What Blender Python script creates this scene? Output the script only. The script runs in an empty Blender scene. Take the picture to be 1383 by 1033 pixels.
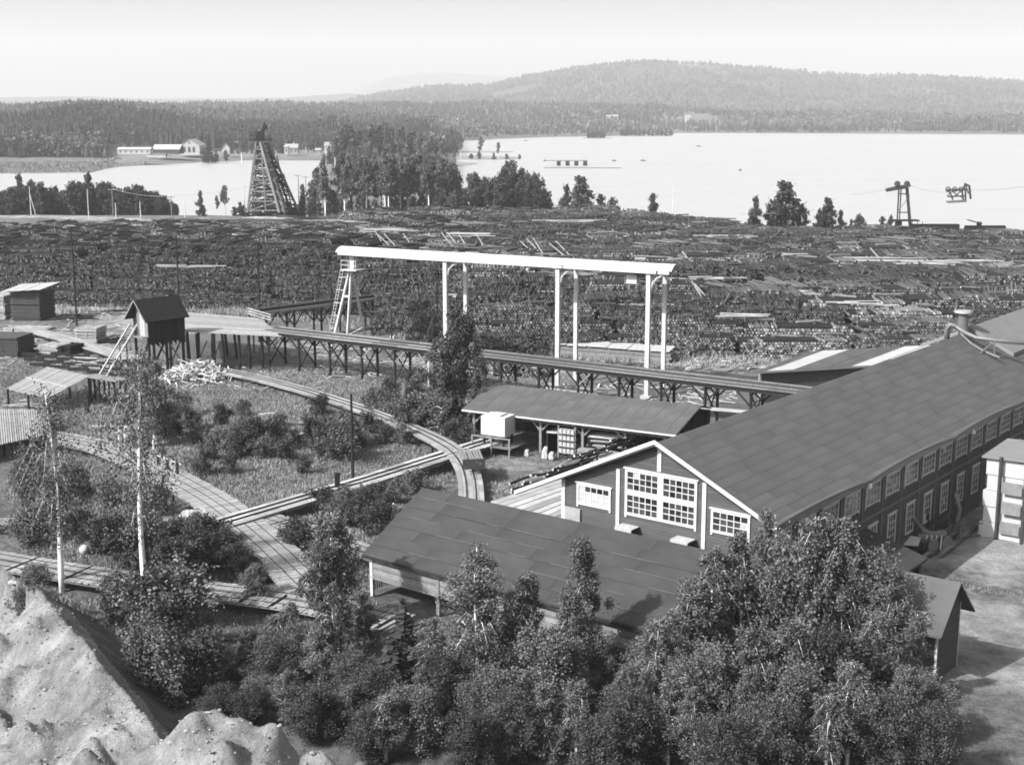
import bpy, math, random
import numpy as np
from mathutils import Vector

random.seed(7)
rng = np.random.default_rng(7)
sc = bpy.context.scene
col = sc.collection

# ------------------------------------------------------------------ camera
PW, PH, F, CZ = 1383, 1033, 1850.0, 31.0
TH = math.atan((PH / 2 - 150.0) / F)
cam_d = bpy.data.cameras.new("camera")
cam = bpy.data.objects.new("camera", cam_d)
col.objects.link(cam)
cam.location = (0, 0, CZ)
cam.rotation_euler = (math.pi / 2 - TH, 0, 0)
cam_d.sensor_width = 36.0
cam_d.lens = 36.0 * F / PW
cam_d.clip_start = 1.0
cam_d.clip_end = 40000.0
sc.camera = cam

# ------------------------------------------------------------------ sky, sun, exposure
SUN = Vector((-0.83, -0.54, 0.0)).normalized()
SUN_EL = math.radians(39)
world = bpy.data.worlds.new("World")
sc.world = world
world.use_nodes = True
wn = world.node_tree
wn.nodes.clear()
w_out = wn.nodes.new("ShaderNodeOutputWorld")
w_bg = wn.nodes.new("ShaderNodeBackground")
w_bw = wn.nodes.new("ShaderNodeRGBToBW")           # black-and-white film: the sky's luminance
w_sky = wn.nodes.new("ShaderNodeTexSky")
w_sky.sky_type = 'NISHITA'
w_sky.sun_disc = False
w_sky.sun_elevation = SUN_EL
w_sky.sun_rotation = math.atan2(SUN.x, SUN.y)
w_sky.dust_density = 7.0
w_sky.air_density = 1.3
wn.links.new(w_sky.outputs[0], w_bw.inputs[0])
wn.links.new(w_bw.outputs[0], w_bg.inputs[0])
w_bg.inputs[1].default_value = 0.118
wn.links.new(w_bg.outputs[0], w_out.inputs[0])

sun_d = bpy.data.lights.new("sun", 'SUN')
sun_d.energy = 4.9
sun_d.angle = math.radians(0.5)
sun_d.color = (1.0, 0.995, 0.99)
sun = bpy.data.objects.new("sun", sun_d)
col.objects.link(sun)
sdir = Vector((SUN.x * math.cos(SUN_EL), SUN.y * math.cos(SUN_EL), math.sin(SUN_EL)))
sun.rotation_euler = sdir.to_track_quat('Z', 'Y').to_euler()
sun.location = (-60, -20, 90)

sc.view_settings.view_transform = 'Standard'
sc.view_settings.look = 'None'
sc.view_settings.gamma = 1.0
sc.view_settings.use_curve_mapping = False
sc.view_settings.exposure = 0.88
sc.render.engine = 'CYCLES'
sc.cycles.use_denoising = True
sc.cycles.max_bounces = 5
sc.cycles.diffuse_bounces = 2
sc.cycles.glossy_bounces = 2
sc.cycles.transparent_max_bounces = 6
sc.cycles.volume_bounces = 0
sc.cycles.pixel_filter_type = 'BLACKMAN_HARRIS'
sc.cycles.filter_width = 1.75
HAZE = 1.3e-4

# ------------------------------------------------------------------ geometry of the place
_fw = np.array([0, math.cos(TH), -math.sin(TH)])
_up = np.array([0, math.sin(TH), math.cos(TH)])
_rt = np.array([1.0, 0, 0])
_O = np.array([0, 0, CZ])


def at(px, py, z=0.0):
    r = _fw * F + _rt * (px - PW / 2) + _up * (PH / 2 - py)
    return _O + r * ((z - CZ) / r[2])


def atY(px, py, Y):
    r = _fw * F + _rt * (px - PW / 2) + _up * (PH / 2 - py)
    return _O + r * (Y / r[1])


def V(*a):
    return np.array(a, float)


def unit(v):
    v = np.asarray(v, float)
    return v / max(1e-9, np.linalg.norm(v))


UPZ = V(0, 0, 1)

# ------------------------------------------------------------------ materials


def mat(name, v, rough=0.85, amp=0.25, scale=3.0, bump=0.0, bscale=12.0, obj_var=0.0, isl_var=0.0,
        tone=False, stretch=None, spec=0.3, detail=4.0, bdist=0.03):
    m = bpy.data.materials.new(name)
    m.use_nodes = True
    nt = m.node_tree
    N, L = nt.nodes, nt.links
    b = N["Principled BSDF"]
    b.inputs["Roughness"].default_value = rough
    b.inputs["Specular IOR Level"].default_value = spec
    tc = N.new("ShaderNodeTexCoord")
    src = tc.outputs["Object"]
    if stretch:
        mp = N.new("ShaderNodeMapping")
        mp.inputs["Scale"].default_value = stretch
        L.new(src, mp.inputs[0])
        src = mp.outputs[0]
    nz = N.new("ShaderNodeTexNoise")
    nz.inputs["Scale"].default_value = scale
    nz.inputs["Detail"].default_value = detail
    nz.inputs["Roughness"].default_value = 0.62
    L.new(src, nz.inputs["Vector"])

    def math_(op, a, bb):
        n = N.new("ShaderNodeMath")
        n.operation = op
        for i, x in enumerate((a, bb)):
            if isinstance(x, (int, float)):
                n.inputs[i].default_value = x
            else:
                L.new(x, n.inputs[i])
        return n.outputs[0]
    f = math_('ADD', math_('MULTIPLY', math_('SUBTRACT', nz.outputs["Fac"], 0.5), 4 * amp), 1.0)
    if obj_var:
        oi = N.new("ShaderNodeObjectInfo")
        f = math_('MULTIPLY', f, math_('ADD', math_('MULTIPLY', math_('SUBTRACT', oi.outputs["Random"], 0.5), 2 * obj_var), 1.0))
    if isl_var:
        g = N.new("ShaderNodeNewGeometry")
        f = math_('MULTIPLY', f, math_('ADD', math_('MULTIPLY', math_('SUBTRACT', g.outputs["Random Per Island"], 0.5), 2 * isl_var), 1.0))
    if tone:
        a = N.new("ShaderNodeAttribute")
        a.attribute_name = "tone"
        f = math_('MULTIPLY', f, a.outputs["Fac"])
    f = math_('MAXIMUM', math_('MULTIPLY', f, v), 0.004)
    L.new(f, b.inputs["Base Color"])
    if bump:
        bn = N.new("ShaderNodeTexNoise")
        bn.inputs["Scale"].default_value = bscale
        bn.inputs["Detail"].default_value = 5
        L.new(src, bn.inputs["Vector"])
        bp = N.new("ShaderNodeBump")
        bp.inputs["Strength"].default_value = bump
        bp.inputs["Distance"].default_value = bdist
        L.new(bn.outputs["Fac"], bp.inputs["Height"])
        L.new(bp.outputs[0], b.inputs["Normal"])
    return m


MT = {}
MT['white'] = mat('white_paint', 0.40, 0.6, 0.11, 1.6)
MT['trim_dim'] = mat('weathered_white_paint', 0.45, 0.7, 0.12, 4.0, tone=False)
MT['red_wood'] = mat('red_ochre_boards', 0.064, 0.9, 0.16, 1.0, 0.35, 9.0, isl_var=0.10, stretch=(1, 1, 5))
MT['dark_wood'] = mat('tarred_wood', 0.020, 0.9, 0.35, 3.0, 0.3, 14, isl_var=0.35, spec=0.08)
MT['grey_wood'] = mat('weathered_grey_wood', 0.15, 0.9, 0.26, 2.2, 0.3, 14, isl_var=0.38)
MT['pale_wood'] = mat('fresh_sawn_wood', 0.30, 0.85, 0.2, 2.0, 0.2, 14, isl_var=0.32)
MT['deck_wood'] = mat('worn_deck_planks', 0.23, 0.9, 0.22, 1.2, 0.25, 10, isl_var=0.22)
MT['deck_dark'] = mat('dark_deck_planks', 0.026, 0.9, 0.22, 1.2, 0.25, 10, isl_var=0.35)
MT['side_planks'] = mat('trodden_deck_planks', 0.24, 0.9, 0.28, 0.6, 0.2, 10, isl_var=0.4)
MT['felt'] = mat('roofing_felt', 0.070, 0.85, 0.28, 0.4, 0.35, 14, obj_var=0.075, detail=9)
MT['felt_dark'] = mat('dark_roofing_felt', 0.034, 0.85, 0.28, 0.5, 0.35, 14, obj_var=0.07, detail=8)
MT['felt_line'] = mat('dusty_felt_edge', 0.065, 0.9, 0.4, 1.5)
MT['roof_pale'] = mat('pale_roof_sheet', 0.32, 0.6, 0.10, 0.7, obj_var=0.10)
MT['glass'] = mat('window_glass', 0.028, 0.12, 0.2, 3.0, isl_var=.8, spec=0.5)
MT['painted_glint'] = mat('pane_with_painted_glint', 0.3, 0.5, 0.15, 3.0)  # reflections on some panes, painted as a pale base colour
MT['bark'] = mat('stacked_log_bark', 0.052, 0.95, 0.35, 1.4, tone=True)
MT['logend'] = mat('sawn_log_end', 0.165, 0.9, 0.30, 2.0, tone=True)
MT['birch_bark'] = mat('birch_bark', 0.66, 0.7, 0.30, 2.4, 0.2, 8, stretch=(2.0, 2.0, 1.2), detail=6)
MT['trunk'] = mat('brown_bark', 0.13, 0.9, 0.3, 5)
MT['leaf'] = mat('birch_leaves', 0.088, 0.55, 0.25, 0.6, obj_var=.22, isl_var=0.5, spec=0.2)
MT['leaf_dark'] = mat('alder_leaves', 0.045, 0.55, 0.25, 0.6, obj_var=.3, isl_var=0.5, spec=0.2)
MT['needle'] = mat('conifer_needles', 0.028, 0.7, 0.3, 0.5, isl_var=0.4)
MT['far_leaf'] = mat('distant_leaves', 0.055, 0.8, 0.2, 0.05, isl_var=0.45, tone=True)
MT['grass'] = mat('tall_grass', 0.19, 0.8, 0.40, 0.14, isl_var=0.15)
MT['rust'] = mat('rusted_iron', 0.11, 0.6, 0.35, 4.0, spec=0.5)
MT['steel'] = mat('grey_steel', 0.10, 0.45, 0.15, 3.0, spec=0.5)
MT['iron'] = mat('dark_iron', 0.035, 0.5, 0.2, 5.0, spec=0.5)
MT['stone'] = mat('grey_stone', 0.22, 0.9, 0.3, 0.4)
MT['roof_pale2'] = mat('light_grey_felt', 0.15, 0.85, 0.12, 0.8)
MT['whitewash'] = mat('whitewashed_wall', 0.36, 0.85, 0.10, 0.5)
MT['tin'] = mat('pale_tin_roof', 0.26, 0.6, 0.12, 0.3)
MT['brown_wall'] = mat('brown_boarding', 0.05, 0.9, 0.2, 0.6)

# ground: grass, sand and trodden dirt by attribute, detail by noise
gm = bpy.data.materials.new('ground_cover')
gm.use_nodes = True
_n, _l = gm.node_tree.nodes, gm.node_tree.links
_b = _n["Principled BSDF"]
_b.inputs["Roughness"].default_value = 0.95
_b.inputs["Specular IOR Level"].default_value = 0.1
_tc = _n.new("ShaderNodeTexCoord")


def _noise(scale, detail=5, rough=0.6):
    q = _n.new("ShaderNodeTexNoise")
    q.inputs["Scale"].default_value = scale
    q.inputs["Detail"].default_value = detail
    q.inputs["Roughness"].default_value = rough
    _l.new(_tc.outputs["Object"], q.inputs["Vector"])
    return q.outputs["Fac"]


def _m(op, a, b_, c=None):
    q = _n.new("ShaderNodeMath")
    q.operation = op
    for i, x in enumerate((a, b_) if c is None else (a, b_, c)):
        if isinstance(x, (int, float)):
            q.inputs[i].default_value = x
        else:
            _l.new(x, q.inputs[i])
    return q.outputs[0]


_att = _n.new("ShaderNodeAttribute")
_att.attribute_name = "sand"
_g1, _g2 = _noise(0.09), _noise(1.3, 6, 0.7)
grass_v = _m('MULTIPLY', _m('MULTIPLY_ADD', _m('SUBTRACT', _g1, 0.5), 1.9, 1.0), _m('MULTIPLY_ADD', _m('SUBTRACT', _g2, 0.5), 2.2, 1.0))
grass_v = _m('MAXIMUM', _m('MULTIPLY', grass_v, 0.13), 0.012)
_s1, _s2 = _noise(0.5, 6, 0.65), _noise(5.0, 5, 0.7)
sand_v = _m('MULTIPLY', _m('MULTIPLY_ADD', _m('SUBTRACT', _s1, 0.5), 1.6, 1.0), _m('MULTIPLY_ADD', _m('SUBTRACT', _s2, 0.5), 0.9, 1.0))
sand_v = _m('MULTIPLY', sand_v, _m('MULTIPLY_ADD', _m('SUBTRACT', _noise(0.22, 8, 0.7), 0.5), 3.2, 1.05))
sand_v = _m('MINIMUM', _m('MAXIMUM', _m('MULTIPLY', sand_v, 0.25), 0.02), 0.38)
_edge = _m('MULTIPLY_ADD', _m('SUBTRACT', _noise(0.7, 5), 0.5), 1.4, _att.outputs["Fac"])
_mr = _n.new("ShaderNodeMapRange")
_mr.inputs["From Min"].default_value = 0.35
_mr.inputs["From Max"].default_value = 0.65
_l.new(_edge, _mr.inputs["Value"])
_mx = _n.new("ShaderNodeMix")
_mx.data_type = 'FLOAT'
_l.new(_mr.outputs[0], _mx.inputs[0])
_l.new(grass_v, _mx.inputs[2])
_l.new(sand_v, _mx.inputs[3])
_l.new(_mx.outputs[0], _b.inputs["Base Color"])
_bp = _n.new("ShaderNodeBump")
_bp.inputs["Strength"].default_value = 1.0
_bp.inputs["Distance"].default_value = 0.45
_l.new(_noise(2.2, 7, 0.75), _bp.inputs["Height"])
_l.new(_bp.outputs[0], _b.inputs["Normal"])
MT['ground'] = gm

# water
wm = bpy.data.materials.new('lake_water')
wm.use_nodes = True
_wb = wm.node_tree.nodes["Principled BSDF"]
_wb.inputs["Base Color"].default_value = (0.34, 0.34, 0.34, 1)  # sky brightness on the lake put into a pale diffuse base
_wb.inputs["Roughness"].default_value = 0.38
_wb.inputs["IOR"].default_value = 1.5
_wt = wm.node_tree.nodes.new("ShaderNodeTexCoord")
_wmp = wm.node_tree.nodes.new("ShaderNodeMapping")
_wmp.inputs["Scale"].default_value = (0.02, 0.06, 1)
_wz = wm.node_tree.nodes.new("ShaderNodeTexNoise")
_wz.inputs["Scale"].default_value = 1.0
_wz.inputs["Detail"].default_value = 6
_wbp = wm.node_tree.nodes.new("ShaderNodeBump")
_wbp.inputs["Strength"].default_value = 0.02
_wbp.inputs["Distance"].default_value = 1.0
wm.node_tree.links.new(_wt.outputs["Object"], _wmp.inputs[0])
wm.node_tree.links.new(_wmp.outputs[0], _wz.inputs["Vector"])
wm.node_tree.links.new(_wz.outputs["Fac"], _wbp.inputs["Height"])
wm.node_tree.links.new(_wbp.outputs[0], _wb.inputs["Normal"])
_wr = wm.node_tree.nodes.new("ShaderNodeTexNoise")
_wr.inputs["Scale"].default_value = 1.0
_wr.inputs["Detail"].default_value = 5
_wm2 = wm.node_tree.nodes.new("ShaderNodeMapping")
_wm2.inputs["Scale"].default_value = (0.003, 0.02, 1)
_wmr = wm.node_tree.nodes.new("ShaderNodeMapRange")
_wmr.inputs["From Min"].default_value = .35
_wmr.inputs["From Max"].default_value = .65
_wmr.inputs["To Min"].default_value = .31
_wmr.inputs["To Max"].default_value = .40
wm.node_tree.links.new(_wt.outputs["Object"], _wm2.inputs[0])
wm.node_tree.links.new(_wm2.outputs[0], _wr.inputs["Vector"])
wm.node_tree.links.new(_wr.outputs["Fac"], _wmr.inputs["Value"])
wm.node_tree.links.new(_wmr.outputs[0], _wb.inputs["Roughness"])
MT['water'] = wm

# ------------------------------------------------------------------ mesh helpers


class MB:
    def __init__(s):
        s.v, s.f, s.mi = [], [], []

    def add(s, vs, fs, mi=0):
        b = len(s.v)
        s.v.extend([tuple(map(float, p)) for p in vs])
        for f in fs:
            s.f.append(tuple(b + i for i in f))
            s.mi.append(mi)
        return s

    def hexa(s, p, mi=0):       # p: 8 corners, 0-3 bottom ccw, 4-7 top ccw
        return s.add(p, [(3, 2, 1, 0), (4, 5, 6, 7), (0, 1, 5, 4), (1, 2, 6, 5), (2, 3, 7, 6), (3, 0, 4, 7)], mi)

    def box(s, o, a, b, c, mi=0):   # corner o and edge vectors
        o, a, b, c = map(np.asarray, (o, a, b, c))
        if np.dot(np.cross(a, b), c) < 0:
            a, b = b, a
        return s.hexa([o, o + a, o + a + b, o + b, o + c, o + a + c, o + a + b + c, o + b + c], mi)

    def cbox(s, c, sx, sy, sz, rz=0.0, mi=0):   # centre of base
        ca, sa = math.cos(rz), math.sin(rz)
        a, b = V(ca, sa, 0) * sx, V(-sa, ca, 0) * sy
        return s.box(np.asarray(c) - a / 2 - b / 2, a, b, V(0, 0, sz), mi)

    def beam(s, p0, p1, w, h, mi=0):
        p0, p1 = np.asarray(p0, float), np.asarray(p1, float)
        d = unit(p1 - p0)
        side = np.cross(d, UPZ)
        side = unit(side) if np.linalg.norm(side) > 1e-3 else V(1, 0, 0)
        up = np.cross(side, d)
        return s.box(p0 - side * w / 2 - up * h / 2, p1 - p0, side * w, up * h, mi)

    def cyl(s, p0, p1, r0, r1=None, n=8, mi=0, cap=True, mcap=None):
        r1 = r0 if r1 is None else r1
        p0, p1 = np.asarray(p0, float), np.asarray(p1, float)
        d = unit(p1 - p0)
        a = np.cross(d, UPZ)
        a = unit(a) if np.linalg.norm(a) > 1e-3 else V(1, 0, 0)
        b = np.cross(d, a)
        vs = []
        for p, r in ((p0, r0), (p1, r1)):
            for k in range(n):
                t = 2 * math.pi * k / n
                vs.append(p + (a * math.cos(t) + b * math.sin(t)) * r)
        fs = [(k, n + k, n + (k + 1) % n, (k + 1) % n) for k in range(n)]
        s.add(vs, fs, mi)
        if cap:
            b0 = len(s.v) - 2 * n
            s.f.append(tuple(b0 + k for k in range(n)))
            s.f.append(tuple(b0 + n + k for k in reversed(range(n))))
            s.mi.extend([mcap if mcap is not None else mi] * 2)
        return s

    def tube(s, pts, rs, n=8, mi=0):
        pts = [np.asarray(p, float) for p in pts]
        base = len(s.v)
        for i, p in enumerate(pts):
            d = unit(pts[min(i + 1, len(pts) - 1)] - pts[max(i - 1, 0)])
            ref = V(0, 1, 0) if abs(d[2]) > 0.7 else UPZ
            a = unit(np.cross(d, ref))
            b = np.cross(d, a)
            r = rs[i] if hasattr(rs, '__len__') else rs
            for k in range(n):
                t = 2 * math.pi * k / n
                s.v.append(tuple(p + (a * math.cos(t) + b * math.sin(t)) * r))
        for i in range(len(pts) - 1):
            for k in range(n):
                k2 = (k + 1) % n
                s.f.append((base + i * n + k, base + (i + 1) * n + k, base + (i + 1) * n + k2, base + i * n + k2))
                s.mi.append(mi)
        s.f.append(tuple(base + k for k in range(n)))
        s.f.append(tuple(base + (len(pts) - 1) * n + k for k in reversed(range(n))))
        s.mi.extend([mi, mi])
        return s

    def quad(s, p, mi=0):
        return s.add(p, [tuple(range(len(p)))], mi)

    def build(s, name, mats, parent=None, origin=None, smooth=False):
        if not isinstance(mats, (list, tuple)):
            mats = [mats]
        o = np.zeros(3) if origin is None else np.asarray(origin, float)
        me = bpy.data.meshes.new(name)
        vs = s.v if origin is None else [(p[0] - o[0], p[1] - o[1], p[2] - o[2]) for p in s.v]
        me.from_pydata(vs, [], s.f)
        for m in mats:
            me.materials.append(MT[m] if isinstance(m, str) else m)
        if len(mats) > 1:
            me.polygons.foreach_set("material_index", s.mi)
        if smooth:
            me.polygons.foreach_set("use_smooth", [True] * len(me.polygons))
        me.update()
        ob = bpy.data.objects.new(name, me)
        col.objects.link(ob)
        if origin is not None:
            ob.location = o
        if parent is not None:
            ob.parent = parent
            ob.location = Vector(o) - parent_loc(parent)
        return ob


def parent_loc(p):
    l = Vector((0, 0, 0))
    while p is not None:
        l += p.location
        p = p.parent
    return l


def tag(o, label=None, cat=None, group=None, kind=None):
    if label:
        o['label'] = label
    if cat:
        o['category'] = cat
    if group:
        o['group'] = group
    if kind:
        o['kind'] = kind
    return o


def thing(name, label, cat, loc=(0, 0, 0), group=None):
    o = bpy.data.objects.new(name, None)
    col.objects.link(o)
    o.location = tuple(float(x) for x in loc)
    o.empty_display_size = 0.5
    return tag(o, label, cat, group)


def place(ob, loc, rz=0.0, s=1.0, parent=None):
    ob.location = tuple(loc)
    ob.rotation_euler = (0, 0, rz)
    ob.scale = (s, s, s) if not hasattr(s, '__len__') else tuple(s)
    if parent is not None:
        ob.parent = parent
    return ob


def mesh_from_arrays(name, verts, loop_tot, loops, mats, mi=None, tone=None, smooth=False, tone_dom='FACE'):
    me = bpy.data.meshes.new(name)
    nv, npoly, nl = len(verts), len(loop_tot), len(loops)
    me.vertices.add(nv)
    me.vertices.foreach_set("co", np.ascontiguousarray(verts, dtype=np.float32).ravel())
    me.loops.add(nl)
    me.loops.foreach_set("vertex_index", np.ascontiguousarray(loops, dtype=np.int32))
    me.polygons.add(npoly)
    starts = np.concatenate(([0], np.cumsum(loop_tot)[:-1])).astype(np.int32)
    me.polygons.foreach_set("loop_start", starts)
    if mi is not None:
        me.polygons.foreach_set("material_index", np.ascontiguousarray(mi, dtype=np.int32))
    me.polygons.foreach_set("use_smooth", np.full(npoly, smooth, dtype=bool))
    for m in mats:
        me.materials.append(MT[m] if isinstance(m, str) else m)
    if tone is not None:
        a = me.attributes.new("tone", 'FLOAT', tone_dom)
        a.data.foreach_set("value", np.ascontiguousarray(tone, dtype=np.float32))
    me.update(calc_edges=True)
    me.validate(verbose=False)
    return me


def link_mesh(name, me, parent=None):
    o = bpy.data.objects.new(name, me)
    col.objects.link(o)
    if parent is not None:
        o.parent = parent
    return o


def prisms(P0, P1, R, n=6, tone=None, ratio=0.92):
    """many logs in one mesh: returns verts, loop totals, loops, material index (0 side, 1 end), tone"""
    P0, P1 = np.asarray(P0, float), np.asarray(P1, float)
    k = len(P0)
    d = P1 - P0
    d /= np.linalg.norm(d, axis=1)[:, None]
    a = np.cross(d, UPZ)
    nn = np.linalg.norm(a, axis=1)
    a[nn < 1e-3] = (1, 0, 0)
    a /= np.linalg.norm(a, axis=1)[:, None]
    b = np.cross(d, a)
    t = np.arange(n) * 2 * math.pi / n
    ph = rng.random(k) * 2
    ct, st = np.cos(t[None] + ph[:, None])[..., None], np.sin(t[None] + ph[:, None])[..., None]
    off = (a[:, None] * ct + b[:, None] * st) * np.asarray(R)[:, None, None]
    verts = np.concatenate([P0[:, None] + off, P1[:, None] + off * ratio], axis=1).reshape(-1, 3)
    i = np.arange(n)
    j = (i + 1) % n
    quads = np.stack([i, n + i, n + j, j], 1).ravel()
    cap0, cap1 = i, n + i[::-1]
    one = np.concatenate([quads, cap0, cap1])
    loops = (one[None] + (np.arange(k) * 2 * n)[:, None]).ravel()
    lt = np.tile(np.array([4] * n + [n, n]), k)
    mi = np.tile(np.array([0] * n + [1, 1]), k)
    tn = np.repeat(np.ones(k) if tone is None else tone, n + 2)
    return verts, lt, loops, mi, tn


def quads_cloud(C, A, B):
    k = len(C)
    v = np.stack([C - A - B, C + A - B, C + A + B, C - A + B], 1).reshape(-1, 3)
    return v, np.full(k, 4), np.arange(4 * k)


# ------------------------------------------------------------------ terrain
def sstep(a, b, x):
    t = np.clip((x - a) / (b - a), 0, 1)
    return t * t * (3 - 2 * t)


WATER = -5.0
xs_n = [-600, 255, 330, 425, 440, 445, 612, 618, 640, 760, 1000, 1383, 2200]
ds_n = [478, 478, 470, 455, 900, 4000, 4000, 600, 470, 455, 430, 410, 400]
xs_f = [-600, 15, 120, 146, 200, 330, 465, 595, 600, 720, 820, 900, 1100, 1383, 2200]
ds_f = [830, 840, 850, 915, 960, 1050, 1040, 1400, 1640, 1930, 2030, 2330, 2260, 2200, 2200]


def vnoise(x, y, s, seed=0):
    """cheap smooth value noise"""
    x, y = np.asarray(x) / s, np.asarray(y) / s
    xi, yi = np.floor(x), np.floor(y)
    fx, fy = x - xi, y - yi
    fx, fy = fx * fx * (3 - 2 * fx), fy * fy * (3 - 2 * fy)

    def h(a, b):
        q = np.sin(a * 127.1 + b * 311.7 + seed * 74.7) * 43758.5453
        return q - np.floor(q)
    return (h(xi, yi) * (1 - fx) + h(xi + 1, yi) * fx) * (1 - fy) + (h(xi, yi + 1) * (1 - fx) + h(xi + 1, yi + 1) * fx) * fy - 0.5


RIDGE = [at(-60, 740, 3.2), at(20, 768, 3.4), at(60, 800, 3.6), at(88, 832, 3.8), at(112, 868, 4.0), at(140, 905, 4.0), at(178, 950, 4.2), at(215, 985, 4.6)]
MOUND = [at(205, 990, 5.0), at(245, 975, 5.4), at(290, 966, 5.6), at(335, 972, 5.5), at(380, 985, 5.3), at(425, 998, 5.0), at(470, 1015, 4.6)]


def seg_dist(x, y, pts):
    """signed distance (positive on the right side of the travel direction) and crest height"""
    best = np.full(np.shape(x), 1e9)
    sg = np.zeros_like(best)
    zz = np.zeros_like(best)
    for p, q in zip(pts[:-1], pts[1:]):
        d = q[:2] - p[:2]
        L2 = d @ d
        t = np.clip(((x - p[0]) * d[0] + (y - p[1]) * d[1]) / L2, 0, 1)
        cx, cy = p[0] + t * d[0], p[1] + t * d[1]
        dd = np.hypot(x - cx, y - cy)
        s = np.sign((x - p[0]) * (-d[1]) + (y - p[1]) * d[0])
        m = dd < best
        best = np.where(m, dd, best)
        sg = np.where(m, s, sg)
        zz = np.where(m, p[2] + t * (q[2] - p[2]), zz)
    return best, sg, zz


def hfun(x, y):
    x, y = np.asarray(x, float), np.asarray(y, float)
    xp = 691.5 + 1885 * x / np.maximum(y, 1)
    dn = np.interp(xp, xs_n, ds_n) + 14 * vnoise(x, y, 30, 1)
    df = np.interp(xp, xs_f, ds_f) + 60 * vnoise(x, y, 120, 2) * sstep(600, 1200, y)
    hl = np.interp(y, [0, 300, 420, 470, 700, 1000], [0, 0, -1.0, -2.2, -3.2, -3.2])
    near = -7 + (hl + 7) * sstep(0, 45, dn - y)
    r1 = np.interp(xp, [-400, 15, 60, 100, 180, 250, 400, 600, 720], [10, 15, 22, 25, 20, 12, 9, 5, -2])
    r2 = np.interp(xp, [-400, 15, 200, 450, 700, 900, 1000, 1345, 2000], [33, 33, 34, 36, 38, 36, 27, 15, 12])
    e = y - df
    lo = -4.6 + 2.2 * sstep(0, 60, e) + 1.0 * sstep(60, 160, e)
    a1 = sstep(df + 120, 1480, y) * (df < 1350)
    up1 = lo + (r1 + 3) * a1
    a2 = sstep(np.maximum(1500, df + 60), 3000, y)
    far = up1 * (1 - a2) + r2 * a2 + 5 * vnoise(x, y, 260, 3) * sstep(60, 500, e) + 16 * vnoise(x, y, 520, 13) * sstep(200, 900, e)
    far = np.where(e > 0, far, -7 + 2.4 * sstep(-60, 0, e))
    h = np.maximum(near, far)
    # yard unevenness
    m = (y < 400)
    h = h + m * (0.35 * vnoise(x, y, 9, 4) + 0.15 * vnoise(x, y, 2.6, 5) - 0.05) * sstep(420, 330, y)
    # spoil ridge and mound bottom left
    d, s, z = seg_dist(x, y, RIDGE)
    zz = z + 1.3 * vnoise(x, y, 5, 6) + .5 * vnoise(x, y, 1.4, 16)
    right = zz * (1 - np.clip(d / 4.2, 0, 1)) ** 1.25
    rill = np.abs(vnoise(x * .8 + y * .6, (y * .8 - x * .6) * .3, 1.1, 17))
    left = zz - np.minimum(d * 0.62, 3.1) + np.clip((d - 9) * 0.16, 0, 2.4) + sstep(0, 2.5, d) * (2.2 * vnoise(x, y, 4.6, 7) + 1.5 * vnoise(x, y, 1.9, 9) + 1.6 * rill - .4) + .5 * vnoise(x, y, .7, 19) + .22 * vnoise(x, y, .33, 29)
    left = left - 2.2 * np.exp(-(((x + 30.0) / 2.2) ** 2 + ((y - 80.0) / 4.5) ** 2))
    left *= sstep(118, 100, y + 0 * x)
    rr = np.where(s < 0, np.maximum(left, 0), right)
    rr = np.where((s < 0) & (d > 45), 0, rr)
    d2, s2, z2 = seg_dist(x, y, MOUND)
    z2 = z2 + 1.5 * vnoise(x, y, 4, 8) + 0.9 * vnoise(x, y, 1.5, 10)
    z2 = z2 - .75 + 1.0 * vnoise(x, y, .9, 23) + 1.2 * np.abs(vnoise(x, y, 2.0, 24))
    m2 = np.where(s2 > 0, z2 * (1 - np.clip(d2 / 5.5, 0, 1)) ** 1.1, np.where(d2 < 22, z2 - 0.15 * d2, 0))
    rr = np.maximum(rr, m2) * (y < 110)
    return h + np.maximum(rr, 0)


def hz(x, y):
    return float(hfun(np.array([x]), np.array([y]))[0])


Ds = np.concatenate([np.linspace(18, 42, 10), np.geomspace(43, 130, 210), np.geomspace(131, 460, 90)[0:], np.geomspace(465, 4200, 170)])
Ts = np.linspace(-0.85, 0.85, 20)
tt = np.concatenate([np.linspace(-1.0, -0.42, 24), np.linspace(-0.415, 0.415, 330), np.linspace(0.42, 1.0, 24)])
GX = tt[None] * Ds[:, None]
GY = np.repeat(Ds[:, None], len(tt), 1)
GZ = hfun(GX, GY)
nr, nc = GX.shape
gv = np.stack([GX, GY, GZ], -1).reshape(-1, 3)
ii, jj = np.meshgrid(np.arange(nr - 1), np.arange(nc - 1), indexing='ij')
base = (ii * nc + jj).ravel()
gl = np.stack([base, base + 1, base + nc + 1, base + nc], 1).ravel()


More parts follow.
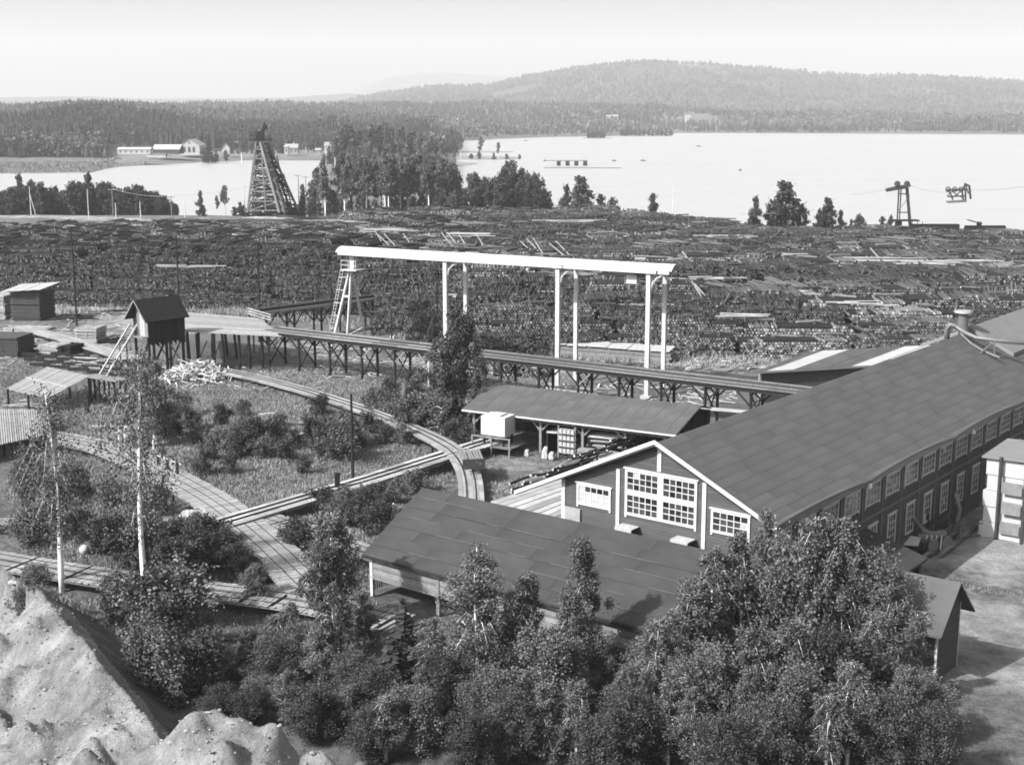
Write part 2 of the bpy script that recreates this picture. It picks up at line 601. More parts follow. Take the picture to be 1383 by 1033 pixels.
def sandmask(x, y):
    d, s, z = seg_dist(x, y, RIDGE)
    d2, s2, z2 = seg_dist(x, y, MOUND)
    k = np.where((y < 118) & (s < 0) & (d < 60), 1.0, 0) * sstep(118, 108, y)
    k = np.maximum(k, np.where((s > 0) & (y < 112), 0.75 * (d < 1.6), 0))
    k = np.maximum(k, np.where((d2 < 6) | ((s2 < 0) & (d2 < 30)), 1.0, 0) * (y < 80))

    def blob(px, py, rx, ry, v=1.0):
        c = at(px, py)
        return v * np.exp(-(((x - c[0]) / rx) ** 2 + ((y - c[1]) / ry) ** 2))
    for b in ((1305, 712, 4, 7, 2), (1340, 735, 7, 6, 2), (1340, 862, 9, 6, 2.4), (1385, 870, 7, 6, 1.3), (1360, 905, 4, 3, .8), (1360, 780, 4, 3, .7),
              (700, 630, 4, 5, .55), (670, 605, 4, 3, .5), (230, 500, 6, 5, .7), (700, 490, 18, 6, .8), (850, 495, 22, 7, .8), (980, 492, 18, 6, .8), (480, 490, 10, 6, .7),
              (120, 470, 14, 8, .6), (40, 455, 18, 10, .6), (560, 500, 12, 6, .6), (395, 470, 10, 8, .55), (150, 585, 5, 3, .5)):
        k = np.maximum(k, blob(*b))
    # pale haul road behind the lumber yard and the lane at the back of the log field
    ra = [at(-80, 388), at(66, 407), at(120, 420), at(180, 432), at(240, 440)]
    dr, _, _ = seg_dist(x, y, ra)
    k = np.maximum(k, sstep(7.5, 5.0, dr))
    rb = [at(-100, 284), at(100, 289), at(170, 293), at(260, 297)]
    dr, _, _ = seg_dist(x, y, rb)
    k = np.maximum(k, sstep(9, 5, dr))
    # beach strip on the far shore
    xp = 691.5 + 1885 * x / np.maximum(y, 1)
    df = np.interp(xp, xs_f, ds_f)
    k = np.maximum(k, 0.42 * ((y > df + 20) & (y < df + 130) & (xp > 150) & (xp < 470)))
    return k


ground_me = mesh_from_arrays('ground', gv, np.full(len(base), 4), gl, ['ground'], smooth=True)
ga = ground_me.attributes.new("sand", 'FLOAT', 'POINT')
ga.data.foreach_set("value", sandmask(GX, GY).astype(np.float32).ravel())
ground = tag(link_mesh('ground', ground_me), kind='structure')

mb = MB()
mb.quad([(-6000, 150, WATER), (6000, 150, WATER), (6000, 9000, WATER), (-6000, 9000, WATER)])
tag(mb.build('lake_water', 'water'), kind='structure')
mb = MB()
mb.quad([(-16000, -3000, -9), (16000, -3000, -9), (16000, 16000, -9), (-16000, 16000, -9)])
tag(mb.build('lake_bed', 'stone'), kind='structure')


def hill(name, prof, Dr, Df, Db, base=-6, rough_=8, seed=1, n=220, mname='hill_forest'):
    """a hill as a real raised sheet: prof = [(px, py of its crest)] seen at distance Dr"""
    px = np.array([p[0] for p in prof], float)
    zt = np.array([CZ + (150 - p[1]) / 1885 * Dr for p in prof])
    X = np.linspace(px[0], px[-1], n)
    Z = np.interp(X, px, zt)
    k = np.ones(9) / 9
    Zs = np.convolve(np.pad(Z, 4, 'edge'), k, 'valid')
    Yd = np.concatenate([np.linspace(Df, Dr, 44), np.linspace(Dr, Db, 14)[1:]])
    gx = (X[None] - 691.5) / 1885 * Yd[:, None]
    gy = np.repeat(Yd[:, None], n, 1)
    s = np.where(gy <= Dr, sstep(Df, Dr, gy), sstep(Db, Dr, gy) * 0.6 + 0.4)
    s = np.where(gy <= Dr, 0.55 * s + 0.45 * np.clip((gy - Df) / (Dr - Df), 0, 1), s)
    gz = base + (Zs[None] - base) * s + rough_ * s * (vnoise(gx, gy, 420, seed) + 0.5 * vnoise(gx, gy, 150, seed + 1) + 0.5 * vnoise(gx, gy, 60, seed + 2)) * (gy < Dr * 0.995)
    gz += vnoise(gx, gy, 34, seed + 4) * 6 * s
    v = np.stack([gx, gy, gz], -1).reshape(-1, 3)
    a, b = np.meshgrid(np.arange(len(Yd) - 1), np.arange(n - 1), indexing='ij')
    q = (a * n + b).ravel()
    me = mesh_from_arrays(name, v, np.full(len(q), 4), np.stack([q, q + 1, q + n + 1, q + n], 1).ravel(), [mname], smooth=False)
    tag(link_mesh(name, me), kind='structure')

    def h(x, y):
        pxx = 691.5 + 1885 * x / y
        zz = np.interp(pxx, X, Zs)
        s = sstep(Df, Dr, y) * 0.55 + 0.45 * np.clip((y - Df) / (Dr - Df), 0, 1)
        return base + (zz - base) * s
    return h


MT['hill_forest'] = mat('hill_forest_floor', 0.06, 0.95, 0.5, 0.004, detail=9)
big_h = hill('big_hill', [(380, 150), (440, 143), (500, 133), (560, 122), (620, 119), (670, 118), (700, 108), (760, 98), (820, 89), (870, 86), (920, 88), (980, 92), (1050, 98), (1100, 103), (1160, 106), (1240, 105), (1300, 108), (1383, 113), (1500, 122), (1700, 132)], 5600, 3300, 7600, seed=11)
hill('far_hill', [(440, 140), (480, 120), (520, 107), (560, 101), (600, 99), (640, 102), (700, 106), (760, 112), (860, 135)], 10500, 8800, 12500, seed=21, rough_=3)
hill('left_far_ridge', [(-300, 130), (15, 132), (120, 131), (200, 134), (300, 134), (400, 132), (470, 127), (540, 130), (620, 136)], 7400, 5600, 9000, seed=31, rough_=4)

# ------------------------------------------------------------------ log field
def log_variant(w, dep, ht, r, seed, skew=0.0, loose=6, endtone=1.0, barktone=1.0, lay=True):
    """stack of logs lying along local Y with the sawn ends on the -Y face, w wide, ht high"""
    g = np.random.default_rng(seed)
    nx = int(w / (2 * r))
    nz = int(ht / (1.78 * r))
    P0, P1, R, T = [], [], [], []
    topn = nz
    prof = 1 + 0.10 * np.sin(np.linspace(0, 2 * math.pi * g.uniform(.6, 1.6), nx) + g.uniform(0, 6)) + 0.05 * g.standard_normal(nx).cumsum() / math.sqrt(nx)
    for ix in range(nx):
        x0 = -w / 2 + (ix + .5) * 2 * r
        edge = min(1.0, (min(ix, nx - 1 - ix) + 1.5) / 4.0)
        top = int(round(nz * prof[ix] * (0.7 + 0.3 * edge)))
        for iz in range(top):
            z = (iz + .5) * 1.78 * r
            x = x0 + (r if iz % 2 else 0) + g.normal(0, .15 * r)
            f = g.normal(0, .12) + (g.random() < .08) * g.uniform(-.5, .1)
            rr_ = r * g.uniform(.72, 1.08)
            istop = iz >= top - 2
            L = dep * g.uniform(.9, 1.0) if istop else 0.7
            dx = skew * L + g.normal(0, .05) * L * istop
            P0.append((x, f, z))
            P1.append((x + dx, f + L, z + (g.normal(0, .04) * L if istop else 0)))
            R.append(rr_)
            T.append(g.choice([.4, .65, .9, 1.25, 1.75], p=[.22, .28, .28, .16, .06]))
        if ix % 2 == 0 and top > 1:         # back ends so that the pile is closed from behind
            P0.append((x0, dep * .96, top * .8 * r))
            P1.append((x0 + .3, dep * 1.0, top * .8 * r))
            R.append(r)
            T.append(.7)
    for k in range(loose):
        x, y, a = g.uniform(-w / 2, w / 2), g.uniform(.5, dep - .5), g.normal(1.4, .5) * g.choice([-1, 1])
        L = dep * g.uniform(.5, .85)
        z = ht + g.uniform(.0, .35)
        P0.append((x, y, z))
        P1.append((x + math.sin(a) * L, y + math.cos(a) * L * .4, z + g.normal(0, .15)))
        R.append(r * .9)
        T.append(g.uniform(.6, 1.6))
    P0, P1, R, T = map(np.array, (P0, P1, R, T))
    v, lt, lp, mi, tn = prisms(P0, P1, R, 6, T)
    tn = np.where(mi == 1, tn * endtone, np.power(tn, .45) * barktone)
    # dark stringer laid between layers and a solid core behind the ends
    m2 = MB()
    m2.box((-w / 2 + .3, .35, 0), (w - .6, 0, 0), (0, dep - .6, 0), (0, 0, ht * .86))  # hidden core in place of inner logs, added to block light
    if lay:
        for k in range(1, max(2, int(ht / 1.3))):
            z = k * 1.3
            m2.box((-w / 2, -.12, z), (w, 0, 0), (0, .35, 0), (0, 0, .15))
    b = len(v)
    v = np.concatenate([v, np.array(m2.v)])
    lt = np.concatenate([lt, np.full(len(m2.f), 4)])
    lp = np.concatenate([lp, np.array(m2.f).ravel() + b])
    mi = np.concatenate([mi, np.zeros(len(m2.f))])
    tn = np.concatenate([tn, np.full(len(m2.f), .16)])
    return mesh_from_arrays('log_stack', v, lt, lp, ['bark', 'logend'], mi=mi, tone=tn)


VAR = {'dark': [], 'mid': [], 'pale': [], 'skew': []}
for k in range(5):
    VAR['dark'].append(log_variant(17, 5.0, 3.6, .175, 100 + k, skew=0.02 * (k - 2), endtone=.60, barktone=.60, loose=1))
for k in range(5):
    VAR['mid'].append(log_variant(17, 5.0, 3.6, .19, 200 + k, skew=0.05 * (k - 2), endtone=1.05, barktone=1.15, loose=2))
for k in range(3):
    VAR['pale'].append(log_variant(15, 5.0, 3.4, .215, 300 + k, endtone=1.45, barktone=2.6, loose=2, lay=False))
for k in range(4):
    VAR['skew'].append(log_variant(14, 5.0, 3.0, .19, 400 + k, skew=.75 if k % 2 else .45, endtone=1.0, barktone=1.6, loose=3, lay=False))

# rows of the field: edge of the yard in front, lane and shore behind
def front_y(xp):
    return np.interp(xp, [-300, 15, 350, 470, 560, 640, 700, 1100, 1400, 1800], [226, 222, 216, 206, 192, 180, 174, 172, 172, 172])


def back_y(xp):
    return np.interp(xp, [-300, 15, 200, 300, 400, 600, 800, 1000, 1100, 1383, 1800], [345, 352, 372, 392, 405, 408, 400, 376, 345, 330, 320])


def slant(xp):
    """rows of the left half run askew to the rest"""
    return .155 * np.clip(660 - xp, 0, 700)


cells = []
ri = 0
d = 0.0
front_rows = []
while d < 10.5:
    front_rows.append((ri, d, 0))
    ri += 1
    d += 3.4
for k in range(2):
    front_rows.append((ri, 17.5 + 7.5 * k, 0))
    ri += 1
d = 33.0 - 110
while d < 240:
    front_rows.append((ri, d, 1))
    ri += 1
    d += 7.4 if d < 90 else 8.8
for ri, d, sl_ in front_rows:
    xp = -110 + rng.uniform(0, 60)
    while xp < 1480:
        fyv = float(front_y(xp))
        yf = fyv + d + (float(slant(xp)) if sl_ else 0)
        wdt = 16.0 if d < 60 else 19.0
        x = (xp - 691.5) / 1885 * yf
        on = (not sl_) or (yf - fyv > (30 if xp > 640 else 31))
        if on and yf < back_y(xp):
            cells.append((ri, d, x, yf, xp, wdt, bool(sl_ and xp < 640)))
        step = wdt * rng.uniform(.93, 1.06) * (.80 if (sl_ and xp < 640) else 1.0)
        xp += step / yf * 1885
print('log stacks', len(cells))
cells.sort(key=lambda c: c[3])
merged = []
rank = {}
names_ = {'dark': 'dark weathered log pile', 'mid': 'grey log pile with round ends', 'pale': 'pale barked log pile', 'skew': 'log pile with slanting logs'}
info = []
for idx, (ri, d, x, yf, xp, wdt, sla) in enumerate(cells):
    right = xp > 930
    u_ = rng.random()
    tone_ = float(vnoise(np.array([x * .35 + ri * 13.7]), np.array([ri * 5.3]), 16, 60)) * .8 + .47 + rng.normal(0, .05) + .26 * math.sin(ri * 2.4 + .8) * (ri > 4)
    if d < 11:
        kind = 'pale' if 1070 < xp < 1240 else ('mid' if (xp > 640 and tone_ > .38) else 'dark')
    else:
        if tone_ > .80:
            kind = 'pale'
        elif tone_ > .66:
            kind = 'skew' if (right or u_ < .5) else 'pale'
        elif tone_ > .42:
            kind = 'mid' if u_ < .8 else 'skew'
        else:
            kind = 'dark'
        if xp < 420 and yf - front_y(xp) < 60:
            kind = 'dark' if u_ < .8 else 'mid'
    if 1120 < xp < 1300 and 92 < d < 101:
        kind = 'pale'
    steps = [3.0, 4.3, 5.6, 6.6]
    ztop = steps[ri] if ri < 4 else 7.3 - 3.7 * max(0, (yf - 215)) / 140 + rng.uniform(-.8, .8)
    if xp < 480:
        ztop = ([2.6, 4.6, 6.2, 7.4][ri] if ri < 4 else 7.6 - 5.4 * (yf - 235) / 140 + rng.uniform(-.6, .6))
    if 480 <= xp < 900 and ri > 3:
        ztop += 1.6 * float(sstep(300, 380, np.array(yf)))
    if xp > 1000 and ri > 3:
        ztop -= .6
    ztop = max(1.4, float(ztop))
    me = random.choice(VAR[kind])
    h0 = 3.6
    sz = ztop / h0 if ztop < h0 else 1.0
    z0 = hz(x, yf)
    base_z = z0 + max(0.0, ztop - h0)
    loc = (x, yf, base_z)
    rot = rng.normal(-.04 if right else .0, .04) - (math.radians(32) if sla else 0)
    scl = (wdt / 16.6 * float(rng.choice([-1, 1])), 1.12 if d > 10 else .72, max(.45, sz))
    if idx < 296:
        o = link_mesh('log_pile', me)
        o.location = loc
        o.rotation_euler = (0, 0, rot)
        o.scale = scl
        info.append((o, kind, ri, xp, sla))
    else:
        merged.append((me, loc, rot, scl))
byrow = {}
for o, kind, ri, xp, sla in info:
    byrow.setdefault(ri, []).append((xp, o, kind))
ordn = lambda n: '%d%s' % (n, 'th' if 10 <= n % 100 <= 20 else {1: 'st', 2: 'nd', 3: 'rd'}.get(n % 10, 'th'))
for j, ri in enumerate(sorted(byrow)):
    for k, (xp, o, kind) in enumerate(sorted(byrow[ri], key=lambda t: t[0])):
        tag(o, '%s, %s from left in %s row of the field' % (names_[kind], ordn(k + 1), ordn(j + 1)), 'log pile', 'log piles of the storage field')
if merged:
    vs, lts, lps, mis, tns, nb_ = [], [], [], [], [], 0
    cache = {}
    for me, loc, rot, scl in merged:
        if me.name not in cache:
            a = np.empty(len(me.vertices) * 3, np.float32)
            me.vertices.foreach_get('co', a)
            lt_a = np.empty(len(me.polygons), np.int32)
            me.polygons.foreach_get('loop_total', lt_a)
            lp_a = np.empty(len(me.loops), np.int32)
            me.loops.foreach_get('vertex_index', lp_a)
            mi_a = np.empty(len(me.polygons), np.int32)
            me.polygons.foreach_get('material_index', mi_a)
            tn_a = np.empty(len(me.polygons), np.float32)
            me.attributes['tone'].data.foreach_get('value', tn_a)
            cache[me.name] = (a.reshape(-1, 3), lt_a, lp_a, mi_a, tn_a)
        a, lt_a, lp_a, mi_a, tn_a = cache[me.name]
        p = a * np.array(scl)
        c_, s_ = math.cos(rot), math.sin(rot)
        p = np.stack([p[:, 0] * c_ - p[:, 1] * s_ + loc[0], p[:, 0] * s_ + p[:, 1] * c_ + loc[1], p[:, 2] + loc[2]], 1)
        vs.append(p)
        lts.append(lt_a)
        lps.append(lp_a + nb_)
        mis.append(mi_a)
        tns.append(tn_a)
        nb_ += len(p)
    far_ = link_mesh('far_log_piles', mesh_from_arrays('far_log_piles', np.concatenate(vs), np.concatenate(lts), np.concatenate(lps), ['bark', 'logend'], mi=np.concatenate(mis), tone=np.concatenate(tns)))
    tag(far_, 'rearmost rows of log piles at the lake side of the field', 'log piles', kind='stuff')
    print('merged', len(merged))

# the bank of old logs and bark the upper piles stand on: one low terraced mass
nxx, nyy = 200, 60
XP = np.linspace(-200, 1600, nxx)
S = np.linspace(0, 1, nyy)
fy = front_y(XP)[None] + 3.8
by = back_y(XP)[None] + 2
YY = fy + (by - fy) * S[:, None]
XX = (XP[None] - 691.5) / 1885 * YY
dd = YY - front_y(XP)[None]
ZB = np.interp(dd, [0, 3.7, 4.2, 7.2, 7.8, 10.6, 12, 14, 16, 120, 235], [.0, .3, 1.0, 1.4, 2.4, 2.8, 3.2, 3.6, 3.6, 2.2, .6]) + .35 * vnoise(XX, YY, 3, 40)
ZB = np.where(S[:, None] > .985, -.5, ZB)
ZB = ZB + hfun(XX, YY)
vv = np.stack([XX, YY, ZB], -1).reshape(-1, 3)
a_, b_ = np.meshgrid(np.arange(nyy - 1), np.arange(nxx - 1), indexing='ij')
q_ = (a_ * nxx + b_).ravel()
MT['bark_litter'] = mat('bark_litter', 0.012, 0.95, 0.4, 0.8, 0.6, 3)
bank = link_mesh('bark_litter_bank', mesh_from_arrays('bark_litter_bank', vv, np.full(len(q_), 4), np.stack([q_, q_ + 1, q_ + nxx + 1, q_ + nxx], 1).ravel(), ['bark_litter']))
tag(bank, 'dark bank of bark litter under the log piles', 'bark litter', kind='stuff')

pb = 0
for (px, py, L_, n_, z_) in ((575, 352, 9, 5, 6.5), (655, 402, 12, 7, 5.4), (742, 397, 14, 8, 5.6), (790, 404, 13, 6, 5.2), (700, 384, 8, 6, 6), (860, 412, 9, 6, 5.2), (950, 378, 10, 5, 6.2), (1040, 346, 12, 6, 6), (880, 350, 11, 5, 6.4), (640, 318, 16, 6, 6), (520, 312, 18, 7, 5.4), (760, 300, 16, 5, 6), (460, 300, 14, 5, 4.6), (360, 296, 18, 8, 3.4), (300, 318, 14, 6, 5), (260, 362, 8, 4, 6.6), (980, 320, 14, 6, 5.4), (1100, 398, 9, 6, 5.8), (1190, 352, 18, 9, 6), (1250, 356, 14, 8, 6), (1310, 354, 12, 6, 6), (1160, 412, 8, 5, 5.6), (1000, 430, 9, 5, 4.5), (600, 372, 10, 5, 6)):
    p = at(px, py, z_)
    m = MB()
    for q in range(n_):
        o = p + V(rng.normal(0, 1.4), rng.uniform(-1.4, 1.4), rng.uniform(0, .45))
        a = rng.normal(-.12, .09)
        L2 = L_ * rng.uniform(.35, .75)
        m.cyl(o - V(math.cos(a), math.sin(a), 0) * L2 / 2, o + V(math.cos(a), math.sin(a), 0) * L2 / 2 + V(0, 0, rng.normal(0, .1)), .11, .08, 6)
    tag(m.build('long_poles', 'side_planks', origin=p), 'x', 'poles', 'long pale poles lying on the piles')

# single logs leaning up out of the piles (seen against the dark rows)
for (px, py, k) in ((520, 322, 3), (560, 325, 1), (612, 322, 2), (632, 324, 1), (657, 327, 1), (722, 330, 2), (735, 333, 1), (762, 333, 2), (940, 352, 2), (1195, 345, 1), (955, 398, 2)):
    for q in range(k):
        p = at(px + q * 8, py + 8, 5.6)
        a = rng.uniform(.2, .8)
        m = MB()
        m.cyl(p + V(0, 0, -.6), p + V(-1.4 * math.cos(a) * 2, 1.0, 2.0 * math.sin(a) + 1.2), .12, .09, 7, 0, mcap=1)
        tag(m.build('leaning_log', ['pale_wood', 'pale_wood'], origin=p), 'pale log leaning up out of the dark log piles', 'log', 'pale logs sticking up out of the piles')

# ------------------------------------------------------------------ main factory hall
AZ = math.radians(37.7)
U3 = V(math.sin(AZ), math.cos(AZ), 0)
V3 = V(-math.cos(AZ), math.sin(AZ), 0)
C0 = at(1033, 870)
NS = -V3       # outward normal of the long shaded side
NF = -U3       # outward normal of the front gable


def W(u, v, z):
    return C0 + U3 * u + V3 * v + V(0, 0, z)


def clad(mb_, P, hor, normal, w, zb, ztf, board=.2, gap=.02, t=.03, mi=0):
    """horizontal weatherboards on a wall plane: each board a thin box; ztf(s) gives top height"""
    z = zb
    while z < 30:
        z2 = z + board - gap
        # portion of the wall width where the roof line is above this board
        ss = np.linspace(0, w, 200)
        ok = ss[ztf(ss) > z2]
        if len(ok) < 2:
            break
        s0, s1 = ok[0], ok[-1]
        o = P + hor * s0 + V(0, 0, z)
        mb_.box(o, hor * (s1 - s0), normal * (t + .012 * ((int(z * 10) * 7919) % 5) / 5), V(0, 0, board - gap), mi)
        z += board


def window(parent, P, hor, nrm, w, h, cols, rows, fw=.16, mid=None, midh=None, painted_glint=0, frame='white', depth=.07, ears=True, name='window', mun=.055):
    """P = lower left corner of the frame on the wall surface"""
    m = MB()
    z = UPZ
    m.box(P, hor * fw, nrm * depth, z * h)
    m.box(P + hor * (w - fw), hor * fw, nrm * depth, z * h)
    m.box(P + hor * fw, hor * (w - 2 * fw), nrm * depth, z * fw)
    m.box(P + hor * fw + z * (h - fw), hor * (w - 2 * fw), nrm * depth, z * fw)
    m.box(P - hor * .10 + z * h, hor * (w + .2), nrm * (depth + .06), z * .09)          # head board
    if ears:
        for s_ in (0, w - fw * .8):
            m.box(P + hor * s_ - z * .16, hor * fw * .8, nrm * depth * .9, z * .157)
    iw, ih = w - 2 * fw, h - 2 * fw
    o = P + hor * fw + z * fw
    lights = []
    xs = [(0, iw)] if not mid else [(0, iw / 2 - mid / 2), (iw / 2 + mid / 2, iw)]
    zs = [(0, ih)] if not midh else [(0, ih / 2 - midh / 2), (ih / 2 + midh / 2, ih)]
    if mid:
        m.box(o + hor * (iw / 2 - mid / 2), hor * mid, nrm * depth * .95, z * ih)
    if midh:
        for (x0, x1) in xs:
            m.box(o + hor * x0 + z * (ih / 2 - midh / 2), hor * (x1 - x0), nrm * depth * .9, z * midh)
    g = MB()
    for (x0, x1) in xs:
        for (z0, z1) in zs:
            for c in range(1, cols):
                x = x0 + (x1 - x0) * c / cols
                m.box(o + hor * (x - mun / 2) + z * z0, hor * mun, nrm * .045, z * (z1 - z0))
            for r in range(1, rows):
                zz = z0 + (z1 - z0) * r / rows
                m.box(o + hor * x0 + z * (zz - mun / 2), hor * (x1 - x0), nrm * .041, z * mun)
            for c in range(cols):
                for r in range(rows):
                    xa, xb = x0 + (x1 - x0) * c / cols, x0 + (x1 - x0) * (c + 1) / cols
                    za, zb = z0 + (z1 - z0) * r / rows, z0 + (z1 - z0) * (r + 1) / rows
                    q = [o + hor * xa + z * za, o + hor * xb + z * za, o + hor * xb + z * zb, o + hor * xa + z * zb]
                    if np.dot(np.cross(q[1] - q[0], q[3] - q[0]), nrm) < 0:
                        q = q[::-1]
                    tilt = rng.normal(0, .004)
                    q = [p_ + nrm * (.022 + tilt * kk) for kk, p_ in enumerate(q)]
                    g.quad(q, 1 if (r < painted_glint or rng.random() < .035) else 0)  # lower rows and random panes get the painted reflection
    wo = m.build(name, frame, parent, origin=P)
    go = tag(g.build('glazing', ['glass', 'painted_glint'], wo, origin=P), kind='stuff')
    return wo


def sheet_roof(parent, O, along, slope, L, Sl, rows, seg, m='felt', lines='felt_line', thick=.012, jitter=True, name='roof_sheet', edge=True, seed=0):
    """felt sheets laid in courses on a roof plane; O = lower corner, along and slope unit vectors"""
    g = np.random.default_rng(seed)
    nrm = unit(np.cross(along, slope))
    if nrm[2] < 0:
        nrm = -nrm
    rh = Sl / rows
    for r in range(rows):
        s = -g.uniform(0, seg) if jitter else 0.0
        while s < L:
            l = seg * (g.uniform(.8, 1.2) if jitter else 1.0)
            a, b = max(0, s), min(L, s + l)
            if b - a > .15:
                mm = MB()
                o = O + along * (a + .01) + slope * (r * rh + .0) + nrm * (.006 + thick * (r % 2) + .004 * g.random())
                mm.box(o, along * (b - a - .02), slope * (rh * 1.0 - .015), nrm * thick)
                mm.build(name, m, parent, origin=O + along * a + slope * r * rh)
            s += l


hall = thing('factory_hall', 'long dark boarded factory hall with white gable windows and grey felt roof', 'factory building', W(0, 0, 0))
HL, HWID, EZ, RZ = 84.0, 14.8, 7.75, 11.25
ridge_v = 7.5
zbase = -.4
# wall core
m = MB()
pf = [(0, zbase), (14.8, zbase), (14.8, EZ), (ridge_v, RZ - .12), (0, EZ)]
fr = [W(0.0, v, z) for v, z in pf]
bk = [W(HL, v, z) for v, z in pf]
m.quad(fr[::-1])
m.quad(bk)
m.quad([fr[1], bk[1], bk[2], fr[2]][::-1])
m.quad([fr[0], bk[0], bk[4], fr[4]])
walls = m.build('wall', 'red_wood', hall, origin=W(0, 0, 0))
m = MB()
gz = lambda s: EZ + (RZ - .14 - EZ) * (1 - np.abs(s - ridge_v) / 7.4)
clad(m, W(-.004, 0, 0), V3, NF, 14.8, zbase, gz)
gb = m.build('gable_boarding', 'red_wood', walls, origin=W(0, 0, 0))
tag(gb, kind='stuff')
m = MB()
clad(m, W(0, -.004, 0), U3, NS, HL, zbase, lambda s: EZ + 0 * s)
tag(m.build('side_boarding', 'red_wood', walls, origin=W(0, 0, 0)), kind='stuff')
# corner boards and pilaster strips on the gable
for v_, zb_, zt_ in ((0.0, zbase, 7.7), (4.18, zbase, 9.2), (10.35, 3.0, 9.05), (14.55, zbase, 7.75)):
    MB().box(W(-.05, v_, zb_), V3 * .26, NF * .06, UPZ * (zt_ - zb_)).build('corner_board', 'white', hall, origin=W(0, v_, zb_))
MB().box(W(-.05, ridge_v - .14, 9.36), V3 * .28, NF * .06, UPZ * 1.72).build('corner_board', 'white', hall, origin=W(0, ridge_v, 9.3))
# windows in the gable (seen from outside, left to right is -V)
HF = -V3
window(hall, W(-.05, 13.62, 6.25), HF, NF, 2.62, 1.42, 5, 3, painted_glint=2)
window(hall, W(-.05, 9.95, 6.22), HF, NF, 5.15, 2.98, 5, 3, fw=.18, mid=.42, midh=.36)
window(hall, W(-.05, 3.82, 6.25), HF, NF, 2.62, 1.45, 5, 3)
# long side
MT['post_dim'] = mat('dull_painted_post', 0.12, 0.85, 0.2, 3)
for k in range(-4, 20):
    s0 = 13.6 + 3.32 * k
    if 0 < s0 < HL - 3:
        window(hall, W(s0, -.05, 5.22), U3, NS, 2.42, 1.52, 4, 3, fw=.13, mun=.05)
        MB().box(W(s0 - .55, -.05, zbase), U3 * .16, NS * .07, UPZ * (EZ - .1 - zbase)).build('wall_post', 'post_dim', hall, origin=W(s0 - .5, 0, 0))
        if k >= -1:
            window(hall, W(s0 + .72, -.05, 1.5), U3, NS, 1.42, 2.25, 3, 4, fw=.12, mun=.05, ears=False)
MB().box(W(0.2, -.06, 4.32), U3 * (HL - .3), NS * .09, UPZ * .17).build('belt_board', 'post_dim', hall, origin=W(0, 0, 4.3))
# roof: two slopes with overhang; sagging eave on the shaded side
roofe = thing('roof', None, None, W(0, 0, 0))
roofe.parent = hall
roofe.location = (0, 0, 0)
m = MB()
ov = .75
sl = (RZ - EZ) / 7.45
def eave_sag(s):
    return .20 * math.sin(s / 9.3 * 2 * math.pi * .5) ** 2 * 1.2 + .05
nseg = 60
for side in (0, 1):
    for k in range(nseg):
        s0, s1 = -.7 + (HL + .7) * k / nseg, -.7 + (HL + .7) * (k + 1) / nseg
        if side == 0:
            e0, e1 = -.42, -.42
            q = [W(s0, e0, EZ - .42 * sl), W(s1, e1, EZ - .42 * sl), W(s1, ridge_v, RZ), W(s0, ridge_v, RZ)]
        else:
            q = [W(s0, ridge_v, RZ), W(s1, ridge_v, RZ), W(s1, 18.1, 6.35), W(s0, 18.1, 6.35)]
        dn = V(0, 0, -.16)
        m.hexa([q[0] + dn, q[1] + dn, q[2] + dn, q[3] + dn, *q])
ro = m.build('roof_deck', 'felt', roofe, origin=W(0, 0, 0))
ro['kind'] = 'structure' if False else ''
del ro['kind']
m = None
# felt sheets on the visible slope
S_up = unit(W(0, ridge_v, RZ) - W(0, -.75, EZ - .75 * sl + .15))
sheet_roof(roofe, W(-.7, -.40, EZ - .40 * sl + .02), U3, unit(W(0, ridge_v, RZ + .02) - W(0, -.40, EZ - .40 * sl + .02)), HL + .7, np.linalg.norm(W(0, ridge_v, RZ + .02) - W(0, -.40, EZ - .40 * sl + .02)) - .03, 12, 4.2, seed=3, thick=.006)
# white barge boards of the gable
for (v0, z0, v1, z1) in ((-.85, EZ - .85 * sl, ridge_v, RZ), (18.2, 6.32, ridge_v, RZ)):
    mm = MB()
    a, b = W(-.76, v0, z0 - .10), W(-.76, v1, z1 - .04)
    mm.hexa([a, a + U3 * .06, b + U3 * .06, b, a + V(0, 0, .26), a + U3 * .06 + V(0, 0, .26), b + U3 * .06 + V(0, 0, .26), b + V(0, 0, .26)])
    mm.build('barge_board', 'white', hall, origin=a)
fz_ = lambda t: .30 * abs(math.sin(math.pi * (t - 12.5) / 15.0)) ** .8
eb, es = MB(), MB()
for k in range(160):
    s0, s1 = -.7 + k * .53, -.7 + (k + 1) * .53
    q = []
    for t in (s0, s1):
        q.append((W(t, -.40, EZ - .40 * sl + .0), W(t, -.82, EZ - .78 * sl + .0 + fz_(t)), W(t, -.66, EZ - .8 * sl - .20)))
    (a0, b0, c0), (a1, b1, c1) = q
    eb.hexa([a0, a1, b1, b0] + [p + V(0, 0, .07) for p in (a0, a1, b1, b0)])
    es.hexa([c0, c1, c1 + NS * .03, c0 + NS * .03, b0 - V(0, 0, .01), b1 - V(0, 0, .01), b1 + NS * .03 - V(0, 0, .01), b0 + NS * .03 - V(0, 0, .01)])
eb.build('eave_edge', 'felt', roofe, origin=W(0, -1, 7))
es.build('eave_soffit', 'stone', roofe, origin=W(0, -1, 7))
MB().tube([W(t, -.84, EZ - .78 * sl + .05 + fz_(t)) for t in np.arange(-.7, 84, .53)], .07, 5).build('eave_lip', 'iron', roofe, origin=W(0, -1, 7))
for s_ in (12.3, 31.5, 50):
    mm = MB().tube([W(s_, -.85, 7.35), W(s_, -.75, 7.1), W(s_, -.45, 6.95), W(s_, -.2, 6.9)], .05, 6)
    mm.cyl(W(s_, -.85, 7.3), W(s_, -.85, 7.05), .16, .22, 8)
    mm.build('wall_lamp', 'trim_dim', hall, origin=W(s_, -.8, 7))
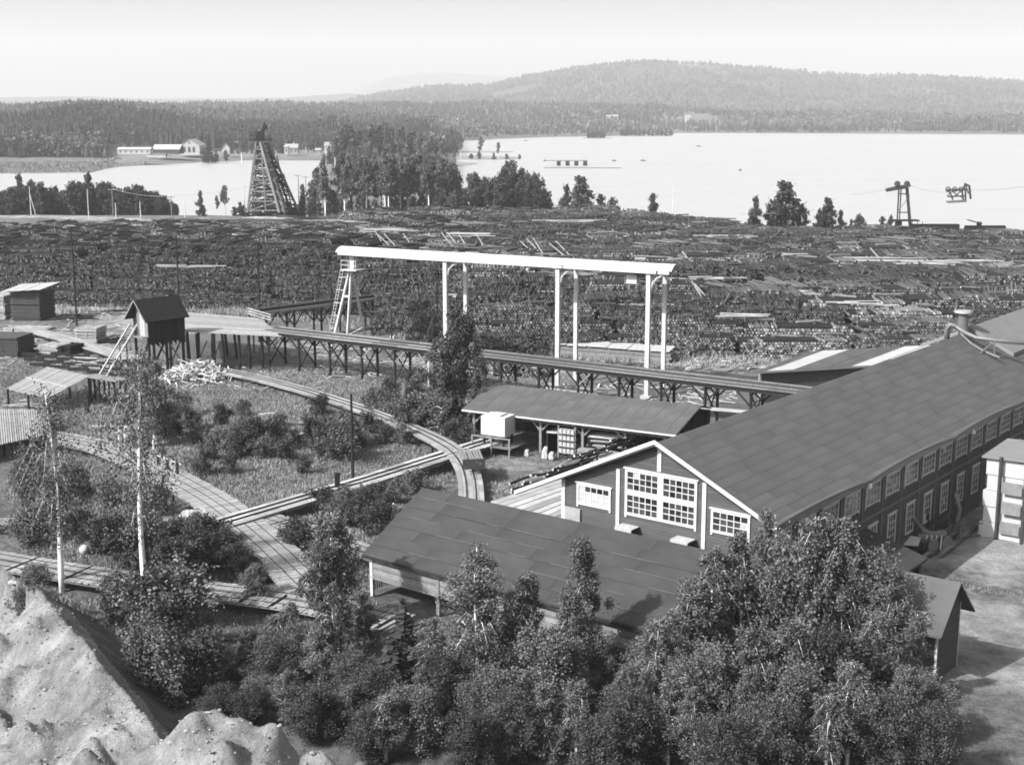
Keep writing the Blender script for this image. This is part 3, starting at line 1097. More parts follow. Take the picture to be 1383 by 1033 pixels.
# canopy posts on the yard side carrying the extended roof
for k in range(1, 9):
    MB().box(W(1.0 + k * 9, 17.7, 0), U3 * .18, V3 * .18, UPZ * 6.3).build('canopy_post', 'grey_wood', hall, origin=W(1 + k * 9, 17.7, 0))

# monitor roof, chimney and duct at the right end of the ridge
mon = thing('roof_monitor', 'pale slightly raised roof section beyond the chimney on the hall ridge', 'roof structure', W(54, ridge_v, RZ))
m = MB()
ms, me_ = 53.5, 83.0
q0 = [W(ms, 3.4, EZ + 3.4 * sl + .35), W(me_, 3.4, EZ + 3.4 * sl + .35), W(me_, ridge_v, RZ + .45), W(ms, ridge_v, RZ + .45)]
q1 = [W(ms, ridge_v, RZ + .45), W(me_, ridge_v, RZ + .45), W(me_, 12, EZ + 1.9), W(ms, 12, EZ + 1.9)]
for q in (q0, q1):
    m.hexa([p + V(0, 0, -.34) for p in q] + q)
m.build('roof', 'roof_pale2', mon, origin=W(ms, ridge_v, RZ))
YC = float(W(51, 8, 0)[1])
def RP(px, py, dy=0):
    return atY(px, py, YC + dy)
bch = RP(1301, 452, 1.0)
ch = thing('chimney_pipe', 'short wide iron chimney with flat cap on the far ridge of the hall', 'chimney', bch)
th_ = RP(1301, 424, 1.0)
MB().cyl(bch - V(0, 0, .6), th_, .46, .44, 18).build('flue', 'steel', ch, origin=bch, smooth=False)
MB().cyl(th_ + V(0, 0, .12), th_ + V(0, 0, .30), .80, .74, 18).cyl(th_, th_ + V(0, 0, .13), .3, .3, 8).build('cap', 'tin', ch, origin=th_)
dk = thing('roof_duct', 'exhaust duct sweeping down over the hall roof beside the chimney', 'duct', RP(1285, 450))
MB().tube([RP(1279, 462), RP(1279, 446), RP(1282, 438), RP(1290, 440), RP(1303, 449, -1), RP(1318, 456, -2), RP(1347, 460, -3), RP(1420, 466, -4)], [.26, .26, .24, .22, .2, .19, .19, .19], 10).build('pipe', 'steel', dk, origin=RP(1285, 445), smooth=True)
MB().tube([RP(1297, 450, -1), RP(1312, 464, -2), RP(1328, 474, -3), RP(1350, 483, -4)], .09, 8).build('stay_pipe', 'rust', dk, origin=RP(1300, 460))
MB().beam(RP(1343, 461, -3), RP(1343, 488, -3), .12, .12).build('duct_support', 'rust', dk, origin=RP(1343, 488))
MB().beam(RP(1340, 463, -3), RP(1321, 480, -3.4), .09, .09).build('duct_support', 'rust', dk, origin=RP(1330, 470))
MB().beam(RP(1328, 493, -4), RP(1350, 486, -3), .12, .1).build('duct_support', 'rust', dk, origin=RP(1340, 490))

# ------------------------------------------------------------------ low-pitched building behind with pale roof
pbx = thing('pale_roof_shed', 'low shed with pale patched felt roof between the hall and the log field', 'shed', at(1080, 505, 0))
r0, r1 = at(1015, 503, 3.6), at(1300, 487, 3.6)
rb0 = at(1095, 474.5, 5.0)
el = unit(r1 - r0)
Lb = 34.0
bkd = unit(V(-el[1], el[0], 0))
skew_ = rb0 - r0
slp = unit(skew_)
Sd = np.linalg.norm(skew_)
m = MB()
q = [r0, r0 + el * Lb, rb0 + el * Lb, rb0]
m.hexa([p + V(0, 0, -.14) for p in q] + q)
dn_ = bkd * 5 - V(0, 0, 1.3)
q = [rb0, rb0 + el * Lb, rb0 + el * Lb + dn_, rb0 + dn_]
m.hexa([p + V(0, 0, -.14) for p in q] + q)
rbk = m.build('roof', 'felt', pbx, origin=r0)
for k, (a, w_, s0, s1, mm_) in enumerate(((.4, 1.4, .2, .6, 'felt'), (1.6, 3.2, .02, .99, 'roof_pale'), (5.0, 3.6, .02, .99, 'felt'), (8.8, 1.6, .02, .5, 'felt'), (8.9, 2.9, .52, .99, 'felt'), (11.8, 2.6, .02, .99, 'roof_pale'), (14.6, 3, .3, .99, 'roof_pale'), (18, 3.4, .02, .99, 'felt'), (22, 3.4, .02, .99, 'roof_pale'))):
    q = [r0 + el * a + skew_ * s0, r0 + el * (a + w_) + skew_ * s0, r0 + el * (a + w_) + skew_ * s1, r0 + el * a + skew_ * s1]
    q = [x + V(0, 0, .008) for x in q]
    MB().hexa(q + [x + V(0, 0, .02) for x in q]).build('roof_sheet', mm_, rbk, origin=r0 + el * a)
fp = lambda p, z: V(p[0], p[1], z)
i0, i1 = r0 + el * 1.2 + bkd * .5, r0 + el * Lb
i2, i3 = rb0 + el * Lb + bkd * 4, rb0 + el * 1.0 + bkd * 4
m = MB().hexa([fp(i0, -.2), fp(i1, -.2), fp(i2, -.2), fp(i3, -.2), fp(i0, 3.4), fp(i1, 3.4), fp(i2, 3.5), fp(i3, 3.5)])
m.build('wall', 'brown_wall', pbx, origin=r0)
MB().box(r0 + el * 1.1 + bkd * .4 + V(0, 0, -3.6), el * .3, bkd * .1, UPZ * 3.4).build('corner_board', 'white', pbx, origin=r0)
MB().box(r0 + bkd * -.1 + V(0, 0, -.16), el * Lb, bkd * .08, UPZ * .14).build('eave_board', 'grey_wood', pbx, origin=r0)

# ------------------------------------------------------------------ near low building in front of the gable
nb = thing('front_outbuilding', 'low outbuilding with wide dark felt roof in front of the gable', 'outbuilding', W(-5, 20, 0))
NL0, NL1 = 24.6, -1.0
nu_r, nz_r, nu_e, nz_e = -2.6, 6.0, -8.55, 2.85
m = MB()
q = [W(nu_e, NL1, nz_e), W(nu_e, NL0, nz_e), W(nu_r, NL0, nz_r), W(nu_r, NL1, nz_r)]
m.hexa([p + V(0, 0, -.12) for p in q[::-1]] + q[::-1])
q = [W(nu_r, NL1, nz_r), W(nu_r, NL0, nz_r), W(-.1, NL0, 4.75), W(-.1, NL1, 4.75)]
m.hexa([p + V(0, 0, -.12) for p in q[::-1]] + q[::-1])
nro = m.build('roof', 'felt_dark', nb, origin=W(-5, 20, 3))
O_ = W(nu_e, NL0, nz_e + .012)
sl2 = unit(W(nu_r, NL0, nz_r) - W(nu_e, NL0, nz_e))
sheet_roof(nro, O_, HF, sl2, NL0 - NL1, np.linalg.norm(W(nu_r, 0, nz_r) - W(nu_e, 0, nz_e)) - .02, 7, 5.0, m='felt_dark', seed=8)
# dusty lap lines
for k in range(7):
    for j in range(5):
        if rng.random() < .75:
            a = rng.uniform(0, 28)
            l = rng.uniform(1.0, 4)
            rise = (k) * 6.73 / 7
            mm = MB().box(O_ + HF * a + sl2 * (rise + .0) + V(0, 0, .036), HF * l, sl2 * .05, V(0, 0, .01))
            mm.build('lap_strip', 'felt_line', nro, origin=O_ + HF * a + sl2 * rise)
m = MB()
clad(m, W(nu_e + .45, NL0 - .3, 0), HF, NF, NL0 - NL1 - .6, 1.15, lambda s: 2.85 + 0 * s, board=.17, gap=.015)
wl_ = m.build('wall_boarding', 'grey_wood', nb, origin=W(nu_e, 20, 1))
tag(wl_, kind='stuff')
m = MB()
m.box(W(nu_e + .5, NL1 + .3, 1.15), V3 * (NL0 - NL1 - .6), U3 * .1, UPZ * 1.6)
m.box(W(-.9, NL1 + .3, 0), V3 * (NL0 - NL1 - .6), U3 * .1, UPZ * 4.6)
m.build('wall', 'dark_wood', nb, origin=W(nu_e, 20, 1))
# lit left end: vertical white boards with slits
m = MB()
for k in range(26):
    uu = nu_e + .5 + k * .215
    zt = nz_e + (uu - nu_e) * (nz_r - nz_e) / (nu_r - nu_e) - .15
    m.box(W(uu, NL0 - .32, .3), U3 * .17, V3 * .04, UPZ * (zt - .3))
tag(m.build('end_boarding', 'pale_wood', nb, origin=W(nu_e, NL0, 0)), kind='stuff')
for v_ in (NL0 - .3, NL0 - 6, NL0 - 12, NL0 - 18, NL0 - 24):
    MB().box(W(nu_e + .36, v_ - .22, 0), V3 * .24, U3 * .2, UPZ * 2.75).build('corner_post', 'white' if v_ > NL0 - 1 else 'grey_wood', nb, origin=W(nu_e + .4, v_, 0))
m = MB()
k = NL0
while k > NL1:
    m.box(W(nu_e - .02, k, nz_e - .24), HF * .9, U3 * .5, UPZ * .07)
    k -= 1.15
tag(m.build('rafter_ends', 'grey_wood', nb, origin=W(nu_e, 20, 2)), kind='stuff')
MB().box(W(nu_e - .03, NL0, nz_e - .17), HF * (NL0 - NL1), NF * .06, UPZ * .12).build('eave_board', 'dark_wood', nb, origin=W(nu_e, 20, 2))
for (px, py) in ((830, 712), (905, 729)):
    c = W(-.9, 0, 5.5)
    pp = at(px, py, 5.55)
    mm = MB()
    mm.box(pp, HF * 1.25, U3 * .9, UPZ * .07)
    mm.box(pp + V(0, 0, -.45), HF * 1.2, U3 * .06, UPZ * .44)
    tag(mm.build('vent_hatch', 'pale_wood', origin=pp), 'pale board hatch on the outbuilding ridge, ' + ('under the left part of the large gable window' if px < 850 else 'under the right part of the large gable window'), 'hatch')
# lamp and fallen brace under the eave
pl_ = W(nu_e - .1, 16.9, 2.4)
lamp = thing('eave_lamp', 'round dark lamp hanging under the eave of the front outbuilding', 'lamp', pl_)
MB().tube([pl_ + V(0, 0, .3), pl_ + NF * .3 + V(0, 0, .3), pl_ + NF * .35 + V(0, 0, .05)], .03, 6).build('arm', 'white', lamp, origin=pl_)
MB().cyl(pl_ + NF * .35 + V(0, 0, .1), pl_ + NF * .35 + V(0, 0, -.18), .08, .27, 12).build('shade', 'iron', lamp, origin=pl_)

# ------------------------------------------------------------------ lean-to and small gabled hut, right foreground
lt_ = thing('lean_to', 'dark felt lean-to roof on posts against the shaded hall side', 'lean-to', W(10, -2, 0))
lo = [W(3.2, -.12, 3.75), W(13.9, -.12, 3.75), W(13.9, -4.4, 2.55), W(3.2, -4.4, 2.55)]
m = MB().hexa([p + V(0, 0, -.12) for p in lo[::-1]] + lo[::-1])
lr = m.build('roof', 'felt_dark', lt_, origin=lo[0])
sheet_roof(lr, lo[3] + V(0, 0, .01), U3, unit(lo[0] - lo[3]), 10.7, np.linalg.norm(lo[0] - lo[3]) - .03, 4, 5, m='felt_dark', seed=12)
for s_ in (3.6, 8.6, 13.4):
    MB().box(W(s_, -4.2, -.5), U3 * .16, V3 * .16, UPZ * 3.0).build('post', 'post_dim', lt_, origin=W(s_, -4.2, 0))
MB().box(W(13.5, -3.6, 0), NS * .5, U3 * .06, UPZ * 2.4).build('end_board', 'dark_wood', lt_, origin=W(13.5, -3.6, 0))

hc = at(1262, 925, 0)
hut = thing('small_hut', 'small dark gabled hut with white trimmed window among the birches at right', 'hut', hc)
def Hh(u, v, z):
    return hc + U3 * u + V3 * v + V(0, 0, z)
hw, hl_, hez, hrz = 3.3, 6.0, 3.95, 5.45
m = MB()
pr = [(0, -.3), (hw, -.3), (hw, hez), (hw / 2, hrz - .1), (0, hez)]
A = [Hh(u, 0, z) for u, z in pr]
B = [Hh(u, hl_, z) for u, z in pr]
m.quad(A)
m.quad(B[::-1])
m.quad([A[0], A[4], B[4], B[0]])
m.quad([A[1], B[1], B[2], A[2]])
hwl = m.build('wall', 'red_wood', hut, origin=hc)
m = MB()
clad(m, Hh(0, .0, 0), U3, NS, hw, 0, lambda s: hez + (hrz - .1 - hez) * (1 - np.abs(s - hw / 2) / (hw / 2)), board=.18)
clad(m, Hh(0, 0, 0), V3, NF, hl_, 0, lambda s: hez + 0 * s, board=.18)
tag(m.build('boarding', 'red_wood', hwl, origin=hc), kind='stuff')
m = MB()
hov = .95
sl3 = (hrz - hez) / (hw / 2)
for sgn in (0, 1):
    e_u = -hov if sgn == 0 else hw + hov
    e_z = hez - hov * sl3
    q = [Hh(e_u, -.55, e_z), Hh(hw / 2, -.55, hrz), Hh(hw / 2, hl_ + .5, hrz), Hh(e_u, hl_ + .5, e_z)]
    if sgn == 0:
        q = q[::-1]
    qt = [p + V(0, 0, .12) for p in q]
    m.hexa(q[::-1] + qt[::-1]) if np.cross(q[1] - q[0], q[2] - q[0])[2] < 0 else m.hexa(q + qt)
m.build('roof', 'felt', hut, origin=hc)
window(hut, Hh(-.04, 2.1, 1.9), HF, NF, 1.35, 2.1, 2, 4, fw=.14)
for (u_c, v_c) in ((-.04, -.04), (hw - .06, -.04)):
    MB().box(Hh(u_c, v_c, 0), U3 * .1, V3 * .12, UPZ * (hez - .05)).build('corner_board', 'trim_dim', hut, origin=Hh(u_c, v_c, 0))

# ------------------------------------------------------------------ open storage shed
E0 = V(-4.70, 125.88, 3.5)
sd = unit(V(18.2, -10.0, 0))
sn = unit(V(10.0, 18.2, 0))
SHL = 21.6
shed = thing('open_shed', 'open post-and-beam storage shed with grey felt roof left of the hall', 'shed', (E0[0], E0[1], 0))
R0 = E0 + sn * 5.9 + V(0, 0, 1.45)
m = MB()
q = [E0, E0 + sd * SHL, R0 + sd * SHL, R0]
m.hexa([p + V(0, 0, -.12) for p in q] + q)
Bk = R0 + sn * 2.6 + V(0, 0, -.65)
q = [R0, R0 + sd * SHL, Bk + sd * SHL, Bk]
m.hexa([p + V(0, 0, -.12) for p in q] + q)
sr = m.build('roof', 'felt', shed, origin=E0)
ssl = unit(R0 - E0)
sheet_roof(sr, E0 + V(0, 0, .01), ssl, sd, np.linalg.norm(R0 - E0) - .02, SHL - .02, 21, 3.0, seed=15)
MB().box(E0 + V(0, 0, -.17), sd * SHL, sn * -.06, UPZ * .16).build('eave_board', 'white', shed, origin=E0)
for k, s_ in enumerate((.8, 7.9, 12.2, 16.4, 20.8)):
    p = E0 + sd * s_ + sn * .9
    p[2] = 0
    MB().cbox(p + V(0, 0, -.2), .24, .24, 3.65, math.atan2(sd[1], sd[0])).build('post', 'grey_wood', shed, origin=p)
    for sg in ((1,) if k == 0 else (-1, 1)):
        if rng.random() < .75 or k < 2:
            MB().beam(p + V(0, 0, 2.1), p + sd * sg * 1.3 + V(0, 0, 3.4), .12, .14).build('brace', 'grey_wood', shed, origin=p)
p0 = E0 + sn * .9
MB().box(p0 + V(0, 0, -.14) - sn * .08, sd * SHL, sn * .16, UPZ * .14).build('wall_plate', 'pale_wood', shed, origin=p0)
MB().box(p0 + sd * 6 + V(0, 0, -.62) - sn * .1, sd * 14.5, sn * .08, UPZ * .12).build('tie_beam', 'grey_wood', shed, origin=p0)
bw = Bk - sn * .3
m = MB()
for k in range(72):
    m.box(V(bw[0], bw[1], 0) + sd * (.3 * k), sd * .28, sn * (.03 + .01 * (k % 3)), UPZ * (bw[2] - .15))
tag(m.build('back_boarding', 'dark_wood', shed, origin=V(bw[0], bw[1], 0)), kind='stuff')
def SH(s, n_, z):
    p = E0 + sd * s + sn * n_
    return V(p[0], p[1], z)
rzs = math.atan2(sd[1], sd[0])
# platform, tank, stairs and contents
tk = thing('water_tank', 'white box tank on short legs under the shed eave', 'tank', SH(4.3, -1.0, 0))
pt = SH(4.4, -.9, 1.85)
MB().cbox(pt, 2.5, 2.0, 1.75, rzs).build('tank_body', 'white', tk, origin=pt)
MB().cbox(pt + V(0, 0, 1.752), 1.2, 1.4, .12, rzs).build('lid', 'white', tk, origin=pt)
for sx in (-1, 1):
    for sy in (-1, 1):
        p = pt + sd * sx * 1.0 + sn * sy * .8
        MB().cbox(V(p[0], p[1], .9), .16, .16, .93, rzs).build('leg', 'dark_wood', tk, origin=p)
pf_ = thing('loading_platform', 'small plank platform with rail below the white tank', 'platform', SH(4, -1, 0))
m = MB()
for k in range(16):
    m.box(SH(2.2 + k * .27, -2.3, .82), sd * .25, sn * 3.0, UPZ * .07)
m.build('deck', 'grey_wood', pf_, origin=SH(4, -1, .8))
for s_ in (2.4, 4.4, 6.3):
    MB().cbox(SH(s_, -2.2, 0), .14, .14, 1.75, rzs).build('post', 'grey_wood', pf_, origin=SH(s_, -2.2, 0))
MB().box(SH(2.3, -2.25, 1.7), sd * 4.1, sn * .1, UPZ * .1).build('handrail', 'grey_wood', pf_, origin=SH(2.3, -2.2, 1.7))
st = thing('steps', 'short flight of wooden steps up to the shed platform', 'steps', SH(2.9, -2.6, 0))
for k in range(4):
    MB().box(SH(2.6, -3.6 + k * .33, .12 + k * .2), sd * 1.1, sn * .3, UPZ * .05).build('tread', 'grey_wood', st, origin=SH(2.6, -3.6 + k * .33, .1))
for s_ in (2.5, 3.72):
    MB().beam(SH(s_, -3.8, .08), SH(s_, -2.35, .86), .06, .22).build('stringer', 'pale_wood', st, origin=SH(s_, -3, .4))
for j, (s_, n_) in enumerate(((8.4, 1.2), (8.4, 2.4), (9.0, 3.6))):
    pass
# rack with shelves of bundles
rk = thing('shelf_rack', 'slatted rack holding small pale bundles in the middle of the open shed', 'rack', SH(10.8, 0.2, 0))
for s_ in (10.0, 11.7):
    MB().cbox(SH(s_, .35, 0), .12, .12, 3.1, rzs).build('upright', 'grey_wood', rk, origin=SH(s_, .3, 0))
for z_ in (.5, 1.1, 1.7, 2.3):
    MB().box(SH(10.0, .1, z_), sd * 1.75, sn * .7, UPZ * .06).build('shelf', 'grey_wood', rk, origin=SH(10, .1, z_))
    for q_ in range(4):
        tag(MB().cbox(SH(10.28 + q_ * .4, .4, z_ + .062), .3, .5, .34, rzs).build('bundle', 'pale_wood', origin=SH(10.3 + q_ * .4, .4, z_)), 'small pale wooden bundle on the rack in the open shed', 'bundle', 'bundles on the shed rack')
for (s_, z_, l_, mm_) in ((8.2, 1.9, 1.9, 'pale_wood'), (12.4, 2.0, 4.3, 'pale_wood'), (12.6, 1.6, 3.8, 'grey_wood'), (12.2, 1.15, 4.6, 'grey_wood')):
    mm = MB()
    for k in range(6):
        mm.cyl(SH(s_ + rng.uniform(0, .4), 1.2 + k * .3, z_ + .1), SH(s_ + l_, 1.2 + k * .3 + rng.uniform(-.2, .2), z_ + .1 + rng.uniform(0, .2)), .11, .09, 7)
    tag(mm.build('pole_bundle', mm_, origin=SH(s_, 1, z_)), 'bundle of %s poles lying on bearers in the open shed, %s' % ('pale' if mm_ == 'pale_wood' else 'grey', {8.2: 'left of the rack', 12.4: 'topmost right of the rack', 12.6: 'second right of the rack', 12.2: 'lowest right of the rack'}[s_]), 'poles')
    for q in (.3, l_ - .3):
        tag(MB().cbox(SH(s_ + q, 2.1, 0), .12, 2.2, z_, rzs).build('trestle', 'dark_wood', origin=SH(s_ + q, 2, 0)), 'dark trestle carrying poles inside the open shed', 'trestle', 'pole trestles in the shed')
for j, (s_, h_, r_) in enumerate(((9.1, 1.1, .3), (7.2, .6, .26), (9.75, .7, .26))):
    p = SH(s_, -.6, 0)
    tag(MB().tube([p, p + V(.05, 0, h_ * .25), p + V(.0, 0, h_ * .6), p + V(.1, 0, h_ * .85), p + V(.12, 0, h_)], [r_ * 1.05, r_ * 1.1, r_ * .85, r_ * .7, r_ * .5], 6).build('sack', 'whitewash', origin=p), ['tall white sack standing at the shed front', 'small white sack by the tank platform', 'small white sack beside the tall one'][j], 'sack')
for j, (s_, a_) in enumerate(((13, .1), (15.2, -.2), (17.5, .1))):
    mm = MB()
    for k in range(7):
        mm.cbox(SH(s_, .3, .05 + k * .16), 2.0 - .04 * k, .9 + rng.uniform(-.1, .1), .13, rzs + a_)
    tag(mm.build('board_pile', 'grey_wood', origin=SH(s_, .3, 0)), ['low grey board pile left of the shed middle bay', 'low grey board pile in the shed middle bay', 'low grey board pile at the shed right end'][j], 'board pile')

# ------------------------------------------------------------------ timber decks, tracks and trestles
def polyline(pts, step):
    pts = [np.asarray(p, float) for p in pts]
    out = []
    for p, q in zip(pts[:-1], pts[1:]):
        n = max(1, int(np.linalg.norm(q - p) / step))
        out += [p + (q - p) * i / n for i in range(n)]
    out.append(pts[-1])
    return out


def smooth_pts(pts, it=3):
    pts = [np.asarray(p, float) for p in pts]
    for _ in range(it):
        n = [pts[0]]
        for p, q in zip(pts[:-1], pts[1:]):
            n += [p * .75 + q * .25, p * .25 + q * .75]
        n.append(pts[-1])
        pts = n
    return pts


def frames(pts):
    res = []
    for i, p in enumerate(pts):
        d = pts[min(i + 1, len(pts) - 1)] - pts[max(i - 1, 0)]
        d[2] = 0
        d = unit(d)
        res.append((p, d, V(d[1], -d[0], 0)))
    return res


def track(name, label, cat, pts, width, deckm='deck_wood', railm='dark_wood', rails=(-.35, .35), plank=.28, cross=True, joist=True, legs=None, lift=0.0, side='grey_wood', railh=.09, railw=.07, group=None, longw=None):
    pts = polyline(pts, plank if cross else 2.5)
    fr_ = frames(pts)
    root = thing(name, label, cat, pts[len(pts) // 2] * V(1, 1, 0), group)
    org = pts[len(pts) // 2]
    m = MB()
    if cross:
        for (p, d, r) in fr_:
            if rng.random() < .02:
                continue
            w = width * rng.uniform(.96, 1.05)
            a = rng.normal(0, .012)
            dd_ = d * math.cos(a) + r * math.sin(a)
            rr_ = V(dd_[1], -dd_[0], 0)
            m.box(p - rr_ * w / 2 - dd_ * plank * .46 + V(0, 0, lift - .06 + rng.uniform(-.008, .008)), rr_ * w, dd_ * plank * .92, V(0, 0, .06))
    else:
        nl = int(width / (longw or .3))
        for (p, d, r), (q, e, s) in zip(fr_[:-1], fr_[1:]):
            for k in range(nl):
                a0, a1 = -width / 2 + width * k / nl + .012, -width / 2 + width * (k + 1) / nl - .012
                zz = V(0, 0, lift - .06 + rng.uniform(-.012, .012))
                c = [p + r * a0 + zz, q + s * a0 + zz, q + s * a1 + zz, p + r * a1 + zz]
                t_ = V(0, 0, .06)
                if np.cross(c[1] - c[0], c[2] - c[0])[2] < 0:
                    c = c[::-1]
                m.hexa(c + [x + t_ for x in c])
    tag(m.build('planking', deckm, root, origin=org), kind='stuff')
    pl2 = frames(polyline(pts[::max(1, int(1.2 / plank))] if cross else pts, 1.2 if cross else 5))
    for off in rails:
        mm = MB()
        for (p, d, r), (q, e, s) in zip(pl2[:-1], pl2[1:]):
            mm.beam(p + r * off + V(0, 0, lift + railh / 2 + .01), q + s * off + V(0, 0, lift + railh / 2 + .01), railw, railh)
        mm.build('rail', railm, root, origin=org)
    if joist:
        for off in (-width / 2 + .12, width / 2 - .12):
            mm = MB()
            for (p, d, r), (q, e, s) in zip(pl2[:-1], pl2[1:]):
                mm.beam(p + r * off + V(0, 0, lift - .15), q + s * off + V(0, 0, lift - .15), .14, .16)
            mm.build('stringer', side, root, origin=org)
    if legs:
        acc = 0
        last = None
        for (p, d, r) in pl2:
            if last is None or np.linalg.norm(p - last) > legs:
                last = p
                for off in (-width / 2 + .15, width / 2 - .15):
                    b = p + r * off
                    g = hz(b[0], b[1])
                    top = p[2] + lift - .3
                    if top - g > .25:
                        MB().cbox(V(b[0], b[1], g - .2), .16, .16, top - g + .2, math.atan2(d[1], d[0])).build('post', 'dark_wood', root, origin=b)
    return root


# straight plank track into the shed
TZ = .95
track('straight_tramway', 'straight pale plank tramway with dark rails running to the open shed', 'tramway', [at(300, 705, TZ), at(500, 646, TZ), at(664, 594, TZ)], 2.5, cross=False, longw=.42, rails=(-.42, .42), legs=3.0, deckm='pale_wood', railw=.09, railh=.10)
# curved tramway from the trestle to the hall yard
cp = smooth_pts([at(278, 496, .6), at(372, 516, .6), at(455, 541, .6), at(530, 568, .7), at(586, 592, .95), at(614, 609, .98), at(629, 628, .8), at(636, 652, .6), at(637, 690, .5), at(638, 730, .5)], 2)
track('curved_tramway', 'curved weathered plank tramway bending down toward the outbuilding', 'tramway', [p + V(0, 0, .1) for p in cp], 2.1, cross=False, longw=.4, rails=(-.38, .38), legs=3.2, railw=.07, railh=.08)
# narrow dark rail line at the left
track('narrow_tramway', 'narrow dark tramway with close sleepers along the left meadow', 'tramway', [at(-40, 704, 1.0), at(120, 703, 1.0), at(290, 702, .95)], 1.5, deckm='grey_wood', plank=.5, rails=(-.5, 0.5), railm='grey_wood', railw=.12, legs=2.5, joist=True, side='dark_wood')
# broad plank road
bp_ = smooth_pts([at(-60, 558, .8), at(25, 582, .8), at(90, 592, .8), at(150, 604, .8), at(215, 635, .8), at(290, 676, .8), at(350, 725, .8), at(400, 772, .8), at(440, 812, .8)], 2)
track('plank_road', 'broad weathered plank road crossing the meadow from upper left', 'plank road', bp_, 3.5, plank=.24, rails=(-.9, -.1, .7), railw=.045, railh=.025, legs=3.0)
track('plank_road', 'plank road branch leaving the crossing toward the outbuilding', 'plank road', smooth_pts([at(345, 693, .75), at(405, 710, .75), at(460, 731, .7), at(530, 756, .7)], 2), 2.0, plank=.24, rails=(-.4, .4), railw=.05, railh=.03, legs=3)
track('plank_road', 'lower plank road passing behind the two white birches', 'plank road', smooth_pts([at(-60, 745, .8), at(60, 766, .8), at(170, 783, .8), at(290, 797, .8), at(420, 812, .8), at(540, 840, .7)], 2), 3.0, plank=.26, rails=(-.9, -.1, .1, .9), railw=.05, railh=.03, legs=3.0)
# board apron where the roads meet and the platform at the far left
def apron(name, label, quad_px, z, dm='deck_wood', n=26, vert=True):
    c = [at(x, y, z) for x, y in quad_px]
    root = thing(name, label, 'plank deck', np.mean(c, axis=0) * V(1, 1, 0))
    m = MB()
    for k in range(n):
        a, b = k / n + .004, (k + 1) / n - .004
        zz = V(0, 0, rng.uniform(-.012, .012))
        q = [c[0] + (c[1] - c[0]) * a, c[0] + (c[1] - c[0]) * b, c[3] + (c[2] - c[3]) * b, c[3] + (c[2] - c[3]) * a]
        e = rng.uniform(0, .25)
        dq = unit(q[3] - q[0]) * e
        q = [q[0] - dq, q[1] - dq, q[2] + dq, q[3] + dq]
        q = [x + zz for x in q]
        if np.cross(q[1] - q[0], q[2] - q[0])[2] < 0:
            q = q[::-1]
        m.hexa([x - V(0, 0, .07) for x in q] + q)
    tag(m.build('planking', dm, root, origin=c[0]), kind='stuff')
    mm = MB()
    for t in (.1, .9):
        mm.beam(c[0] + (c[3] - c[0]) * t - V(0, 0, .2), c[1] + (c[2] - c[1]) * t - V(0, 0, .2), .2, .24)
    tag(mm.build('bearers', 'dark_wood', root, origin=c[0]), kind='stuff')
    for t in (.05, .5, .95):
        for s in (.1, .9):
            p = (c[0] + (c[1] - c[0]) * t) * (1 - s) + (c[3] + (c[2] - c[3]) * t) * s
            g = hz(p[0], p[1])
            if z - .3 > g + .1:
                MB().cbox(V(p[0], p[1], g - .2), .18, .18, z - .3 - g + .2).build('post', 'dark_wood', root, origin=p)
    return root


apron('turning_platform', 'pale triangular board platform where the tramways meet', [(238, 702), (300, 706), (276, 686), (246, 690)], .9, 'pale_wood', 14)
apron('loading_deck', 'wide weathered loading deck at the left edge beyond the meadow', [(-60, 552), (62, 553), (66, 586), (-60, 612)], 1.5, 'deck_wood', 40)
# deck along the hall's left side
apron('side_deck', 'wide pale plank deck along the hall beside the front outbuilding', [(664, 676), (800, 735), (840, 705), (778, 640)], 2.2, 'side_planks', 15)
mm = MB().box(W(-.12, 13.3, 4.2), V3 * 1.2, NF * .06, UPZ * 1.75)
tag(mm.build('board_stack_end', 'deck_wood', origin=W(-.1, 13.3, 4.2)), 'pale board panel against the left corner of the front gable', 'panel')
# row of dark offcut logs above that deck
for k in range(11):
    t = k / 10
    px, py = 700 + 145 * t, 662 - 68 * t
    p = at(px, py, 2.1)
    mm = MB()
    dxy = unit(U3 + V(rng.normal(0, .12), rng.normal(0, .12), 0))
    for j in range(7):
        o = p + V(rng.normal(0, .4), rng.normal(0, .4), rng.uniform(-.3, .45))
        mm.cyl(o, o + dxy * rng.uniform(1.6, 3.2) + V(0, 0, rng.normal(0, .15)), .11, .09, 6, 0, mcap=1)
    tag(mm.build('slab_heap', ['grey_wood' if k % 3 == 1 else 'dark_wood', 'pale_wood'], origin=p), 'small heap of dark slabs and poles lined up beside the hall deck', 'slab heap', 'slab heaps along the deck')

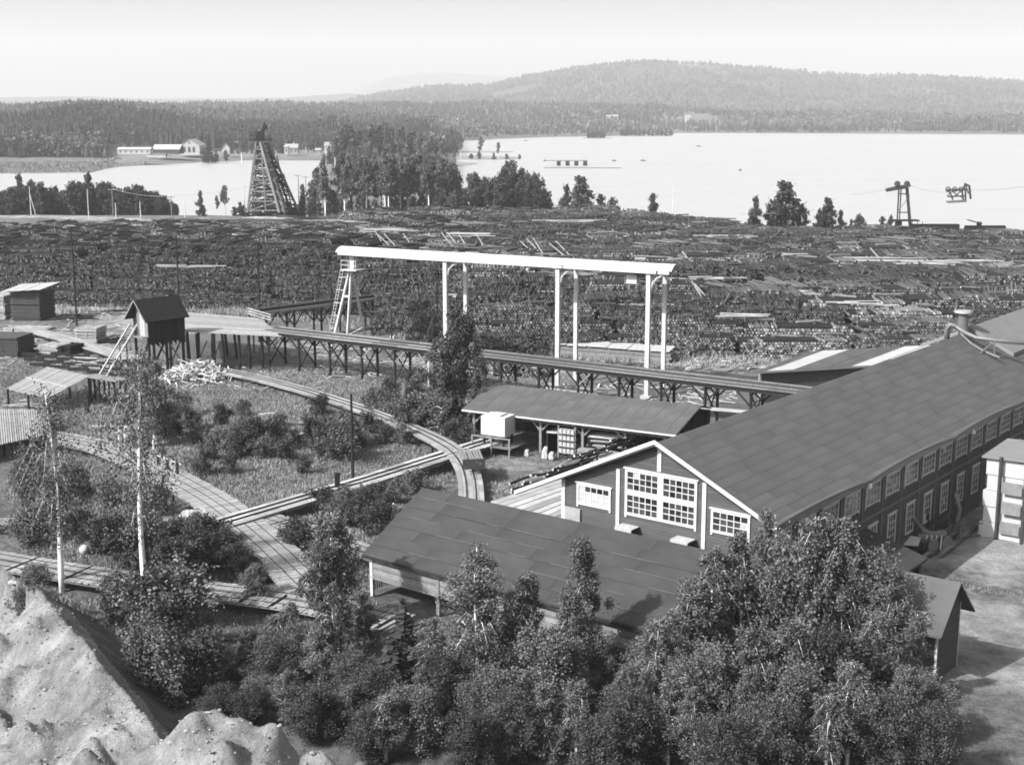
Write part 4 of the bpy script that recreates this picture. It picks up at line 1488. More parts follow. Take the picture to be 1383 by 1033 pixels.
# elevated tramway (trestle)
DZ = 4.5
ta, tb = at(352, 447, DZ), at(1085, 533, DZ)
td = unit(tb - ta)
tr_ = V(td[1], -td[0], 0)          # toward the viewer
TL = np.linalg.norm(tb - ta)
tres = thing('elevated_tramway', 'long dark elevated tramway deck on timber trestles crossing the yard', 'trestle bridge', ta * V(1, 1, 0))
TWd = 3.6
def TP(s, n_, z):
    p = ta + td * s - tr_ * n_
    return V(p[0], p[1], z)
m = MB()
s = 0.0
while s < TL:
    l = .30
    m.box(TP(s, 0.1 + rng.uniform(-.05, .05), DZ - .08), td * (l - .02), -tr_ * (TWd - .2), V(0, 0, .06))
    s += l
tag(m.build('planking', 'deck_dark', tres, origin=ta), kind='stuff')
for n_, w_, mm_ in ((-.06, .34, 'grey_wood'), (1.45, .22, 'grey_wood'), (TWd - .3, .3, 'grey_wood'), (.75, .09, 'iron'), (2.3, .09, 'iron')):
    mm = MB()
    s = 0
    while s < TL:
        l = min(rng.uniform(3.6, 5), TL - s)
        mm.box(TP(s + .02, n_, DZ + .0), td * (l - .04), -tr_ * w_, V(0, 0, .12 + .01 * rng.random()))
        s += l
    mm.build('edge_beam' if w_ > .1 else 'rail', mm_, tres, origin=ta)
for n_ in (.15, TWd - .25):
    MB().box(TP(0, n_, DZ - .45), td * TL, -tr_ * .2, V(0, 0, .36)).build('girder', 'dark_wood', tres, origin=ta)
foots = []
k = 0
s = 1.0
while s < TL:
    bent = thing('bent', None, None, TP(s, 1.5, 0))
    bent.parent = tres
    bent.location = Vector(TP(s, 1.5, 0)) - tres.location
    mm = MB()
    for n_ in (.3, TWd - .4):
        b = TP(s, n_, 0)
        g = hz(b[0], b[1])
        mat_ = 'white' if (k == 5 and n_ < 1) else 'dark_wood'
        MB().cyl(V(b[0], b[1], g - .4), TP(s, n_, DZ - .5), .17, .15, 8).build('post', mat_, bent, origin=V(b[0], b[1], g))
        for sg in (-1, 1):
            MB().beam(TP(s, n_, DZ - 1.9), TP(s + sg * 1.5, n_, DZ - .5), .13, .15).build('knee_brace', 'grey_wood' if (k == 5 or (sg > 0 and k in (3, 4, 9))) else 'dark_wood', bent, origin=b)
    MB().beam(TP(s, .3, .3), TP(s, TWd - .4, 3.6), .1, .14).build('cross_brace', 'dark_wood', bent, origin=TP(s, 1, 1))
    MB().beam(TP(s + .1, .3, 3.6), TP(s + .1, TWd - .4, .3), .1, .14).build('cross_brace', 'dark_wood', bent, origin=TP(s, 1, 1))
    MB().box(TP(s - .12, 0, DZ - .7), td * .24, -tr_ * (TWd - .1), V(0, 0, .24)).build('cap_beam', 'dark_wood', bent, origin=TP(s, 1, 1))
    k += 1
    s += 4.9
# lower pipe/plank walkway seen under its right part
for (x0, y0, x1, y1, z_) in ((872, 545, 1060, 560, 2.1), (740, 523, 870, 545, 1.2)):
    a, b = at(x0, y0, z_), at(x1, y1, z_)
    tag(MB().beam(a, b, .7, .18).build('plank_gangway', 'pale_wood', origin=a), 'pale plank gangway under the %s of the elevated tramway' % ('right end' if x0 > 800 else 'middle'), 'gangway')

# wide platform joining hut and trestle
apron('hut_platform', 'wide pale plank landing between the stilted hut and the elevated tramway', [(240, 447), (240, 421), (352, 430), (378, 454)], DZ, 'deck_wood', 20)
for k in range(13):
    px = 252 + (k % 7) * 17
    py = 449 if k < 7 else 436
    b = at(px, py, DZ)
    b = V(b[0] + rng.uniform(-.3, .3), b[1], 0)
    mm = MB().cyl(V(b[0], b[1], -.3), V(b[0] + rng.normal(0, .2), b[1], DZ - .15), .2, .17, 8)
    tag(mm.build('timber_pile', 'dark_wood', origin=b), 'dark timber post under the landing beside the stilted hut', 'post', 'posts under the hut landing')
for k in range(6):
    px = 262 + k * 19
    a = at(px, 452, DZ)
    a = V(a[0], a[1], .4)
    tag(MB().beam(a, a + V(1.6, -.3, 3.4), .12, .14).build('cross_brace', 'dark_wood', origin=a), 'slanting dark brace between the posts under the landing', 'brace', 'braces under the hut landing')
rail_ = thing('landing_railing', 'pale three-rail fence on the corner of the raised landing', 'railing', at(350, 433, DZ))
ra, rb = at(335, 427, DZ), at(366, 436, DZ)
for t in (0, .5, 1):
    p = ra + (rb - ra) * t
    MB().cbox(p, .1, .1, 1.15).build('post', 'grey_wood', rail_, origin=p)
for z_ in (.35, .7, 1.05):
    MB().beam(ra + V(0, 0, z_), rb + V(0, 0, z_), .05, .1).build('rail', 'pale_wood', rail_, origin=ra)

# second elevated conveyor toward the log field
ca, cb = at(352, 424, 4.2), at(668, 384, 4.4)
cd = unit(cb - ca)
cr = V(cd[1], -cd[0], 0)
CL = np.linalg.norm(cb - ca)
conv = thing('conveyor_trestle', 'dark raised conveyor trough on bents running toward the log field', 'conveyor', ca * V(1, 1, 0))
def CP(s, n_, z):
    p = ca + cd * s - cr * n_
    return V(p[0], p[1], z)
MB().box(CP(0, 0, 4.1), cd * CL, -cr * 2.2, V(0, 0, .1)).build('trough_floor', 'deck_dark', conv, origin=ca)
for n_, z_, mm_ in ((-.02, 4.05, 'grey_wood'), (.2, 4.5, 'dark_wood'), (2.1, 4.4, 'grey_wood')):
    MB().box(CP(0, n_, z_), cd * CL, -cr * .14, V(0, 0, .26)).build('side_board', mm_, conv, origin=ca)
s = 1.0
while s < CL:
    for n_ in (.2, 2.0):
        b = CP(s, n_, 0)
        MB().cyl(V(b[0], b[1], -.3), CP(s, n_, 4.05), .17, .15, 7).build('post', 'dark_wood', conv, origin=b)
        MB().beam(CP(s, n_, 1.9), CP(s + 1.7, n_, 4.0), .12, .14).build('brace', 'dark_wood', conv, origin=b)
        MB().beam(CP(s, n_, 1.9), CP(s - 1.7, n_, 4.0), .12, .14).build('brace', 'dark_wood', conv, origin=b)
    s += 4.6

# ------------------------------------------------------------------ stilted hut and chute
h0 = at(181, 512, 0)
haz = math.radians(40)
HA = V(math.sin(haz), math.cos(haz), 0)      # along the ridge, away
HB = V(math.cos(haz), -math.sin(haz), 0)      # across, to the right
hb = V(*atY(189, 457, 161.5))
hb[2] = 4.75
def HP(a, b, z):
    p = hb + HA * a + HB * b
    return V(p[0], p[1], z)
sh = thing('stilted_hut', 'dark gabled hut on timber stilts beside the raised landing', 'hut', HP(2, 0, 0))
hwid, hlen, fz, ez, rz_ = 3.0, 5.2, 4.75, 7.25, 9.0
m = MB()
pr = [(-1.2, fz), (1.8, fz), (1.8, ez), (.3, rz_ - .1), (-1.2, ez)]
A = [HP(0, b, z) for b, z in pr]
B = [HP(hlen, b, z) for b, z in pr]
m.quad(A)
m.quad(B[::-1])
m.quad([A[1], B[1], B[2], A[2]])
m.quad([A[0], A[4], B[4], B[0]])
m.quad([A[0], B[0], B[1], A[1]])
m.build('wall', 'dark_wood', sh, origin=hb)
m = MB()
for k in range(9):
    b0_ = 1.8 - (k + 1) * .24
    zt = ez + (rz_ - .1 - ez) * (1 - abs(b0_ + .12 - .3) / 1.5) - .05
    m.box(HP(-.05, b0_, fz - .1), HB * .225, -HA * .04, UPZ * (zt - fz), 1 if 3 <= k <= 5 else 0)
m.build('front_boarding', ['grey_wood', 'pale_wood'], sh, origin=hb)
m = MB()
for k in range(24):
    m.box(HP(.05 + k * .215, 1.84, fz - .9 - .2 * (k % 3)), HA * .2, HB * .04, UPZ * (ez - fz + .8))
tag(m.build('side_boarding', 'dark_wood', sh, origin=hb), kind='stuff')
m = MB()
for sg in (-1, 1):
    e_b = .3 + sg * 2.15
    e_z = rz_ - 2.15 * (rz_ - ez) / 1.5 + .05
    q = [HP(-.8, .3, rz_), HP(hlen + .3, .3, rz_), HP(hlen + .3, e_b, e_z), HP(-.8, e_b, e_z)]
    if np.cross(q[1] - q[0], q[2] - q[0])[2] < 0:
        q = q[::-1]
    m.hexa(q + [p + V(0, 0, .1) for p in q])
m.build('roof', 'dark_wood', sh, origin=hb)
for sg in (-1, 1):
    e_b = .3 + sg * 2.2
    e_z = rz_ - 2.2 * (rz_ - ez) / 1.5 + .08
    MB().beam(HP(-.85, .3, rz_ + .04), HP(-.85, e_b, e_z), .05, .16).build('barge_board', 'grey_wood', sh, origin=hb)
for a in (.1, 2.6, 5.0):
    for b in (-1.0, 1.6):
        p = HP(a, b, 0)
        MB().cyl(V(p[0], p[1], -.3), HP(a, b, fz), .2, .17, 8).build('stilt', 'dark_wood', sh, origin=p)
    MB().beam(HP(a, -1, .6), HP(a, 1.6, 4.2), .1, .15).build('brace', 'dark_wood', sh, origin=HP(a, 0, 1))
for b in (-1.0, 1.6):
    MB().beam(HP(.1, b, .6), HP(2.6, b, 4.2), .1, .15).build('brace', 'dark_wood', sh, origin=HP(1, b, 1))
    MB().beam(HP(5, b, .6), HP(2.6, b, 4.2), .1, .15).build('brace', 'grey_wood', sh, origin=HP(1, b, 1))
MB().box(HP(-1.0, -.3, fz - .1), HB * 2.2, HA * 1.0, UPZ * .1).build('landing', 'grey_wood', sh, origin=hb)

ct, cbm = HP(-.1, -1.0, 6.0), at(139, 507, .8)
cdir = unit(cbm - ct)
csd = unit(np.cross(cdir, UPZ))
chu = thing('inclined_ramp', 'steep pale two-rail ramp climbing from the yard to the stilted hut', 'ramp', cbm * V(1, 1, 0))
for off in (-.55, .55):
    MB().beam(ct + csd * off, cbm + csd * off, .16, .16).build('runner', 'pale_wood', chu, origin=ct)
L_ = np.linalg.norm(cbm - ct)
for k in range(20):
    p = ct + cdir * (L_ * (k + .5) / 20) - V(0, 0, .13)
    MB().beam(p - csd * .6, p + csd * .6, .1, .06).build('rung', 'grey_wood', chu, origin=p)
for t in (.35, .7):
    p = ct + cdir * L_ * t
    for off in (-.5, .5):
        q = p + csd * off
        MB().cyl(V(q[0], q[1], -.2), q - V(0, 0, .1), .09, .08, 6).build('prop', 'dark_wood', chu, origin=q)

# waste wood heap beside the hut
wc = at(275, 512, 0)
P0, P1, Rr, T_ = [], [], [], []
for k in range(520):
    a, r_ = rng.uniform(0, 6.28), abs(rng.normal(0, 1.0)) * 2.4
    x, y = wc[0] + math.cos(a) * r_ * 1.15 - .8, wc[1] + math.sin(a) * r_ * 1.1
    z = max(.05, 2.2 * (1 - r_ / 5.2)) * rng.uniform(.6, 1)
    t = rng.uniform(0, 6.28)
    L = rng.uniform(.4, 1.5)
    P0.append((x, y, z))
    P1.append((x + math.cos(t) * L, y + math.sin(t) * L, max(.05, z + rng.normal(-.1, .3))))
    Rr.append(rng.uniform(.05, .1))
    T_.append(rng.uniform(.5, 1.4))
MT['waste'] = mat('slab_waste', 0.42, 0.9, 0.2, 2, tone=True)
v_, lt2, lp_, mi_, tn_ = prisms(np.array(P0), np.array(P1), np.array(Rr), 4, np.array(T_))
heap = link_mesh('slabwood_heap', mesh_from_arrays('slabwood_heap', v_, lt2, lp_, ['waste', 'waste'], mi=mi_, tone=tn_))
tag(heap, 'jumbled heap of pale slabwood offcuts below the stilted hut', 'wood heap', kind='stuff')

mm = MB()
for (x0, x1, y0, y1, n_) in ((-20, 175, 405, 500, 420), (425, 1010, 482, 500, 420), (420, 700, 500, 520, 60), (700, 1050, 520, 548, 160), (250, 420, 500, 530, 60)):
    for k in range(n_):
        p = at(rng.uniform(x0, x1), rng.uniform(y0, y1), 0)
        p[2] = hz(p[0], p[1]) + rng.uniform(.03, .12)
        a = rng.uniform(0, 3.14)
        L = rng.uniform(.4, 2.4)
        mm.beam(p, p + V(math.cos(a) * L, math.sin(a) * L, rng.uniform(-.02, .12)), rng.uniform(.1, .26), .05)
tag(mm.build('wood_debris', 'pale_wood'), 'loose boards and slabs strewn over the yard', 'wood debris', kind='stuff')

# ------------------------------------------------------------------ white gantry crane
g0 = at(752, 525, 0)
gd = unit(V(.877, -.48, 0))
gn = V(-gd[1], gd[0], 0)             # away from the viewer
gan = thing('gantry_crane', 'long white gantry crane with curved beam cover over the yard', 'gantry crane', g0)
def GP(t, n_, z):
    p = g0 + gd * t + gn * n_
    return V(p[0], p[1], z)
GZt = 13.7
legs_t = (-14.8, 0.0, 11.0)
for t in legs_t:
    MB().box(GP(t - .24, -.05, -.3), gd * .48, gn * .42, UPZ * (GZt + .5)).build('front_leg', 'white', gan, origin=GP(t, 0, 0))
    MB().box(GP(t - .22, 4.6, -.3), gd * .44, gn * .38, UPZ * (GZt - .1)).build('rear_leg', 'white', gan, origin=GP(t, 4.6, 0))
    MB().box(GP(t - .2, .38, GZt - .5), gd * .4, gn * 4.2, UPZ * .45).build('cross_beam', 'white', gan, origin=GP(t, 2, GZt))
    pts_ = [GP(t + .25, .2, GZt - 1.6), GP(t + .45, .2, GZt - .9), GP(t + 1.0, .2, GZt - .35), GP(t + 1.7, .2, GZt - .1)]
    MB().tube(pts_, .13, 6).build('knee_bracket', 'white', gan, origin=GP(t, 0, GZt))
    MB().cbox(GP(t, .1, -.2), 1.1, 1.1, .5, math.atan2(gd[1], gd[0])).build('footing', 'whitewash', gan, origin=GP(t, 0, 0))
bt0, bt1 = -30.2, 13.6
MB().box(GP(bt0 + .8, .9, GZt - .05), gd * (bt1 - bt0 - .8), gn * .35, UPZ * .5).build('runway_beam', 'white', gan, origin=GP(0, 1, GZt))
MT['gantry_under'] = MT['trim_dim']
secs = ((-30.2, -13.6), (-14.4, 1.2), (.3, 12.3), (11.9, 13.8))
for k, (s0, s1) in enumerate(secs):
    m = MB()
    n = 8
    prof = [(-.35 + 2.7 * i / n, GZt + .45 + .62 * math.sin(math.pi * i / n) ** .8 - (.0)) for i in range(n + 1)]
    z_off = .02 * k
    for i in range(n):
        (a0, z0), (a1, z1) = prof[i], prof[i + 1]
        q = [GP(s0, a0, z0 + z_off), GP(s1, a0, z0 + z_off), GP(s1, a1, z1 + z_off), GP(s0, a1, z1 + z_off)]
        m.hexa([p - V(0, 0, .06) for p in q] + q)
    m.build('beam_cover', 'white', gan, origin=GP(s0, 0, GZt))
    MB().box(GP(s0 + .3, -.3, GZt + .1), gd * (s1 - s0 - .6), gn * .05, UPZ * .33).build('fascia', 'trim_dim', gan, origin=GP(s0, 0, GZt))
# end A-frame with platform, railing and ladder
tA = -28.4
top = GP(tA, 1.0, GZt - .2)
for (px, py, tz) in ((443, 487, 11.9), (467, 491, 11.9), (497, 474, 10.6)):
    f_ = at(px, py, 0)
    tp = GP(tA, .6, tz) + (f_ - GP(tA, .6, 0)) * V(.09, .09, 0)
    MB().beam(f_ - V(0, 0, .3), tp, .28, .28).build('frame_leg', 'white' if px < 470 else 'trim_dim', gan, origin=f_)
    MB().cbox(f_ - V(0, 0, .3), 1.3, 1.3, .55, .3).build('footing', 'whitewash', gan, origin=f_)
def legpt(px, py, t):
    f_ = at(px, py, 0)
    tp = GP(tA, .6, 11.9) + (f_ - GP(tA, .6, 0)) * V(.09, .09, 0)
    return f_ + (tp - f_) * t
for a, b, t in (((443, 487), (467, 491), .72), ((443, 487), (467, 491), .3), ((467, 491), (497, 474), .3)):
    MB().beam(legpt(*a, t), legpt(*b, t), .22, .24).build('tie', 'white', gan, origin=legpt(*a, t))
MB().box(GP(tA - .3, .5, 12.0), gd * .6, gn * .6, UPZ * (GZt - 12.0)).build('head_post', 'white', gan, origin=top)
MB().cbox(GP(tA, .8, 11.9), 2.3, 2.2, .12, math.atan2(gd[1], gd[0])).build('platform', 'white', gan, origin=GP(tA, .8, 11.9))
pc_ = GP(tA, .8, 12.02)
for sx in (-1.08, 0, 1.08):
    for sy in (-1.02, 1.02):
        MB().cbox(pc_ + gd * sx + gn * sy, .07, .07, 1.15).build('rail_post', 'white', gan, origin=pc_)
for z_ in (.55, 1.12):
    for sy in (-1.02, 1.02):
        MB().beam(pc_ - gd * 1.1 + gn * sy + V(0, 0, z_), pc_ + gd * 1.1 + gn * sy + V(0, 0, z_), .05, .06).build('handrail', 'white', gan, origin=pc_)
    for sx in (-1.08, 1.08):
        MB().beam(pc_ + gd * sx - gn * 1.0 + V(0, 0, z_), pc_ + gd * sx + gn * 1.0 + V(0, 0, z_), .05, .06).build('handrail', 'white', gan, origin=pc_)
la, lb = GP(tA - 1.3, .3, 12.0), at(440, 482, 0)
ld = unit(lb - la)
ls = unit(np.cross(ld, gn))
lad = thing('ladder', None, None, lb)
lad.parent = gan
lad.location = Vector(lb) - gan.location
for off in (-.2, .2):
    MB().beam(la + gd * off, lb + gd * off, .06, .06).build('side_rail', 'trim_dim', lad, origin=lb)
Ll = np.linalg.norm(lb - la)
for k in range(7):
    p = la + ld * Ll * (k + .6) / 7
    MB().beam(p - gd * .3, p + gd * .95, .07, .07).build('bracket', 'white', lad, origin=p)
for k in range(26):
    p = la + ld * Ll * (k + .5) / 26
    MB().beam(p - gd * .2, p + gd * .2, .04, .04).build('rung', 'trim_dim', lad, origin=p)
# hoist trolley
ht = GP(8.7, 1.1, GZt - 1.25)
hoist = thing('hoist_trolley', 'small white box hoist hanging under the gantry beam near its right end', 'hoist', ht)
MB().cbox(ht, 1.25, .8, .95, math.atan2(gd[1], gd[0])).build('cabin', 'white', hoist, origin=ht)
MB().cyl(ht + gd * 1.0 + gn * -.2 + V(0, 0, .3), ht + gd * 1.9 + V(0, 0, .3), .28, .28, 10).build('drum', 'iron', hoist, origin=ht)
MB().cbox(ht + gd * .9 + V(0, 0, .7), .9, .5, .9, math.atan2(gd[1], gd[0])).build('carriage', 'iron', hoist, origin=ht)
MB().cyl(ht + gd * 1.5 + V(0, 0, .2), ht + gd * 1.5 + V(0, 0, -.7), .03, .03, 5).build('hook_rope', 'iron', hoist, origin=ht)

# ------------------------------------------------------------------ lumber yard at the left
def lumber(px, py, w, dpt, hgt, rot, mface, label, layers=None, roof=False, seedk=0, z=0.0, tilt=.0):
    p = at(px, py, z)
    lay = layers or max(2, int(hgt / .22))
    root = thing('lumber_stack', label, 'lumber stack', p)
    ca_, sa_ = math.cos(rot), math.sin(rot)
    m = MB()
    for k in range(lay):
        h = hgt / lay
        jx, jy = rng.normal(0, .07, 2)
        if k % 2 == 0:
            m.cbox(p + V(jx, jy, k * h), w + rng.normal(0, .08), dpt + rng.normal(0, .08), h * .72, rot)
        else:
            for q in (-.42, 0, .42):
                m.cbox(p + V(ca_, sa_, 0) * q * w + V(0, 0, k * h - h * .28), .12, dpt, h * 1.25, rot)
            m.cbox(p + V(jx, jy, k * h), w + rng.normal(0, .03), dpt, h * .72, rot)
    tag(m.build('board_layers', mface, root, origin=p), kind='stuff')
    if roof:
        n = 12
        for k in range(n):
            c = p + V(ca_, sa_, 0) * (w * 1.25) * (k / (n - 1) - .5) + V(0, 0, hgt + .22 + .35 * (k / n) + rng.uniform(-.03, .05))
            a, b = c + V(-sa_, ca_, 0) * (-dpt * .66 - rng.uniform(0, .35)), c + V(-sa_, ca_, 0) * (dpt * .6) + V(0, 0, .35)
            MB().beam(a, b, w * 1.25 / n * .96, .05).build('cover_board', 'pale_wood', root, origin=c)
        for q in (-.4, .4):
            MB().beam(p + V(-sa_, ca_, 0) * q * dpt - V(ca_, sa_, 0) * w * .55 + V(0, 0, hgt + .08), p + V(-sa_, ca_, 0) * q * dpt + V(ca_, sa_, 0) * w * .55 + V(0, 0, hgt + .3), .15, .15).build('cover_bearer', 'dark_wood', root, origin=p)
    for q in (-.4, .4):
        MB().cbox(p + V(ca_, sa_, 0) * q * w - V(0, 0, .35), .3, dpt, .34, rot).build('foundation_beam', 'dark_wood', root, origin=p)
    return root


YR = math.radians(-8)
lumber(46, 431, 4.6, 5, 4.4, YR, 'brown_wall', 'tall dark lumber stack with pale slanting cover boards at the left edge', roof=True)
lumber(4, 428, 3.4, 5, 3.6, YR, 'pale_wood', 'tall pale lumber stack partly behind the dark covered one')
lumber(15, 478, 4.4, 4.5, 2.6, YR, 'brown_wall', 'dark squat lumber stack at the left edge below the covered one')
lumber(124, 462, 3.1, 3.2, 2.2, YR, 'pale_wood', 'bright cube of stacked sawn boards beside the yard road')
lumber(74, 478, 3.2, 2.6, 1.4, math.radians(-24), 'pale_wood', 'low pale board stack with a rag on top near the sloping roof')
lumber(97, 478, 2.0, 2.6, 1.35, math.radians(-24), 'dark_wood', 'low dark board stack adjoining the pale one')
lumber(700, 505, 5, 1.5, .5, math.radians(-28), 'grey_wood', 'thin stack of boards lying by the gantry legs')
lumber(40, 446, 6.5, 3, .5, YR, 'pale_wood', 'flat layer of pale boards on bearers under the covered stack')
lumber(140, 498, 2.8, 2, .35, math.radians(-20), 'pale_wood', 'thin loose layer of pale boards at the foot of the ramp')
# bright planks deck running down to the hut
track('yard_walkway', 'pale raised plank walkway through the lumber yard toward the stilted hut', 'walkway', [at(28, 440, .9), at(90, 457, .9), at(178, 484, .9)], 2.6, plank=.3, cross=False, longw=.32, rails=(), legs=3.5)
# dark heaps and debris
for (px, py, n_, s_, lab) in ((105, 433, 26, 2.6, 'heap of dark scrap timber by the pole on the yard road'), (152, 462, 30, 1.6, 'dark tangled scrap heap beside the bright board cube'), (160, 425, 8, 3, 'few long poles lying on the pale yard road'), (118, 492, 14, 2.4, 'jumble of pale slabs between board stack and ramp'), (50, 550, 18, 2.2, 'scattered slabs under the sloping board roof')):
    p = at(px, py, 0)
    mm = MB()
    for k in range(n_):
        o = p + V(rng.normal(0, s_ * .5), rng.normal(0, 1.0), rng.uniform(.05, .2 + .4 * s_ / 2))
        a = rng.normal(0, .35)
        L = rng.uniform(.8, 1.6) * s_
        mm.beam(o - V(math.cos(a), math.sin(a), 0) * L / 2, o + V(math.cos(a), math.sin(a), 0) * L / 2 + V(0, 0, rng.normal(0, .2)), .14, .08)
    tag(mm.build('scrap_heap', 'pale_wood' if 'pale slabs' in lab or 'scattered' in lab else 'dark_wood', origin=p), lab, 'scrap heap')
# foundation beams left from cleared stacks
for r_ in range(5):
    for c_ in range(5):
        p = at(22 + c_ * 26 + r_ * 8, 466 + r_ * 7 + c_ * 3.2, .2)
        mm = MB().cbox(p, 2.6, .3, .35, YR + rng.normal(0, .05))
        tag(mm.build('foundation_timber', 'dark_wood', origin=p), 'dark foundation timber of a cleared stack in the lumber yard', 'foundation timber', 'stack foundations in the lumber yard')
p = at(40, 490, .35)
# low sloping board roof with trestle platform
sq = [at(10, 524, 1.9), at(66, 537.5, 1.7), at(121.5, 507.5, 3.0), at(64, 495.5, 3.0)]
slr = thing('sloping_roof', 'low sloping roof of weathered boards on posts at the left', 'board roof', sq[0] * V(1, 1, 0))
n = 22
for k in range(n):
    a, b = k / n + .006, (k + 1) / n - .006
    lo_a, lo_b = sq[0] + (sq[1] - sq[0]) * a, sq[0] + (sq[1] - sq[0]) * b
    hi_a, hi_b = sq[3] + (sq[2] - sq[3]) * a, sq[3] + (sq[2] - sq[3]) * b
    e = unit(lo_a - hi_a) * rng.uniform(0, .3)
    zz = V(0, 0, rng.uniform(0, .05))
    q = [lo_a + e + zz, lo_b + e + zz, hi_b + zz, hi_a + zz]
    MB().hexa([x - V(0, 0, .05) for x in q] + q).build('roof_board', 'deck_wood', slr, origin=lo_a)
for t in (.45,):
    a, b = sq[0] + (sq[3] - sq[0]) * t, sq[1] + (sq[2] - sq[1]) * t
    MB().beam(a + V(0, 0, .1), b + V(0, 0, .1), .12, .08).build('batten', 'pale_wood', slr, origin=a)
for c in sq + [(sq[0] + sq[1]) / 2, (sq[2] + sq[3]) / 2]:
    MB().cyl(V(c[0], c[1], -.2), c - V(0, 0, .08), .13, .12, 7).build('post', 'dark_wood', slr, origin=c)
pa, pb = at(121.5, 507, 2.9), at(168, 514, 2.9)
plt = thing('trestle_platform', 'dark narrow trestle platform beside the sloping board roof', 'platform', pa * V(1, 1, 0))
MB().beam(pa, pb, 1.6, .14).build('deck', 'grey_wood', plt, origin=pa)
for t in (.04, .33, .62, .95):
    for off in (-.6, .6):
        p = pa + (pb - pa) * t + V(.2, 1, 0) * off
        MB().cyl(V(p[0], p[1], -.2), p - V(0, 0, .1), .12, .11, 7).build('post', 'dark_wood', plt, origin=p)
for t in (.04, .62):
    p, q = pa + (pb - pa) * t, pa + (pb - pa) * (t + .32)
    MB().beam(V(p[0], p[1], .3), V(q[0], q[1], 2.7), .1, .12).build('brace', 'dark_wood', plt, origin=p)
    MB().beam(V(q[0], q[1], .3), V(p[0], p[1], 2.7), .1, .12).build('brace', 'dark_wood', plt, origin=p)

# low board pile beyond the gantry
bpa, bpb = at(712, 478, .0), at(905, 492, .0)
bdd = unit(bpb - bpa)
bnn = V(-bdd[1], bdd[0], 0)
bs = thing('board_row', 'long low row of board piles with pale cover boards beyond the gantry', 'board pile', bpa)
mm = MB()
Lq = np.linalg.norm(bpb - bpa)
for k in range(7):
    mm.box(bpa + V(0, 0, k * .2), bdd * (Lq + rng.normal(0, .2)), bnn * 2.4, V(0, 0, .16))
tag(mm.build('board_layers', 'grey_wood', bs, origin=bpa), kind='stuff')
for k in range(7):
    o = bpa + bdd * (Lq * k / 7) + bnn * -.3 + V(0, 0, 1.5 + rng.uniform(0, .1))
    MB().box(o, bdd * (Lq / 7 - .1), bnn * 2.9 + V(0, 0, .25), V(0, 0, .06)).build('cover_board', 'pale_wood', bs, origin=o)
for (px, py, n_, lab, mm_) in ((960, 500, 40, 'spread of grey slabs between gantry and pale roofed shed', 'grey_wood'), (850, 497, 24, 'small heap of grey slabs at the foot of the right gantry leg', 'grey_wood'), (1010, 495, 26, 'pale slabs scattered by the pale roofed shed', 'pale_wood'), (760, 532, 26, 'slabs lying under the elevated tramway behind the open shed', 'pale_wood'), (820, 545, 30, 'dark slabs under the elevated tramway behind the open shed', 'grey_wood'), (520, 497, 22, 'pale boards strewn behind the elevated tramway by the frame tower', 'pale_wood'), (430, 478, 20, 'pale boards strewn behind the tramway left of the frame tower', 'pale_wood')):
    p = at(px, py, 0)
    mm = MB()
    for k in range(n_):
        o = p + V(rng.normal(0, 2.6), rng.normal(0, 1.6), rng.uniform(.02, .5))
        a = rng.normal(.6, .5)
        L = rng.uniform(1, 3)
        mm.beam(o, o + V(math.cos(a), math.sin(a), 0) * L + V(0, 0, rng.uniform(-.1, .1)), .2, .07)
    tag(mm.build('slab_spread', mm_, origin=p), lab, 'slab heap')
# log pile under the trestle behind the shed
vv_ = log_variant(6.5, 2.2, 1.9, .16, 900, endtone=1.5, barktone=1.5, loose=2, lay=False)
p = at(700, 511, 0)
o = link_mesh('log_pile', vv_)
o.location = tuple(p + V(0, 0, 0))
tag(o, 'small pile of pale round log ends under the tramway behind the open shed', 'log pile')
# small white sign-like box and bases
for (px, py, w_, h_, z_, lab) in ((514, 447, 1.7, .7, 2.0, 'white board trolley standing under the conveyor'), (530, 457, .6, .35, .2, 'small white block lying near the trolley')):
    p = at(px, py, 0)
    th_ = thing('board_trolley' if w_ > 1 else 'white_block', lab, 'trolley' if w_ > 1 else 'block', p)
    MB().cbox(p + V(0, 0, z_ - .6 if w_ > 1 else .02), w_, .7, h_, -.1).build('box', 'white', th_, origin=p)
    if w_ > 1:
        for q in (-.5, .5):
            MB().cyl(p + V(q, -.3, .45), p + V(q, .3, .45), .45, .45, 12).build('wheel', 'iron', th_, origin=p + V(q, 0, .4))
        MB().cbox(p + V(0, 0, .7), 1.5, .6, .7, -.1).build('frame', 'dark_wood', th_, origin=p)

# ------------------------------------------------------------------ timber trolley with boards on the curve
lc = at(639, 634, 1.1)
cart = thing('timber_trolley', 'timber trolley loaded with boards on the bend of the curved tramway', 'trolley', lc)
cdv = unit(at(628, 606, 1.1) - at(641, 634, 1.1))
csv = V(cdv[1], -cdv[0], 0)
for q in (.2, 1.6):
    for sgn in (-.5, .5):
        c = lc + cdv * q + csv * sgn
        MB().cyl(c - csv * .06 + V(0, 0, .25), c + csv * .06 + V(0, 0, .25), .25, .25, 12).build('wheel', 'iron', cart, origin=c)
MB().box(lc - csv * .7 + V(0, 0, .42), csv * 1.4, cdv * 2.1, UPZ * .16).build('chassis', 'iron', cart, origin=lc)
for k in range(7):
    for j in range(3):
        o = lc - csv * .85 + csv * (k * .255 + rng.uniform(-.03, .03)) + cdv * rng.uniform(-.7, 0) + V(0, 0, .6 + j * .15)
        MB().box(o, csv * .19 + cdv * rng.uniform(-.03, .03), cdv * rng.uniform(3.2, 4.4) + csv * rng.uniform(-.12, .12), UPZ * .1).build('board', 'grey_wood', cart, origin=o)
